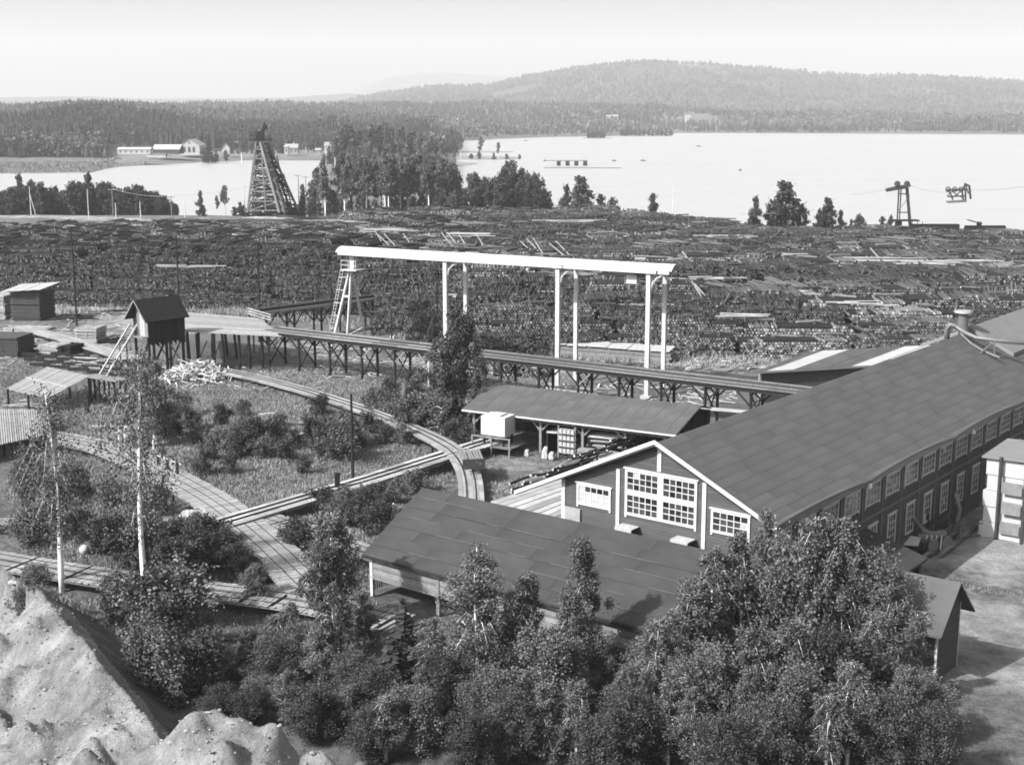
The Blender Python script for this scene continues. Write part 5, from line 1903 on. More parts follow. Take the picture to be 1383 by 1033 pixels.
MB().box(lc - csv * .95 - cdv * .62 + V(0, 0, .2), csv * 1.9, cdv * .1, UPZ * .85).build('end_stake', 'iron', cart, origin=lc)

# ------------------------------------------------------------------ bits in the meadow
for (px, py, w_, d_, h_, lab) in ((163, 596, .5, .5, 1.5, 'slender pale concrete block standing by the plank road'), (173, 596, .8, .6, 1.5, 'broader pale concrete block next to the slender one'), (210, 612, .5, .5, 1.7, 'pale block post beside the right birch trunk')):
    p = at(px, py, 0)
    mm = MB().tube([p - V(0, 0, .2), p + V(0, 0, h_ * .5), p + V(.05, 0, h_)], [w_ * .5, w_ * .55, w_ * .42], 5)
    tag(mm.build('concrete_block', 'whitewash', origin=p), lab, 'concrete block')
rl = thing('barrow_rack', 'low pale slatted rack with handrail standing on the plank road', 'rack', at(225, 634, .85))
ra_, rb_ = at(212, 628, .85), at(238, 640, .85)
for k in range(7):
    p = ra_ + (rb_ - ra_) * k / 6
    MB().box(p, V(.22, 0, 0), V(0, .08, 0), V(0, 0, 1.0 - .3 * (k % 2))).build('slat', 'pale_wood' if k % 3 else 'dark_wood', rl, origin=p)
MB().beam(ra_ + V(0, 0, .9), rb_ + V(.6, -.3, .9), .08, .1).build('handrail', 'pale_wood', rl, origin=ra_)
for (px, py, r_, lab) in ((114, 742, .38, 'round white boulder in the grass below the narrow tramway'), (408, 586, .22, 'small white stone standing in the meadow'), (454, 678, .3, 'pale stone by the post of the straight tramway'), (368, 690, .2, 'small white stone beside the plank crossing')):
    p = at(px, py, .2)
    m = MB()
    n = 8
    rings = []
    for i in range(1, 6):
        t = math.pi * i / 6
        rings.append((p + V(0, 0, math.cos(t) * r_), max(.02, math.sin(t) * r_ * rng.uniform(.92, 1.05))))
    m.tube([a for a, b in rings], [b for a, b in rings], 9)
    tag(m.build('boulder', 'whitewash', origin=p, smooth=True), lab, 'boulder')
for (px, py, L_, a_, lab) in ((360, 560, 1.6, .3, 'pale plank lying in the meadow grass'), (258, 557, 2.4, 0, 'pale board lying in grass beyond the blocks'), (412, 571, 1.2, .2, 'short pale plank lying in mid meadow'), (140, 577, 2.2, .1, 'flat pale board pile by the loading deck'), (40, 838, 2.4, -.2, 'pale plank lying on the sand ridge')):
    p = at(px, py, 0)
    p[2] = hz(p[0], p[1]) + .08
    tag(MB().cbox(p, L_, .4, .12, a_).build('plank', 'whitewash' if 'ridge' not in lab else 'pale_wood', origin=p), lab, 'plank')
p = at(456, 672, 0)
tag(MB().cbox(p - V(0, 0, .2), .4, .4, 2.3, .3).build('bollard_post', 'dark_wood', origin=p), 'short dark post beside the straight tramway', 'post')
a_, b_ = at(531, 680, 2.6), at(545, 706, .2)
tag(MB().beam(a_, b_, .1, .1).build('white_pole', 'white', origin=b_), 'thin white pole leaning behind the outbuilding roof edge', 'pole')

# ------------------------------------------------------------------ handcart, pipes and pale stack right of the hall
hp = at(1262, 748, 0)
hcart = thing('wheeled_cart', 'two-wheeled iron cart with a white sheet beside the hall', 'cart', hp)
for dx, dy in ((-.2, -.3), (1.0, .45)):
    c = hp + V(dx, dy, .62)
    MB().cyl(c - V(-.4, .5, 0) * .06, c + V(-.4, .5, 0) * .06, .62, .62, 18).build('wheel', 'rust', hcart, origin=c)
MB().cbox(hp + V(-.3, .5, .5), 2.2, 1.2, .5, .5).build('bed', 'iron', hcart, origin=hp)
MB().cyl(hp + V(-1.1, .6, 1.0), hp + V(.9, .6, 1.35), .36, .3, 12).build('drum', 'steel', hcart, origin=hp)
MB().tube([hp + V(-1.9, .9, 3.0), hp + V(-1.3, .8, 2.2), hp + V(-.6, .6, 1.5), hp + V(.2, .5, 1.2)], [.2, .21, .21, .2], 10).build('chute_pipe', 'steel', hcart, origin=hp, smooth=True)
for q in range(4):
    MB().beam(hp + V(-.8 + q * .4, 0, .3), hp + V(-.5 + q * .35, .3, 1.3), .07, .07).build('strut', 'trim_dim', hcart, origin=hp)
m = MB().box(hp + V(-3.1, -.2, .8), V(1.7, -.5, 0), V(.5, 1.1, .3), V(0, 0, .06))
m.build('white_sheet', 'white', hcart, origin=hp)
for k, (dv, rr_, lab) in enumerate(((-2.3, .19, 'long thick pipe lying at the foot of the hall wall, outer one'), (-1.6, .17, 'long pipe lying at the foot of the hall wall, inner one'))):
    a, b = W(22 - k * 2, dv, .25), W(30 - k, dv + .3, .35)
    tag(MB().cyl(a, b, rr_, rr_, 12).build('pipe', 'rust', origin=a, smooth=False), lab, 'pipe')
tag(MB().tube([W(27, -1.2, .3), W(27.4, -1.5, 1.2), W(27.5, -1.6, 2.2), W(27.2, -1.3, 3.4)], [.17, .17, .16, .15], 10).build('bent_pipe', 'steel', origin=W(27, -1.2, 0), smooth=True), 'curved pipe rising against the shaded hall wall', 'pipe')
ba = W(25.5, -1.0, 0)
mm = MB()
for k in range(26):
    o = ba + V(rng.normal(0, .9), rng.normal(0, .7), rng.uniform(0, 1.6))
    mm.beam(o, o + V(rng.normal(0, 1), rng.normal(0, .6), rng.uniform(0, 1.2)), .12, .1)
tag(mm.build('scrap_iron_heap', 'iron', origin=ba), 'dark scrap heap against the shaded hall wall', 'scrap heap')

wp = at(1321, 724, 0)
pst = thing('pale_plank_tower', 'tall pale plank-clad stack with slanting roof at the right edge', 'plank stack', wp)
m = MB()
for k in range(5):
    zz = k * 1.2
    inset = .14 * (k % 2) + .05 * k
    m.box(wp + U3 * (inset) + NS * inset + V(0, 0, zz), U3 * (5.5 - inset), NS * (5 - inset), UPZ * 1.17)
m.build('body', 'whitewash', pst, origin=wp)
q = [wp + V(0, 0, 6.15) - U3 * .1 - NS * .1, wp + NS * 5.2 - U3 * .1 + V(0, 0, 6.3), wp + NS * 5.2 + U3 * 5.6 + V(0, 0, 6.6), wp + U3 * 5.6 - NS * .1 + V(0, 0, 6.4)]
MB().hexa([x - V(0, 0, .12) for x in q] + q).build('roof', 'roof_pale2', pst, origin=wp)
for n_ in (1.35, 3.2):
    MB().cbox(wp - U3 * .15 + NS * n_ - V(0, 0, .3), .2, .2, 6.6, .6).build('dark_post', 'iron', pst, origin=wp + NS * n_)
for k in range(3):
    MB().box(wp - U3 * .25 + NS * 1.6 + V(0, 0, .6 + k * 1.5), NS * 1.4, U3 * .1, UPZ * .9).build('hanging_board', 'grey_wood', pst, origin=wp + NS * 1.6)
# ------------------------------------------------------------------ poles and wires
def pole(px, py, top_py, r=.13, m='trunk', label='', z=0.0, arms=0, group=None, name='pole', Y=None):
    b = at(px, py, z) if Y is None else None
    t_ = atY(px, top_py, b[1])
    root = thing(name, label, 'pole', b, group)
    MB().cyl(b - V(0, 0, .4), V(b[0], b[1], t_[2]), r, r * .7, 8).build('shaft', m, root, origin=b)
    for k in range(arms):
        zz = t_[2] - .4 - k * .7
        MB().box(V(b[0] - 1.1, b[1] - .08, zz), (2.2, 0, 0), (0, .12, 0), (0, 0, .14)).build('crossarm', m, root, origin=V(b[0], b[1], zz))
        for q in (-.95, -.5, .5, .95):
            MB().cyl(V(b[0] + q, b[1], zz + .14), V(b[0] + q, b[1], zz + .36), .07, .05, 6).build('insulator', 'whitewash', root, origin=V(b[0] + q, b[1], zz + .14))
    return V(b[0], b[1], t_[2])


pole(477, 658, 532, .14, 'dark_wood', 'single dark pole beside the straight tramway in the meadow', 0)
pole(104, 440, 306, .15, 'dark_wood', 'tall dark pole behind the lumber yard at far left', 0)
pole(244, 455, 318, .15, 'dark_wood', 'tall dark pole rising behind the stilted hut', 0)
pole(352, 446, 328, .15, 'dark_wood', 'dark pole beside the raised landing and conveyor', 0)
pole(449, 455, 374, .13, 'dark_wood', 'short dark pole left of the gantry frame tower', 0)
pole(591, 470, 358, .13, 'dark_wood', 'dark pole beside the left front gantry leg', 0)
pole(529, 464, 420, .12, 'dark_wood', 'short leaning dark post near the white trolley', 0)
tel = []
for (px, py, ty, arms, lab) in ((42, 289, 252, 0, 'pale braced telegraph pole at the left end of the far lane'), (120, 294, 256, 0, 'pale telegraph pole on the far lane, second from the left'), (153, 291, 255, 1, 'telegraph pole with crossarm on the far lane'), (157, 297, 274, 0, 'short stub pole beside the crossarm pole'), (190, 293, 272, 0, 'short pale pole with sideways board on the far lane'), (232, 292, 265, 1, 'telegraph pole before the pond gap'), (250, 292, 268, 0, 'leaning pair pole at the gap by the pond'), (331, 285, 246, 0, 'thin pole left of the log tower'), (404, 285, 236, 1, 'telegraph pole right of the log tower'), (414, 286, 238, 1, 'second telegraph pole right of the log tower'), (496, 280, 232, 2, 'double crossarm telegraph pole before the birch grove'), (909, 292, 245, 0, 'thin pole standing against the bright lake')):
    tel.append(pole(px, py, ty, .16, 'trim_dim' if arms == 0 else 'grey_wood', lab, 0, arms, None, 'telegraph_pole'))
p = at(190, 293)
MB().box(V(p[0], p[1], 3.6), (2.6, 0, 0), (0, .15, 0), (0, 0, .3))
# braces of the braced pole
b = at(42, 289)
tag(MB().cyl(b + V(1.4, 0, -.3), b + V(0, 0, 6), .12, .1, 6).build('pole_brace', 'trim_dim', origin=b), 'slanting brace propping the leftmost telegraph pole', 'brace')
MT['wire'] = mat('telegraph_wire', 0.35, 0.5, 0.0, 1)


def wire(a, b, sag, r=.035, lab='', m='wire'):
    a, b = np.asarray(a), np.asarray(b)
    pts = [a + (b - a) * t - V(0, 0, sag * 4 * t * (1 - t)) for t in np.linspace(0, 1, 14)]
    tag(MB().tube(pts, r, 4).build('wire', m, origin=a), lab, 'wire')


wire(tel[2], tel[5], .8, .04, 'telegraph wire along the far lane at the left')
wire(tel[5], tel[8], 1.2, .04, 'telegraph wire passing the log tower')
wire(atY(480, 287, 380), atY(915, 290, 372), .6, .07, 'pale wire stretched along the back of the log field')
wire(atY(1000, 289, 350), atY(1100, 284, 350), .3, .06, 'pale wire in front of the lakeside trees')
wire(tel[10], atY(910, 243, 430), 4, .035, 'long thin wire across the lake view')

# ------------------------------------------------------------------ log tower with inclined conveyor (left back)
lb0 = at(335, 286, 0)
YB = lb0[1]
def LT(px, py, dy=0):
    return atY(px, py, YB + dy)
lt = thing('log_tower', 'tall timber lattice tower with steep log conveyor by the pond', 'conveyor tower', at(366, 287, 0))
corners = {}
for nm, (bx, tx, dy) in dict(fl=(334, 346, 0), fr=(384, 358, 0), bl=(340, 349, 9), br=(378, 356, 9)).items():
    a, b = LT(bx, 288, dy), LT(tx, 190, dy * .35)
    a[2] = -.3
    corners[nm] = (a, b)
    MB().beam(a, b, .55, .55).build('corner_post', 'grey_wood', lt, origin=a)
def cpnt(nm, t):
    a, b = corners[nm]
    return a + (b - a) * t
lev = [0.03, .16, .30, .45, .60, .75, .88, .99]
for i, t in enumerate(lev):
    for a, b in (('fl', 'fr'), ('bl', 'br'), ('fl', 'bl'), ('fr', 'br')):
        MB().beam(cpnt(a, t), cpnt(b, t), .32, .36).build('girt', 'grey_wood' if a == 'fl' else 'dark_wood', lt, origin=cpnt(a, t))
    if i < len(lev) - 1:
        t2 = lev[i + 1]
        for a, b in (('fl', 'fr'), ('bl', 'br')):
            MB().beam(cpnt(a, t), cpnt(b, t2), .28, .3).build('diagonal', 'grey_wood' if a == 'fl' else 'dark_wood', lt, origin=cpnt(a, t))
            MB().beam(cpnt(b, t), cpnt(a, t2), .28, .3).build('diagonal', 'dark_wood', lt, origin=cpnt(a, t))
        MB().beam(cpnt('fl', t), cpnt('bl', t2), .25, .28).build('diagonal', 'dark_wood', lt, origin=cpnt('fl', t))
        MB().beam(cpnt('fr', t), cpnt('br', t2), .25, .28).build('diagonal', 'dark_wood', lt, origin=cpnt('fr', t))
mid_ = lambda t: (cpnt('fl', t) + cpnt('fr', t)) / 2
MB().beam(mid_(0.02), mid_(.95), .35, .35).build('centre_post', 'grey_wood', lt, origin=mid_(0))
MB().beam((cpnt('bl', .02) + cpnt('br', .02)) / 2, (cpnt('bl', .95) + cpnt('br', .95)) / 2, .35, .35).build('centre_post', 'dark_wood', lt, origin=mid_(0))
# inclined conveyor beams
for (tx, bx, dy, w_, m_) in ((352, 378, -3, 1.1, 'grey_wood'), (356, 388, -1, .8, 'grey_wood'), (358, 394, 2, .9, 'dark_wood'), (361, 404, 4, .9, 'grey_wood')):
    a, b = LT(tx, 192, dy * .3), LT(bx, 287, dy)
    MB().beam(a, b, w_, .7).build('inclined_beam', m_, lt, origin=a)
for k in range(15):
    t = (k + .5) / 15
    a = LT(356, 192, -1) * (1 - t) + LT(385, 287, -3) * t
    b = LT(361, 192, 2) * (1 - t) + LT(404, 287, 4) * t
    MB().beam(a + V(0, 0, .4), b + V(0, 0, .4), .3, .3).build('cross_tie', 'dark_wood', lt, origin=a)
    if k % 2 == 0:
        t2 = t + .1
        b2 = LT(361, 192, 2) * (1 - t2) + LT(404, 287, 4) * t2
        MB().beam(a + V(0, 0, .2), b2 + V(0, 0, .2), .22, .22).build('diagonal', 'dark_wood', lt, origin=a)
for (bx, tx, ty) in ((396, 383, 235), (390, 374, 210), (386, 388, 250)):
    a = LT(bx, 287, 1)
    MB().beam(a, LT(tx, ty, 1), .3, .3).build('prop', 'dark_wood', lt, origin=a)
# top head
tc = LT(352, 190, 2)
MB().cbox(tc, 6.5, 5, .35, 0).build('head_platform', 'dark_wood', lt, origin=tc)
for dx in (-2.8, 0, 2.8):
    for dy in (-2.2, 2.2):
        MB().cbox(tc + V(dx, dy, .35), .18, .18, 1.4).build('rail_post', 'dark_wood', lt, origin=tc)
MB().beam(tc + V(-3, -2.2, 1.7), tc + V(3, -2.2, 1.7), .12, .14).build('handrail', 'dark_wood', lt, origin=tc)
MB().beam(tc + V(-1.6, 0, .3), LT(350, 178, 0), .5, .5).build('jib', 'dark_wood', lt, origin=tc)
MB().beam(LT(347, 186), LT(360, 169), .8, .7).build('jib', 'dark_wood', lt, origin=tc)
MB().beam(LT(356, 190), LT(357, 165), .35, .35).build('mast', 'dark_wood', lt, origin=tc)
for py_ in (179, 183):
    MB().beam(LT(337, py_), LT(352, py_ - 1), .3, .35).build('arm', 'dark_wood', lt, origin=tc)
MB().cyl(LT(351, 184, -.5), LT(351, 184, .5), 1.3, 1.3, 16).build('sheave', 'dark_wood', lt, origin=tc)
MB().cyl(LT(358, 172, -.4), LT(358, 172, .4), .8, .8, 14).build('sheave', 'dark_wood', lt, origin=tc)
for k in range(46):
    t0, t1 = rng.uniform(0, .85), 0
    t1 = min(.98, t0 + rng.uniform(.04, .16))
    nm1, nm2 = random.choice([('fl', 'br'), ('fr', 'bl'), ('fl', 'fr'), ('bl', 'br'), ('fr', 'br')])
    MB().beam(cpnt(nm1, t0), cpnt(nm2, t1), .24, .26).build('strut', 'grey_wood' if k % 5 == 0 else 'dark_wood', lt, origin=cpnt(nm1, t0))
for k in range(26):
    t0 = rng.uniform(.02, .9)
    a = LT(357, 192, 0) * (1 - t0) + LT(386, 287, -2) * t0
    t1 = min(1, t0 + rng.uniform(-.04, .14))
    b = LT(361, 192, 3) * (1 - t1) + LT(402, 287, 4) * t1
    MB().beam(a, b, .3, .3).build('cross_tie', 'dark_wood', lt, origin=a)
# shadowy planked back so that the lattice reads dense
m = MB()
for k in range(16):
    t = .05 + .85 * k / 16
    a, b = cpnt('bl', t), cpnt('br', t)
    m.beam(a, b, .1, .5)
tag(m.build('back_boards', 'dark_wood', lt, origin=tc), kind='stuff')
m = None

# ------------------------------------------------------------------ cable tower and hanging carriage (right back)
ct0 = atY(1216, 318, 335)
ct0[2] = 2.0
def CT(px, py, dy=0):
    return atY(px, py, 335 + dy)
ctw = thing('cable_tower', 'slender steel cable tower with sheave head beyond the log field', 'cable tower', ct0)
for (bx, tx, dy) in ((1211, 1214, 0), (1231, 1226, 0), (1214, 1217, 2.5), (1229, 1224, 2.5)):
    a, b = CT(bx, 312, dy), CT(tx, 254, dy * .4)
    MB().beam(a, b, .3, .3).build('leg', 'iron', ctw, origin=a)
for py_, x0, x1 in ((287, 1212, 1229), (298, 1211, 1230), (262, 1213, 1227)):
    MB().beam(CT(x0, py_), CT(x1, py_), .2, .25).build('girt', 'iron', ctw, origin=CT(x0, py_))
MB().beam(CT(1213, 285), CT(1229, 264), .12, .12).build('diagonal', 'rust', ctw, origin=CT(1213, 285))
for x0, y0, x1, y1 in ((1197, 258, 1226, 253), (1210, 252, 1229, 251), (1197, 256, 1214, 252)):
    MB().beam(CT(x0, y0), CT(x1, y1), 1.4, .4).build('head_beam', 'iron', ctw, origin=CT(x0, y0))
for px in (1212, 1225):
    MB().cyl(CT(px, 248.5, -.25), CT(px, 248.5, .25), .75, .75, 14).build('sheave', 'iron', ctw, origin=CT(px, 248))
    MB().cbox(CT(px, 251) , .5, .8, .9).build('bracket', 'iron', ctw, origin=CT(px, 251))
MB().cbox(CT(1222, 298.5), 6.4, 3, .3, 0).build('deck', 'dark_wood', ctw, origin=CT(1222, 298))
MB().cbox(CT(1213, 310), 1.3, 1.5, 2.0, 0).build('engine_box', 'iron', ctw, origin=CT(1213, 310))
for px in (1232, 1239, 1246):
    MB().beam(CT(px, 312), CT(px, 299), .12, .12).build('deck_post', 'dark_wood', ctw, origin=CT(px, 312))
MB().cbox(CT(1240, 312), 3, 1.2, 1.1, 0).build('winch', 'iron', ctw, origin=CT(1240, 312))
cg = thing('cable_carriage', 'dark truss carriage with wheels hanging from the cable over the lake', 'cable carriage', CT(1293, 262, -6))
def CG(px, py, dy=0):
    return atY(px, py, 329 + dy)
for dy in (0, 1.6):
    for (x0, y0, x1, y1, w_) in ((1279, 257, 1305, 256, .45), (1280, 266, 1305, 264.5, .3), (1282, 258, 1287, 270, .3), (1299, 257, 1301, 270, .35), (1279, 265, 1286, 259, .2), (1286, 259, 1299, 267, .2), (1286, 267, 1299, 258, .2), (1304, 247.5, 1301, 257, .4), (1304, 249, 1310, 252, .45), (1309, 251, 1311, 269, .4), (1304, 249, 1308, 262, .25), (1304, 257, 1304, 272, .35)):
        a, b = CG(x0, y0, dy), CG(x1, y1, dy)
        MB().beam(a, b, w_, w_).build('truss_member', 'iron', cg, origin=a)
for px in (1280.5, 1289.5, 1298):
    a = CG(px, 256, -.1)
    mm = MB()
    for k in range(14):
        t0, t1 = 2 * math.pi * k / 14, 2 * math.pi * (k + 1) / 14
        mm.beam(a + V(math.cos(t0), 0, math.sin(t0)) * .55, a + V(math.cos(t1), 0, math.sin(t1)) * .55, .2, .2)
    for k in range(3):
        t0 = math.pi * k / 3
        mm.beam(a - V(math.cos(t0), 0, math.sin(t0)) * .5, a + V(math.cos(t0), 0, math.sin(t0)) * .5, .08, .08)
    mm.build('wheel', 'iron', cg, origin=a)
MB().beam(CG(1279.5, 273), CG(1304, 271.5), 1.8, .45).build('load_platform', 'rust', cg, origin=CG(1279, 273))
wire(CT(1150, 263, 60), CT(1225, 248), .5, .03, 'aerial cable left of the cable tower', 'steel')
wire(CT(1225, 248), CG(1304, 257), 1.2, .03, 'aerial cable between tower and hanging carriage', 'steel')
wire(CG(1304, 257), CG(1400, 250), .4, .03, 'aerial cable right of the hanging carriage', 'steel')
ks = thing('lakeside_kiosk', 'tiny shack with slanting roof on the skyline at right', 'shack', CT(1321, 308))
MB().cbox(CT(1322, 307), .9, .9, 1.3, 0).build('body', 'dark_wood', ks, origin=CT(1322, 307))
MB().beam(CT(1307, 297), CT(1325, 302), 2, .3).build('roof', 'grey_wood', ks, origin=CT(1322, 302))
for (px, py, w_, lab) in ((1262, 309, 12, 'low dark fence along the skyline right of the cable tower'), (1330, 311, 10, 'low dark timber fence at the right end of the skyline')):
    p = CT(px, py, -4)
    tag(MB().cbox(p, w_, .4, 1.0, 0).cbox(p + V(0, 0, 1.0), w_ * .96, .6, .14, .02).build('timber_wall', 'dark_wood', origin=p), lab, 'timber wall')

# ------------------------------------------------------------------ far shore houses
def house(px, py, w_px, h_px, label, mw='whitewash', mr='tin', rot=0.0, roof_px=8, depth=None, gable_front=False, wins=3, chimney=True, name='house'):
    D = 36.0 * 1885 / (py - 150)      # on the bank a little above the water
    z = hz((px - 691.5) / 1885 * D, D)
    D = (CZ - z) * 1885 / (py - 150)
    b = V((px - 691.5) / 1885 * D, D, z - .3)
    k = D / 1885
    w, h, rh = w_px * k, h_px * k, roof_px * k
    dp = depth or w * .7
    root = thing(name, label, 'house', b)
    X, Yv = V(math.cos(rot), math.sin(rot), 0), V(-math.sin(rot), math.cos(rot), 0)
    P = lambda x, y, zz: b + X * x + Yv * y + V(0, 0, zz)
    m = MB()
    if gable_front:
        A = [P(-w / 2, 0, 0), P(w / 2, 0, 0), P(w / 2, 0, h), P(0, 0, h + rh), P(-w / 2, 0, h)]
        B = [p + Yv * dp for p in A]
        m.quad(A).quad(B[::-1]).quad([A[1], B[1], B[2], A[2]]).quad([A[0], A[4], B[4], B[0]])
        m.build('wall', mw, root, origin=b)
        m = MB()
        for sg in (-1, 1):
            q = [P(sg * (w / 2 + .5), -.5, h - .5 * rh / (w / 2)), P(0, -.5, h + rh), P(0, dp + .5, h + rh), P(sg * (w / 2 + .5), dp + .5, h - .5 * rh / (w / 2))]
            if np.cross(q[1] - q[0], q[2] - q[0])[2] < 0:
                q = q[::-1]
            m.hexa(q + [p + V(0, 0, .3) for p in q])
        m.build('roof', mr, root, origin=b)
    else:
        m.box(P(-w / 2, 0, 0), X * w, Yv * dp, V(0, 0, h))
        m.build('wall', mw, root, origin=b)
        m = MB()
        q0 = [P(-w / 2 - .4, -.5, h), P(w / 2 + .4, -.5, h), P(w / 2 + .4, dp / 2, h + rh), P(-w / 2 - .4, dp / 2, h + rh)]
        q1 = [P(-w / 2 - .4, dp / 2, h + rh), P(w / 2 + .4, dp / 2, h + rh), P(w / 2 + .4, dp + .5, h), P(-w / 2 - .4, dp + .5, h)]
        for q in (q0, q1):
            m.hexa([p for p in q] + [p + V(0, 0, .3) for p in q])
        m.build('roof', mr, root, origin=b)
    if chimney:
        MB().cbox(P(w * .15, dp / 2, h + rh * .7), 1.1, 1.1, rh * .3 + 1.3, rot).build('chimney', 'whitewash', root, origin=P(0, dp / 2, h))
    for i in range(wins):
        x = -w / 2 + w * (i + .5) / wins
        fr_w = .9 if not gable_front else .75
        zz = h * .35
        wo = MB().box(P(x - fr_w / 2 - .12, -.12, zz - .12), X * (fr_w + .24), Yv * .1, V(0, 0, h * .42 + .24)).build('window', 'white', root, origin=P(x, 0, zz))
        MB().box(P(x - fr_w / 2, -.16, zz), X * fr_w, Yv * .05, V(0, 0, h * .42)).build('pane', 'glass', wo, origin=P(x, 0, zz))
    return root, P, w, h, rh


r_, P_, w_, h_, rh_ = house(254, 208, 27, 12.5, 'large white gabled building with arched windows on the far shore', roof_px=8, gable_front=True, wins=0, chimney=False, depth=22, name='gabled_building')
for i, x in enumerate((-.27, -.02, .21)):
    xx = x * w_
    m = MB()
    n = 8
    ww, z0, z1 = .95, h_ * .28, h_ * .72
    pts = [P_(xx - ww, -.1, z0), P_(xx + ww, -.1, z0)] + [P_(xx + ww * math.cos(math.pi * k / n), -.1, z1 + ww * math.sin(math.pi * k / n)) for k in range(n + 1)]
    m.quad(pts)
    wo = m.build('arched_window', 'iron', r_, origin=P_(xx, 0, z0))
m = MB()
m.quad([P_(.0 + .8 * math.cos(t), -.1, h_ + rh_ * .42 + .8 * math.sin(t)) for t in np.linspace(0, 2 * math.pi, 13)[:-1]])
m.build('round_window', 'iron', r_, origin=P_(0, 0, h_))
MB().box(P_(-w_ / 2 - .1, -.2, h_ - .2), V(w_ + .2, 0, 0), V(0, .2, 0), V(0, 0, .3)).build('cornice', 'trim_dim', r_, origin=P_(0, 0, h_))
house(222, 207, 36, 6, 'long low dark building with white roof joined to the gabled building', mw='brown_wall', mr='whitewash', roof_px=6, wins=0, chimney=False, depth=14, name='long_building')
house(178, 207, 44, 6, 'low white annex left of the long building on the far shore', mw='whitewash', mr='whitewash', roof_px=2.5, wins=6, chimney=False, depth=9, name='annex')
house(208, 211, 26, 4, 'low pale wall-like shed before the white annex', mw='whitewash', mr='tin', roof_px=1.2, wins=0, chimney=False, depth=5, name='low_shed')
house(183, 221, 17, 2.6, 'tiny white boathouse on the reedy shore', mw='whitewash', mr='tin', roof_px=1, wins=2, chimney=False, depth=4, name='boathouse')
house(303, 207, 10, 8, 'small white gabled house behind the shrubs on the far shore', roof_px=6, gable_front=True, wins=1, chimney=False, name='house')
house(392, 207, 17, 8, 'grey villa with white porch on the far shore', mw='stone', mr='tin', roof_px=5, wins=3, name='villa')
house(385, 207, 5, 9, 'white porch tower beside the grey villa', mw='whitewash', mr='tin', roof_px=2, wins=1, chimney=False, name='porch_tower')
house(447, 206, 20, 9.5, 'white house with pale hipped roof at the right of the far shore', mw='whitewash', mr='stone', roof_px=5, wins=3, name='house')
house(428, 206, 7, 4, 'small grey outhouse left of the white house', mw='stone', mr='tin', roof_px=2.5, wins=0, chimney=False, name='outhouse')
house(831, 164.5, 8, 2, 'tiny pale farmhouse on the far lakeshore', mw='whitewash', mr='whitewash', roof_px=1.5, wins=0, chimney=False, name='farmhouse') if False else None
for (px, D, zt, w_, lab) in ((830, 2500, 8, 12, 'tiny pale farmhouse across the lake'), (822, 2480, 7, 7, 'tiny pale barn left of the farmhouse across the lake'), (929, 2620, 8, 9, 'tiny white house across the lake near the middle'), (60, 2300, 30, 11, 'tiny pale house high on the left ridge'), (32, 2260, 31, 9, 'tiny pale barn at the left end of the ridge')):
    x = (px - 691.5) / 1885 * D
    z = hz(x, D)
    root = thing('farmhouse', lab, 'house', (x, D, z))
    zb = z + (8 if D < 2400 else 2)
    MB().cbox(V(x, D, z - 1), w_, 8, 9, 0).build('wall', 'whitewash', root, origin=V(x, D, z))
    m = MB()
    q = [V(x - w_ / 2 - .5, D - 4.6, z + 8), V(x + w_ / 2 + .5, D - 4.6, z + 8), V(x + w_ / 2 + .5, D, z + 11), V(x - w_ / 2 - .5, D, z + 11)]
    m.hexa(q + [p + V(0, 0, .3) for p in q])
    m.build('roof', 'tin', root, origin=V(x, D, z))

# islets, rocks, pier cribs in the lake
def islet(pxa, pxb, py, th, label, hgt=.6):
    D = 36 * 1885 / (py - 150)
    n = 14
    m = MB()
    xa, xb = (pxa - 691.5) / 1885 * D, (pxb - 691.5) / 1885 * D
    xc, rx = (xa + xb) / 2, (xb - xa) / 2
    ry = th * D / 1885 * D / 36 / 2
    rim, mid2 = [], []
    for k in range(28):
        t = 2 * math.pi * k / 28
        q = 1 + rng.uniform(-.12, .12)
        rim.append(V(xc + rx * math.cos(t) * q, D + ry * math.sin(t) * q, WATER - 1))
        mid2.append(V(xc + rx * .8 * math.cos(t) * q, D + ry * .8 * math.sin(t) * q, WATER + hgt))
    vs = rim + mid2 + [V(xc, D, WATER + hgt * 1.4)]
    fs = [(k, (k + 1) % 28, 28 + (k + 1) % 28, 28 + k) for k in range(28)] + [(28 + k, 28 + (k + 1) % 28, 56) for k in range(28)]
    m.add(vs, fs)
    o = m.build('islet_ground', 'grass', origin=V(xc, D, WATER))
    tag(o, kind='structure')
    return xc, D


islet(575, 712, 213, 5, '')
islet(600, 700, 205, 2, '')
islet(560, 650, 221, 5, '')
islet(705, 790, 183, 1.2, '')
islet(785, 830, 186.5, 1.0, '')
islet(825, 912, 183.5, 1.2, '')
islet(690, 715, 230, 1.6, '', .3)
for (px, py, w_, lab) in ((870, 217, 8, 'dark rock rising from the lake right of the pier'), (830, 217, 7, 'low flat dark rock in the lake by the pier'), (945, 197.5, 9, 'low dark reef far out on the lake'), (736, 217, 4, 'small dark rock left of the pier'), (1002, 230, 4, 'small dark rock in the open right part of the lake'), (710, 190, 7, 'dark reef near the islets')):
    D = 36 * 1885 / (py - 150)
    k = D / 1885
    c = V((px - 691.5) * k, D, WATER - .2)
    m = MB().tube([c + V(-w_ * k / 2, 0, 0), c + V(-w_ * k / 4, 1, .1), c + V(0, 0, .2), c + V(w_ * k / 3, 0, .1), c + V(w_ * k / 2, 0, 0)], [.3, .8 + (w_ > 7) * .5, 1.2, .8, .3], 6)
    tag(m.build('rock', 'brown_wall', origin=c), lab, 'rock')
pier = thing('pile_pier', 'low pier deck on dark crib piles in the lake', 'pier', V((760 - 691.5) / 1885 * 930, 930, WATER))
D = 930
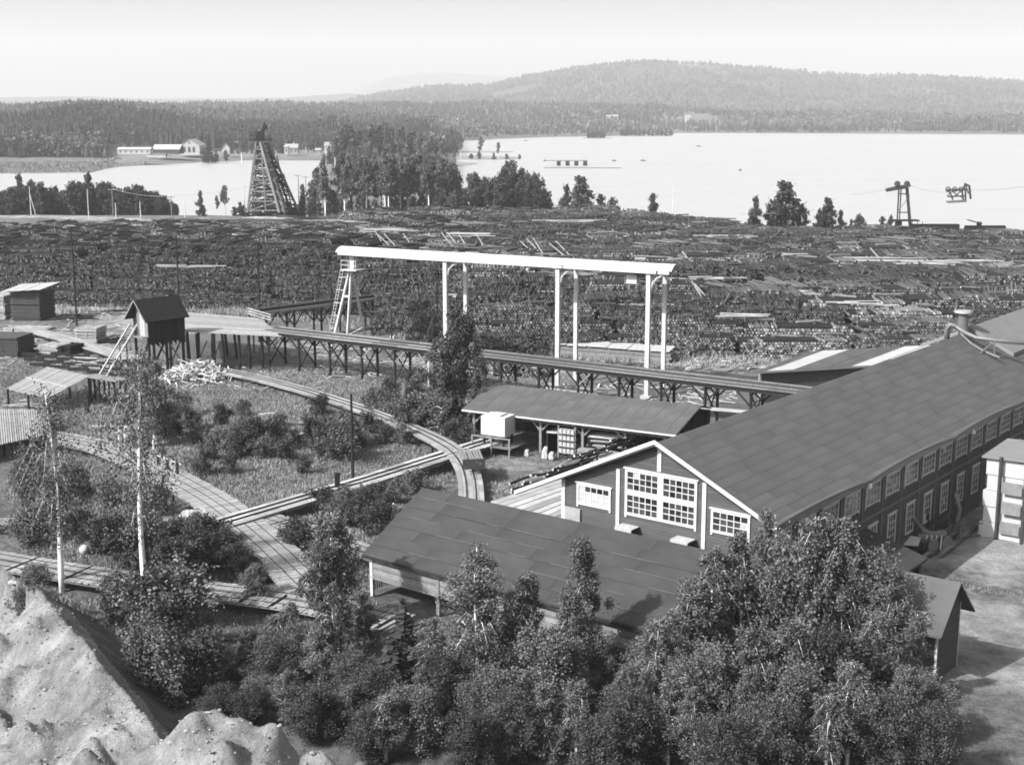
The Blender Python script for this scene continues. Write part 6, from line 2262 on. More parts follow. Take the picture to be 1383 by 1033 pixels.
for px in (755, 767, 779, 791):
    MB().cbox(V((px - 691.5) / 1885 * D, D, WATER - 1), 2.6, 3.5, 4.0).build('crib', 'dark_wood', pier, origin=V((px - 691.5) / 1885 * D, D, WATER))
MB().box(V((738 - 691.5) / 1885 * D, D - 1.5, WATER + 3.01), V(56 / 1885 * D, 0, 0), V(0, 3.5, 0), V(0, 0, .5)).build('deck', 'grey_wood', pier, origin=V(35, D, WATER + 3))
tag(MB().box(V((735 - 691.5) / 1885 * 890, 890, WATER - .3), V(105 / 1885 * 890, -4, 0), V(0, 2.2, 0), V(0, 0, .55)).build('log_boom', 'dark_wood', origin=V(20, 890, WATER)), 'thin floating log boom before the pier', 'log boom')

# ------------------------------------------------------------------ trees
def rand_dirs(g, n):
    v = g.standard_normal((n, 3))
    return v / np.linalg.norm(v, axis=1)[:, None]


def leaf_mesh(name, C, size, g, matn, flat=.0, asp=.8):
    n = len(C)
    a = rand_dirs(g, n)
    b = np.cross(a, rand_dirs(g, n))
    b /= np.linalg.norm(b, axis=1)[:, None] + 1e-9
    s = size * g.uniform(.6, 1.3, n)[:, None]
    v, lt3, lp3 = quads_cloud(C, a * s / 2, b * s / 2 * asp)
    return mesh_from_arrays(name, v, lt3, lp3, [matn])


def make_tree(h, rad, base, nleaf, lsize, seed, lean=.0, matl='leaf', bark='birch_bark', shape='oval', droop=.35, nbr=46, sparse=1.0, r0=None, twin=False, brf=.34):
    """returns (trunk mesh, crown mesh); the tree stands at the origin"""
    g = np.random.default_rng(seed)
    m = MB()
    r0 = r0 or h * .011 + .03
    stems = []
    for k in range(2 if twin else 1):
        off = V(g.normal(0, .25), g.normal(0, .25), 0) if twin else V(0, 0, 0)
        ph = g.uniform(0, 6)
        n = 9
        pts = [off * (1 + 1.5 * t) + V(lean * h * t + .03 * h * math.sin(4.2 * t + ph) * t, .022 * h * math.cos(4 * t + ph) * t, h * t * (1 if k == 0 else .88)) for t in np.linspace(0, .98, n)]
        pts[0] = pts[0] - V(0, 0, .4)
        m.tube(pts, [r0 * (1.05 - .93 * t) for t in np.linspace(0, 1, n)], 7)
        stems.append(pts)
    cents, wts = [], []
    for k in range(nbr):
        st_ = stems[k % len(stems)]
        t = base + (1 - base) * (k + g.uniform(0, 1)) / nbr
        t = min(t, .97)
        f = t * (len(st_) - 1)
        i = min(int(f), len(st_) - 2)
        p = st_[i] + (st_[i + 1] - st_[i]) * (f - i)
        q = (t - base) / (1 - base)
        if shape == 'oval':
            R = rad * (math.sin(math.pi * min(1, (.12 + q * .88))) ** .7 * .95 + .08)
        elif shape == 'cone':
            R = rad * (1.02 - q) ** .85 + .05
        else:
            R = rad * (1 - abs(q - .45) * .9)
        R *= g.uniform(.4, 1.3)
        a = g.uniform(0, 2 * math.pi)
        up = R * g.uniform(.35, .8) if shape != 'cone' else R * .1
        d = V(math.cos(a), math.sin(a), 0)
        e1 = p + d * R * .5 + V(0, 0, up * .65)
        e2 = p + d * R + V(0, 0, up * .7 - droop * R)
        rr = max(.012, r0 * brf * (1 - .7 * q))
        m.tube([p, e1, e2], [rr, rr * .6, rr * .2], 4)
        ncl = max(3, int(R * 4.0))
        for c in range(ncl):
            s = g.uniform(.25, 1.05)
            w_ = (1 - s) * (1 - s)
            pos = p * w_ + e1 * 2 * s * (1 - s) + e2 * s * s + g.normal(0, .13 * rad, 3) * V(1, 1, .8)
            cents.append(pos)
            wts.append(g.uniform(.3, 1.3))
    cents, wts = np.array(cents), np.array(wts)
    wts /= wts.sum()
    idx = g.choice(len(cents), nleaf, p=wts)
    sp = .095 * rad * sparse
    C = cents[idx] + g.normal(0, 1, (nleaf, 3)) * np.array([sp, sp, sp * 1.35]) + np.array([0, 0, -.4 * droop * sp * 3]) * g.random((nleaf, 1))
    C[:, 2] = np.maximum(C[:, 2], h * base * .5)
    cm = leaf_mesh('crown', C, lsize, g, matl)
    me = bpy.data.meshes.new('trunk')
    me.from_pydata(m.v, [], m.f)
    me.materials.append(MT[bark])
    me.polygons.foreach_set("use_smooth", [True] * len(me.polygons))
    me.update()
    return me, cm


def make_spruce(h, rad, seed, tiers=16, nq=40, lsize=.6, matl='needle', r0=None):
    g = np.random.default_rng(seed)
    m = MB().tube([V(0, 0, -.4), V(0, 0, h * .5), V(0, 0, h * .97)], [h * .014 + .05, h * .009, .02], 6)
    C = []
    for k in range(tiers):
        q = (k + .5) / tiers
        z = h * (.08 + .9 * q)
        R = rad * (1 - q) ** .9 + .06 * rad
        n = max(6, int(nq * (1 - q) + 6))
        a = g.uniform(0, 6.28, n)
        rr = R * np.sqrt(g.uniform(.05, 1, n)) * g.uniform(.8, 1.12, n)
        C.append(np.stack([np.cos(a) * rr, np.sin(a) * rr, z - .35 * rr + g.normal(0, .02 * h, n)], 1))
    C = np.concatenate(C)
    n = len(C)
    d = C * np.array([1, 1, 0])
    d /= np.linalg.norm(d, axis=1)[:, None] + 1e-6
    d = d + np.array([0, 0, -.35]) + g.normal(0, .25, (n, 3))
    s = np.cross(d, UPZ) + g.normal(0, .2, (n, 3))
    s /= np.linalg.norm(s, axis=1)[:, None]
    L = lsize * g.uniform(.7, 1.4, n)[:, None]
    v, lt3, lp3 = quads_cloud(C, d * L * .7, s * L * .4)
    cm = mesh_from_arrays('crown', v, lt3, lp3, [matl])
    me = bpy.data.meshes.new('trunk')
    me.from_pydata(m.v, [], m.f)
    me.materials.append(MT['trunk'])
    me.update()
    return me, cm


_H = {}


def tree_h(t):
    k = t[1].name
    if k not in _H:
        a = np.empty(len(t[1].vertices) * 3, dtype=np.float32)
        t[1].vertices.foreach_get('co', a)
        _H[k] = float(np.percentile(a[2::3], 99.7))
    return _H[k]


def plant(tree, loc, s=1.0, rz=None, name='birch_tree', label='', cat='tree', group=None, sxy=None):
    root = thing(name, label, cat, loc, group)
    root.rotation_euler = (0, 0, rng.uniform(0, 6.28) if rz is None else rz)
    sxy = s if sxy is None else sxy
    root.scale = (sxy, sxy, s)
    for nm, me in (('trunk', tree[0]), ('crown', tree[1])):
        o = bpy.data.objects.new(nm, me)
        o.parent = root
        col.objects.link(o)
    return root


def top_h(px, top_py, Y):
    return float(atY(px, top_py, Y)[2])


T_FG = [make_tree(10, 1.75, (.12, .3, .2, .34, .16)[k], 15500, .115, 1000 + k, shape=('oval', 'oval', 'cone', 'oval', 'oval')[k], nbr=70, droop=.7, sparse=.85, r0=(.14, .17, .14, .18, .14)[k], lean=.02 * (k - 2)) for k in range(5)]
T_FT = make_tree(10, 1.9, .16, 20000, .10, 1050, shape='oval', nbr=58, droop=.5, twin=True)
T_AL = [make_tree(7, 2.6, .04, 19000, .125, 1100 + k, matl='leaf_dark' if k else 'leaf', bark='trunk', shape='round', nbr=60, droop=.2, r0=.09) for k in range(3)]
T_SH = [make_tree(2.6, 1.6, .02, 5200, .10, 1200 + k, matl='leaf' if k % 2 else 'leaf_dark', bark='trunk', shape='round', nbr=26, droop=.1, r0=.04) for k in range(4)]
T_MID = [make_tree(9, 2.0, .08, 15000, .13, 1300 + k, matl='leaf' if k != 1 else 'leaf_dark', shape='oval', nbr=44, droop=.3) for k in range(3)]
T_LOMB = [make_tree(12, 2.1, .34, 6500, .10, 1400 + k, shape='oval', nbr=44, droop=.9, sparse=1.25, lean=.0, r0=.2, brf=.14) for k in range(2)]
T_PINE = [make_spruce(6, 1.7, 1500 + k, 22, 90, .42) for k in range(2)]

# foreground trees: (px, distance, top_py, kind, width factor)
FG = [
    (452, 80, 694, 'f3', 1.05), (436, 78, 735, 'f1', .85), (462, 79, 745, 'a0', .6), (492, 76, 800, 'f2', 1), (345, 83, 762, 'f0', .9), (395, 76, 815, 'f4', .7),
    (300, 84, 800, 'f3', .9), (262, 87, 805, 'f1', .8), (235, 84, 850, 'a0', .8), (285, 74, 868, 'a1', .8), (335, 72, 850, 'f2', 1),
    (370, 70, 862, 'a2', .9), (430, 70, 850, 'f4', 1), (480, 68, 880, 'a1', .9), (530, 68, 862, 'p0', 1), (545, 72, 812, 'p1', .8),
    (585, 70, 838, 'f0', .9), (638, 68, 752, 'tw', 1.05), (600, 66, 880, 'a2', .8), (692, 69, 800, 'f1', .9), (712, 72, 778, 'f3', .85),
    (742, 66, 850, 'a0', .9), (785, 71, 730, 'f2', .95), (765, 68, 800, 'f4', .9), (820, 68, 860, 'f0', .7), (845, 64, 900, 'f0', .9),
    (888, 66, 838, 'f3', .9), (932, 69, 785, 'f1', 1.05), (968, 71, 745, 'f0', 1.05), (1000, 72, 722, 'f4', 1), (1027, 74, 692, 'f2', .62),
    (1062, 72, 722, 'a0', .85), (1098, 72, 700, 'f3', 1.1), (1132, 72, 702, 'f1', 1.05), (1165, 72, 738, 'a0', .8), (1200, 71, 765, 'f4', 1),
    (1180, 66, 830, 'f0', 1), (1232, 68, 830, 'f2', .85), (1130, 64, 850, 'a2', .9), (1070, 64, 838, 'f1', 1.1), (1010, 64, 845, 'f4', 1.0),
    (955, 63, 870, 'a0', .85), (905, 61, 905, 'f2', 1), (1255, 64, 912, 'a0', .7), (690, 62, 930, 'a1', .8),
    (560, 63, 925, 'a0', .8), (520, 62, 940, 'f3', .9), (635, 60, 960, 'a2', .7), (780, 62, 920, 'f1', 1), (820, 59, 960, 'a2', .8),
    (1040, 59, 945, 'a1', .8), (205, 82, 885, 'a1', .6), (240, 76, 905, 'a2', .7), (260, 80, 860, 'f4', .8), (310, 72, 905, 'f2', .8), (352, 68, 915, 'a0', .8), (385, 66, 905, 'f0', .9), (420, 64, 925, 'a2', .8), (470, 65, 925, 'f1', .8), (505, 66, 900, 'a2', .9), (375, 76, 830, 'f3', .9), (415, 72, 840, 'a0', .8), (455, 74, 790, 'f0', .9), (320, 78, 850, 'a0', .8), (575, 66, 900, 'f4', .8), (735, 62, 925, 'f2', .9), (660, 64, 900, 'a0', .8), (500, 62, 955, 'a1', .7), (445, 66, 935, 'a0', .7), (300, 67, 925, 'a1', .7), (340, 66, 930, 'a2', .7), (250, 70, 925, 'a0', .6), (855, 61, 930, 'a1', .9), (870, 68, 870, 'a0', .8), (910, 66, 860, 'f1', .9), (1085, 61, 900, 'a0', .9), (1150, 61, 895, 'f3', .9), (1010, 61, 905, 'f2', .9), (940, 60, 930, 'f4', .8), (1220, 62, 900, 'f1', .8), (1265, 60, 950, 'a2', .7), (1120, 59, 940, 'f3', .9), (1190, 60, 935, 'a2', .8), (980, 58, 965, 'a1', .8),
]
fg_lab = {638: 'twin-stemmed white birch in the middle of the foreground', 785: 'slender birch rising over the outbuilding roof', 1027: 'narrow birch top before the right corner of the gable', 1098: 'broad birch crown before the shaded hall side', 545: 'small dark pine under the outbuilding eave', 345: 'thin pointed birch over the lower plank road', 712: 'birch tip right of the twin birch against the dark roof', 1132: 'leafy birch crown just right of the broad one', 1200: 'birch beside the lean-to roof', 530: 'low dark pine left of the twin birch', 932: 'birch at the right edge of the outbuilding roof'}
for px, D, tp, kd, wf in FG:
    z0 = hz((px - 691.5) / 1850 * D, D)
    p = atY(px, 950, D)
    x = (px - 691.5) / 1850 * math.hypot(D, 0) * 1.0
    # horizontal position from the pixel column near the crown
    x = atY(px, (tp + 950) / 2, D)[0]
    z0 = max(0, hz(x, D)) * .7
    hh = top_h(px, tp, D) - z0
    if kd[0] == 'f':
        t, H0 = T_FG[int(kd[1])], 10.2
        nm = 'birch_tree'
    elif kd == 'tw':
        t, H0, nm = T_FT, 10.2, 'birch_tree'
    elif kd[0] == 'a':
        t, H0, nm = T_AL[int(kd[1])], 7.6, 'alder_tree'
    else:
        t, H0, nm = T_PINE[int(kd[1])], 6.1, 'pine_tree'
    s = hh / tree_h(t)
    kl = {'birch_tree': 'leafy foreground birch in the thicket along the bottom', 'alder_tree': 'bushy foreground alder in the thicket along the bottom', 'pine_tree': 'dark foreground pine in the thicket'}[nm]
    lab = fg_lab.get(px) if (px, tp) not in ((345, 910), ) else None
    if px == 452:
        lab = 'dense leafy birch in front of the left end of the outbuilding'
    plant(t, (x, D, z0), s, None, nm, lab or kl, 'tree', None if lab else nm.replace('_tree', '') + ' trees of the foreground thicket', sxy=wf * (.55 * s + .45))

# two white birches at the left
for (px, by, ty, k, lab) in ((84, 797, 520, 0, 'left of the two tall white-stemmed birches'), (197, 815, 470, 1, 'right and taller of the two white-stemmed birches')):
    b = at(px, by, 0)
    s = (top_h(px + 4, ty, b[1])) / tree_h(T_LOMB[k])
    plant(T_LOMB[k], (b[0], b[1], hz(b[0], b[1]) - .1), s, .6 if k else 2.2, 'birch_tree', lab, 'tree', sxy=1.05)

# trees in the yard
for (px, by, ty, ti, wf, lab) in ((622, 588, 420, 1, 1.15, 'big dark leafy tree beside the left gantry leg and shed'), (596, 590, 470, 0, 1.1, 'lighter birch left of the big dark yard tree'), (566, 480, 392, 0, .95, 'slim birch behind the elevated tramway'), (588, 486, 425, 1, .7, 'dark birch between slim birch and gantry leg'), (212, 602, 486, 2, .95, 'loose airy birch below the stilted hut'), (172, 585, 530, 0, .7, 'small birch left of the airy one below the hut'), (552, 578, 520, 1, .8, 'dark shrubby tree in front of the tramway'), (648, 560, 480, 2, .8, 'thin tree at the left end of the shed roof'), (36, 690, 600, 2, .6, 'airy birch crown at the left edge above the narrow tramway'), (118, 560, 520, 2, .5, 'small airy birch by the loading deck')):
    b = at(px, by, 0)
    hh = top_h(px, ty, b[1])
    plant(T_MID[ti], (b[0], b[1], -.1), hh / tree_h(T_MID[ti]), None, 'birch_tree' if ti != 1 else 'alder_tree', lab, 'tree', sxy=wf * hh / 9.2 if hh < 8 else wf)

# shrubs over the meadow
SHR = [(455, 612, 1.1), (435, 600, .9), (480, 606, .9), (345, 612, 1.2), (330, 600, .9), (360, 620, .8), (300, 575, .8), (250, 560, .9), (235, 590, 1.0), (545, 580, 1.3), (510, 560, 1.0), (575, 575, 1.2),
       (620, 600, .9), (650, 580, .8), (500, 695, .9), (478, 712, .8), (520, 702, .8), (505, 722, .9), (535, 678, .7), (490, 682, .6), (560, 665, .7), (400, 745, .9),
       (50, 660, .8), (90, 670, .9), (110, 668, .8), (30, 650, .6), (150, 680, .8), (40, 735, .9), (140, 745, 1.0), (180, 760, 1.2), (235, 745, .9), (262, 748, 1.0), (285, 742, .9), (300, 765, 1.0), (270, 770, 1.0), (250, 785, 1.0), (322, 775, .8), (340, 785, .7), (310, 748, .7), (220, 800, 1.2), (200, 850, 1.3), (170, 840, 1.0), (150, 820, .8), (240, 850, 1.5), (215, 890, 1.3),
       (45, 812, .5), (30, 806, .6), (52, 822, .5), (200, 930, 1.1), (230, 945, 1.3), (270, 930, 1.2),
       (130, 400, 1.2), (150, 402, 1.4), (165, 404, 1.2), (110, 398, 1.0), (180, 405, 1.0), (85, 396, 1.0), (780, 610, .6), (800, 606, .7), (690, 540, .8), (560, 530, 1.0), (530, 545, 1.0), (330, 560, .6), (190, 690, .8), (215, 695, .8), (430, 560, .8), (400, 600, .5), (380, 575, .5), (270, 600, .7), (310, 640, .7), (320, 618, 1.1), (372, 606, 1.0), (440, 618, 1.3), (462, 622, 1.2), (425, 606, 1.1), (470, 600, 1.1), (340, 590, .7), (290, 620, .9), (275, 640, .8), (225, 575, .9), (260, 580, .8), (500, 585, .8), (520, 600, .7), (410, 640, .6), (545, 600, .7), (385, 622, .7), (440, 695, .8), (462, 702, .9), (60, 720, .8), (110, 728, .8), (160, 735, .9), (205, 735, .9)]
for (px, py, s) in SHR:
    z = 0
    b = at(px, py, 0)
    if px < 60 and py > 790:
        b = at(px, py, 2.0)
    zz = hz(b[0], b[1])
    k = int(rng.integers(0, 4))
    plant(T_SH[k], (b[0], b[1], zz - .1), s * 1.0, None, 'willow_shrub', 'leafy willow shrub growing in the meadow grass' if py > 500 else 'leafy shrub at the foot of the log piles', 'shrub', 'meadow shrubs' if py > 500 else 'shrubs below the log piles', sxy=s * rng.uniform(.85, 1.25))

# near-shore trees (D 380-480) : individually placed
T_SB = [make_tree(15, 2.3, .40, 3200, .36, 1600 + k, shape=('oval', 'cone')[k % 2], nbr=34, droop=.3, r0=.26) for k in range(4)]
T_SD = [make_tree(12, 3.0, .08, 3800, .42, 1700 + k, matl='leaf_dark', bark='trunk', shape=('round', 'cone', 'oval')[k], nbr=34, droop=.1) for k in range(3)]
T_SP = [make_spruce(16, 3.2, 1800 + k, 16, 40, 1.3) for k in range(3)]


def shore(px, by_D, ty, t, h0, name, label, group, wf=1.0):
    x = atY(px, ty, by_D)[0]
    z0 = max(hz(x, by_D), WATER + .1)
    hh = top_h(px, ty, by_D) - z0
    s = hh / tree_h(t)
    plant(t, (x, by_D, z0 - .1), s, None, name, label, 'tree', group, sxy=wf * s)


for k in range(46):       # dark alders, left shore
    px = -20 + 262 * (k + rng.uniform(0, 1)) / 46
    ty = float(np.interp(px, [-20, 20, 45, 75, 90, 108, 125, 140, 155, 172, 185, 210, 240], [262, 250, 243, 252, 250, 240, 250, 243, 250, 252, 249, 256, 272])) + rng.uniform(-1, 7)
    shore(px, rng.uniform(440, 462), ty, T_SD[k % 3], 12.5, 'alder_tree', 'dark alder in the belt along the near left shore', 'alders on the near left shore', 1.0)
for (px, ty, D, lab) in ((25, 236, 452, 'thin birch tip over the left shore alders'), (118, 234, 452, 'tall pointed alder in the left shore belt'), (270, 258, 430, 'lone dark tree at the pond left of the log tower'), (303, 250, 432, 'lone tree just left of the log tower'), (293, 264, 430, 'low shrub tree beside the lone tree by the log tower')):
    shore(px, D, ty, T_SD[1] if 'alder' in lab or 'dark' in lab else T_SB[0], 13, 'shore_tree', lab, None, .75)
for k in range(70):       # birch grove
    px = 402 + 248 * rng.uniform(0, 1)
    ty = float(np.interp(px, [400, 430, 455, 480, 520, 560, 600, 630, 650], [262, 222, 208, 214, 206, 204, 212, 222, 240])) + rng.uniform(-1, 16)
    D = rng.uniform(425, 470)
    shore(px, D, ty, T_SB[k % 4], 15.4, 'birch_tree', 'white-stemmed birch of the lakeside grove behind the log field', 'birches of the lakeside grove', .85)
for k in range(34):
    px = 400 + 250 * (k + rng.uniform(0, 1)) / 34
    shore(px, rng.uniform(426, 450), 268 + rng.uniform(-14, 5), T_SD[k % 3], 12.5, 'alder_tree', 'dark low alder under the birches of the lakeside grove', 'alder undergrowth of the grove', .9)
for k in range(22):
    px = 640 + 108 * (k + rng.uniform(0, 1)) / 22
    ty = float(np.interp(px, [640, 660, 690, 705, 720, 748], [248, 236, 218, 222, 228, 266])) + rng.uniform(-2, 20)
    shore(px, rng.uniform(425, 455), ty, T_SD[k % 3], 12.5, 'alder_tree', 'leafy alder of the lakeside clump right of the birch grove', 'alders of the lakeside clump', .8)
for (px, ty, D, ti, wf, lab) in ((786, 238, 425, 0, 1.1, 'round leafy tree by the lake right of the grove'), (765, 250, 428, 1, .8, 'smaller tree left of the round lakeside tree'), (812, 262, 424, 0, .8, 'low shrub tree right of the round lakeside tree'), (828, 266, 424, 2, .8, 'lowest shrub tree of the lakeside group'), (882, 262, 420, 1, 1.0, 'lone dark bush-like tree by the bright lake'), (1021, 266, 350, 1, .8, 'small tree left of the big lakeside tree at right'), (1063, 245, 350, 0, 1.15, 'big pointed tree against the bright lake at right'), (1045, 270, 352, 2, .9, 'low tree between the small and the big lakeside trees'), (1083, 276, 350, 2, .8, 'low tree at the right foot of the big lakeside tree'), (1120, 267, 350, 0, .9, 'airy tree right of the big lakeside tree'), (1108, 282, 350, 2, .7, 'low shrub beside the airy lakeside tree'), (1136, 284, 350, 1, .8, 'low dark shrub right of the airy lakeside tree'), (1161, 289, 348, 2, 1.0, 'round bush by the lake left of the cable tower'), (1150, 296, 348, 1, .8, 'small bush beside the round lakeside bush'), (1192, 292, 348, 0, .7, 'thin bushes at the foot of the cable tower'), (1203, 290, 350, 2, .6, 'dark bush behind the cable tower leg')):
    t = T_SD[ti] if ti else T_SB[1]
    if ti == 0:
        t = T_SD[0]
    shore(px, D, ty, t, 12.6, 'lakeside_tree', lab, None, wf)
for k in range(16):
    shore(318 + k * 5.6 + rng.uniform(-2, 2), rng.uniform(436, 452), 276 + rng.uniform(-5, 5), T_SD[k % 3], 12.5, 'alder_tree', 'dark low alder', 'alders behind the log tower', 1.1)
# dark conifers behind the grove, far-shore conifers around the houses
for k in range(48):
    px = 436 + 168 * (k + rng.uniform(0, 1)) / 48
    ty = float(np.interp(px, [436, 455, 468, 480, 500, 530, 560, 590, 605], [200, 182, 168, 172, 170, 168, 176, 186, 205])) + rng.uniform(-1, 11)
    shore(px, rng.uniform(820, 1000), ty, T_SP[k % 3] if k % 4 else T_SB[0], 16.2, 'spruce_tree' if k % 4 else 'birch_tree', 'dark tree on the spit behind the birch grove', 'dark trees on the spit', .8)
for (px, ty, lab) in ((622, 180, 'left of the three slim trees on the lake spit'), (649, 184, 'middle one of the three slim trees on the lake spit'), (673, 192, 'right and smallest of the three slim trees on the lake spit')):
    shore(px, 1046, ty, T_SB[2], 15.4, 'birch_tree', lab, None, .75)
for k in range(7):
    px = 600 + k * 17 + rng.uniform(-4, 4)
    shore(px, 1046, 206 + rng.uniform(-1, 3), T_SD[k % 3], 12.5, 'willow_shrub', 'low shrub on the lake spit below the slim trees', 'shrubs on the lake spit', 1.3)
for k in range(6):
    px = 795 + k * 4
    shore(px, 1850, 175 + rng.uniform(0, 3) + abs(k - 2), T_SD[k % 3], 12.5, 'islet_tree', 'tree of the round wooded islet far out on the lake', 'trees of the wooded islet', 1.3)
for k in range(12):
    px = 840 + k * 6
    shore(px, 2010, 173.5 + rng.uniform(0, 2), T_SD[k % 3], 12.5, 'islet_tree', 'tree of the long low point across the lake', 'trees of the far point', 1.3)
for k in range(46):
    px = 20 + 440 * (k + rng.uniform(0, 1)) / 46
    if 140 < px < 272 and k % 2:
        px += 0
    big = rng.random() < .5
    D = rng.uniform(1095, 1130) if (140 < px < 270 or 376 < px < 458) else rng.uniform(960, 1110)
    if px < 135:
        D = rng.uniform(975, 1040)
    ty = 186 + rng.uniform(-8, 10)
    if not big:
        ty += 8
    shore(px, D, ty, T_SP[k % 3] if k % 3 == 0 else (T_SB[k % 4] if big else T_SD[k % 3]), 14, 'shore_tree', 'tree at the forest edge behind the far shore houses', 'forest edge trees on the far shore', .9)

# forests as masses
def forest(name, label, X, Y, H, kind, wr, seed, mname='far_leaf', tone0=1.0, zf=None):
    """kind: array 0 conifer, 1 broadleaf; each a small jagged crown"""
    g = np.random.default_rng(seed)
    Z = (zf or hfun)(X, Y)
    st = np.clip(1 + 1.1 * vnoise(X, Y, 70 if Y.mean() < 2000 else 210, seed + 70) + .7 * vnoise(X, Y, 25, seed + 71), .45, 1.9)
    H = H * np.clip(1 + .8 * vnoise(X, Y, 60, seed + 72), .6, 1.5)
    vs, lt4, lp4, tn4 = [], [], [], []
    n = len(X)
    # conifers: 5-sided, three stacked skirts ; broadleaf: 10 random quads
    c = np.where(kind == 0)[0]
    b = np.where(kind == 1)[0]
    base_i = 0
    if len(c):
        k = len(c)
        S = 5
        rings = ((.12, 1.0), (.45, .62), (.42, .80), (.75, .34), (.70, .48), (1.0, .03))
        a = np.arange(S) * 2 * math.pi / S
        ph = g.uniform(0, 6, k)
        V_ = []
        for (zz, rr) in rings:
            r = H[c] * wr * rr * 1.0
            jit = g.uniform(.65, 1.25, (k, S))
            V_.append(np.stack([X[c][:, None] + np.cos(a[None] + ph[:, None]) * r[:, None] * jit, Y[c][:, None] + np.sin(a[None] + ph[:, None]) * r[:, None] * jit, Z[c][:, None] + H[c][:, None] * zz + 0 * jit], -1))
        V_ = np.stack(V_, 1).reshape(-1, 3)
        per = len(rings) * S
        one = []
        for (r0_, r1_) in ((0, 1), (2, 3), (4, 5)):
            for i in range(S):
                j = (i + 1) % S
                one += [r0_ * S + i, r0_ * S + j, r1_ * S + j, r1_ * S + i]
        one = np.array(one)
        lp = (one[None] + (np.arange(k) * per)[:, None]).ravel()
        vs.append(V_)
        lp4.append(lp)
        lt4.append(np.full(k * 15, 4))
        tn4.append(np.repeat(tone0 * g.uniform(.35, .75, k) * st[c], 15))
        base_i += len(V_)
    if len(b):
        k = len(b)
        Q = 12
        C = g.normal(0, 1, (k, Q, 3))
        C /= np.linalg.norm(C, axis=2)[..., None]
        C *= g.uniform(.4, 1, (k, Q, 1))
        hh = H[b][:, None]
        C = np.stack([X[b][:, None] + C[..., 0] * hh * wr * 1.1, Y[b][:, None] + C[..., 1] * hh * wr * 1.1, Z[b][:, None] + hh * (.55 + .4 * C[..., 2])], -1).reshape(-1, 3)
        A_ = rand_dirs(g, k * Q)
        B_ = np.cross(A_, rand_dirs(g, k * Q))
        B_ /= np.linalg.norm(B_, axis=1)[:, None]
        sz = np.repeat(H[b], Q)[:, None] * wr * .5
        v, l1, l2 = quads_cloud(C, A_ * sz, B_ * sz)
        vs.append(v)
        lp4.append(l2 + base_i)
        lt4.append(l1)
        tn4.append(np.repeat(tone0 * g.uniform(.6, 1.25, k) * st[b], Q))
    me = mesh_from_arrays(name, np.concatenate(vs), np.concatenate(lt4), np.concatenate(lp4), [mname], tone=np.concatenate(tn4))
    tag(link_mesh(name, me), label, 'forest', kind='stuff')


g = np.random.default_rng(55)
n = 9500
Y = g.uniform(0, 1, n) ** 1.1 * 480 + 1120
xp = g.uniform(-60, 760, n)
X = (xp - 691.5) / 1885 * Y
ok = (hfun(X, Y) > -3.6) & ((Y > 1150) | (xp < 140) | (xp > 470))
X, Y, xp = X[ok], Y[ok], xp[ok]
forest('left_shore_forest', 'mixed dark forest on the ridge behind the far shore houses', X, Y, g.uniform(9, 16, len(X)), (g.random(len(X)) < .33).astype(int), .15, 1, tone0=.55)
n = 2600
Y = g.uniform(985, 1150, n)
xp = g.uniform(-60, 140, n)
X = (xp - 691.5) / 1885 * Y
forest('reed_side_wood', 'young mixed wood behind the reeds at the left end of the far shore', X, Y, g.uniform(7, 13, n), (g.random(n) < .7).astype(int), .2, 2)
n = 1500
Y = g.uniform(700, 1500, n)
xp = g.uniform(470, 600, n)
X = (xp - 691.5) / 1885 * Y
forest('spit_wood', 'mixed wood on the spit beyond the birch grove', X, Y, g.uniform(8, 14, n), (g.random(n) < .6).astype(int), .2, 7)
n = 21000
Y = g.uniform(1620, 3100, n)
xp = g.uniform(-60, 1480, n)
X = (xp - 691.5) / 1885 * Y
df_ = np.interp(xp, xs_f, ds_f)
cl = vnoise(X, Y, 90, 77) > -.36
ok = (Y > df_ + 12) & cl
X, Y = X[ok], Y[ok]
forest('lakeside_forest', 'hazy mixed forest along the far lakeshore', X, Y, g.uniform(8, 14, len(X)), (vnoise(X, Y, 120, 78) + g.normal(0, .25, len(X)) > .05).astype(int), .22, 3, tone0=1.3)  # lighter leaf tone puts some distance haze into the colour
n = 16000
Y = g.uniform(3350, 5580, n)
xp = g.uniform(380, 1500, n)
X = (xp - 691.5) / 1885 * Y
cl = vnoise(X, Y, 230, 80) < .30
X, Y = X[cl], Y[cl]
forest('hill_forest', 'pale hazy forest covering the big hill', X, Y, g.uniform(10, 18, len(X)), (g.random(len(X)) < .4).astype(int), .30, 4, zf=big_h)

# ------------------------------------------------------------------ tall grass and reeds
def grass(name, label, X, Y, hmin, hmax, seed, per=5, m='grass', wid=.05, spread=.25):
    g = np.random.default_rng(seed)
    n = len(X)
    X = np.repeat(X, per) + g.normal(0, spread, n * per)
    Y = np.repeat(Y, per) + g.normal(0, spread, n * per)
    Z = hfun(X, Y) - .05
    H = g.uniform(hmin, hmax, n * per)
    a = g.uniform(0, 6.28, n * per)
    lean = g.normal(0, .25, (n * per, 2)) * H[:, None]
    w = wid * g.uniform(.7, 1.6, n * per)
    v0 = np.stack([X - np.cos(a) * w, Y - np.sin(a) * w, Z], 1)
    v1 = np.stack([X + np.cos(a) * w, Y + np.sin(a) * w, Z], 1)
    v2 = np.stack([X + lean[:, 0], Y + lean[:, 1], Z + H], 1)
    v = np.stack([v0, v1, v2], 1).reshape(-1, 3)
    me = mesh_from_arrays(name, v, np.full(n * per, 3), np.arange(3 * n * per), [m])
    tag(link_mesh(name, me), label, 'grass', kind='stuff')


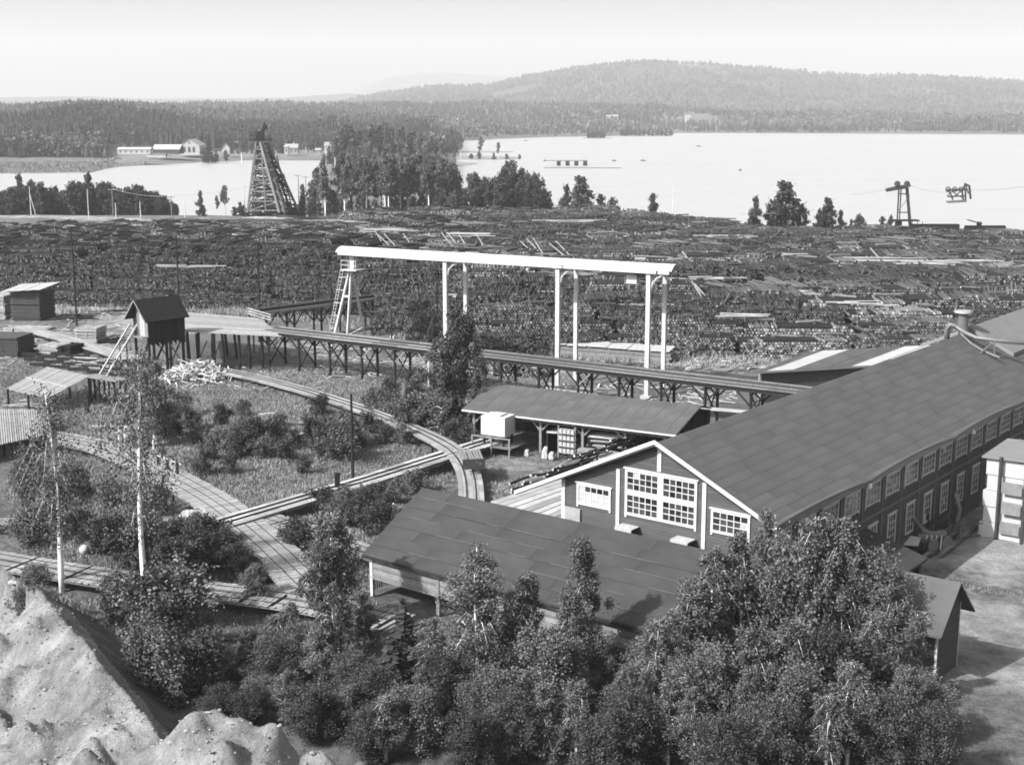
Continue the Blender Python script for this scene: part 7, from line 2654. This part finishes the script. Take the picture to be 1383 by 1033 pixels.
g = np.random.default_rng(66)
n = 60000
Y = 74 + (172 - 74) * np.sqrt(g.uniform(0, 1, n))
X = (g.uniform(-20, 800, n) - 691.5) / 1885 * Y
keep = (vnoise(X, Y, 7, 90) > -.28) & (sandmask(X, Y) < .35)
for poly, wdt in ((bp_, 2.6), (cp, 1.6), ([at(300, 705, TZ), at(664, 594, TZ)], 1.5), ([at(-40, 704, 1.0), at(290, 702, .95)], 1.0), ([at(-60, 745, .8), at(170, 783, .8), at(290, 797, .8), at(540, 840, .7)], 1.9)):
    dd_, _, _ = seg_dist(X, Y, [np.asarray(p) for p in poly])
    keep &= dd_ > wdt
# keep buildings free
uu = (X - C0[0]) * U3[0] + (Y - C0[1]) * U3[1]
vv1 = (X - C0[0]) * V3[0] + (Y - C0[1]) * V3[1]
keep &= ~((uu > -9) & (vv1 < 25) & (vv1 > -2))
ss_ = (X - E0[0]) * sd[0] + (Y - E0[1]) * sd[1]
nn_ = (X - E0[0]) * sn[0] + (Y - E0[1]) * sn[1]
keep &= ~((ss_ > -.5) & (ss_ < 22) & (nn_ > -2.5) & (nn_ < 9))
X, Y = X[keep], Y[keep]
grass('meadow_grass', 'tall dry meadow grass between the tramways', X, Y, .10, .38, 5, per=7, wid=.05, spread=.4)
n = 6000
Y = g.uniform(84, 125, n)
X = (g.uniform(1180, 1480, n) - 691.5) / 1885 * Y
uu = (X - C0[0]) * U3[0] + (Y - C0[1]) * U3[1]
vv1 = (X - C0[0]) * V3[0] + (Y - C0[1]) * V3[1]
keep = (vv1 < -4.5) & (sandmask(X, Y) < .35)
grass('right_grass', 'short grass on the ground right of the hall', X[keep], Y[keep], .08, .25, 6, per=4)
n = 5000
xp = g.uniform(-40, 150, n)
Y = np.interp(xp, xs_f, ds_f) + g.uniform(-30, 60, n)
X = (xp - 691.5) / 1885 * Y
grass('reeds', 'reed belt along the far left shore', X, Y, .8, 1.8, 8, per=4, wid=.5, spread=2)
n = 5000
Y = g.uniform(166, 222, n)
X = (g.uniform(60, 1150, n) - 691.5) / 1885 * Y
xp = 691.5 + 1885 * X / Y
keep = (Y > front_y(xp) - 9) & (Y < front_y(xp) - .5)
grass('field_edge_weeds', 'pale weeds along the foot of the log piles', X[keep], Y[keep], .3, 1.1, 9, per=6, wid=.08, spread=.5)

# stones and clods on the sand heap
mm = MB()
for k in range(1500):
    x, y = rng.uniform(-34, -8), rng.uniform(50, 84)
    if float(sandmask(np.array([x]), np.array([y]))[0]) < .7:
        continue
    z = hz(x, y)
    r_ = abs(rng.normal(0, .045)) + .03
    mm.tube([V(x, y, z - r_ * .3), V(x, y, z + r_ * .3), V(x, y, z + r_ * .8)], [r_, r_ * 1.05, r_ * .4], 5)
gx, gy = rng.uniform(-36, -6, 16000), rng.uniform(50, 92, 16000)
ok_ = sandmask(gx, gy) > .6
gx, gy = gx[ok_], gy[ok_]
gzv = hfun(gx, gy)
gr = np.abs(rng.normal(0, .017, len(gx))) + .01
ga_ = rng.uniform(0, 6.28, len(gx))
p0_ = np.stack([gx, gy, gzv + gr * .3], 1)
p1_ = p0_ + np.stack([np.cos(ga_), np.sin(ga_), 0 * ga_], 1) * (gr * rng.uniform(1, 4, len(gx)))[:, None]
v_, a1_, a2_, a3_, a4_ = prisms(p0_, p1_, gr, 4, rng.choice([.35, .8, 1.5, 2.4], len(gx)), .6)
MT['grit'] = mat('sand_grit', 0.14, 0.95, 0.2, 3, tone=True)
tag(link_mesh('sand_grit', mesh_from_arrays('sand_grit', v_, a1_, a2_, ['grit', 'grit'], mi=a3_, tone=a4_)), 'grit, chips and bark bits strewn over the sand heap', 'grit', kind='stuff')
tag(mm.build('sand_clods', 'stone'), 'clods and stones strewn over the sand heap', 'clods', kind='stuff')

def number(grp, base, cat_word):
    obs = [o for o in sc.objects if o.get('group') == grp and o.parent is None]
    obs.sort(key=lambda o: o.location.x / max(1, o.location.y))
    for k, o in enumerate(obs):
        o['label'] = base % ordn(k + 1)


number('birch trees of the foreground thicket', 'leafy birch, %s birch from the left in the bottom thicket', 0)
number('alder trees of the foreground thicket', 'bushy dark alder, %s alder from the left in the bottom thicket', 0)
number('birches of the lakeside grove', 'white-stemmed birch, %s birch from the left in the lakeside grove', 0)
number('alders on the near left shore', 'dark alder, %s from the left in the near left shore belt', 0)
number('alders of the lakeside clump', 'leafy alder, %s from the left in the clump right of the grove', 0)
number('alder undergrowth of the grove', 'low dark alder, %s from the left under the lakeside birches', 0)
number('dark trees on the spit', 'dark tree, %s from the left on the spit behind the grove', 0)
number('forest edge trees on the far shore', 'forest edge tree, %s from the left on the far shore', 0)
number('slab heaps along the deck', 'small dark slab heap, %s from the left along the hall deck', 0)
number('shrubs on the lake spit', 'low shrub, %s from the left on the lake spit', 0)
number('trees of the wooded islet', 'islet tree, %s from the left on the round wooded islet', 0)
number('trees of the far point', 'small tree, %s from the left on the long far point', 0)
number('posts under the hut landing', 'dark timber post, %s from the left under the hut landing', 0)
number('braces under the hut landing', 'slanting brace, %s from the left under the hut landing', 0)
number('stack foundations in the lumber yard', 'dark foundation timber, %s from the left in the lumber yard', 0)
number('pale logs sticking up out of the piles', 'pale leaning log, %s from the left sticking up in the log field', 0)
number('alders behind the log tower', 'low dark alder, %s from the left behind the log tower', 0)
number('bundles on the shed rack', 'small pale wooden bundle, %s from the left on the shed rack', 0)
number('pole trestles in the shed', 'dark pole trestle, %s from the left inside the open shed', 0)
number('long pale poles lying on the piles', 'bunch of long pale poles, %s from the left on the log piles', 0)
number('meadow shrubs', 'willow shrub, %s shrub from the left in the meadow', 0)
number('shrubs below the log piles', 'leafy shrub, %s from the left at the foot of the log piles', 0)

# ------------------------------------------------------------------ haze
hb_ = MB().box((-11000, -400, -12), (22000, 0, 0), (0, 14000, 0), (0, 0, 720))
hm = bpy.data.materials.new('haze_air')
hm.use_nodes = True
hm.node_tree.nodes.clear()
ho = hm.node_tree.nodes.new("ShaderNodeOutputMaterial")
hv = hm.node_tree.nodes.new("ShaderNodeVolumePrincipled")
hv.inputs["Color"].default_value = (.95, .95, .95, 1)
hv.inputs["Density"].default_value = HAZE
hv.inputs["Anisotropy"].default_value = 0.0
hm.node_tree.links.new(hv.outputs[0], ho.inputs["Volume"])
haze = hb_.build('haze', hm)
tag(haze, kind='stuff')
print('objects', len(sc.objects))
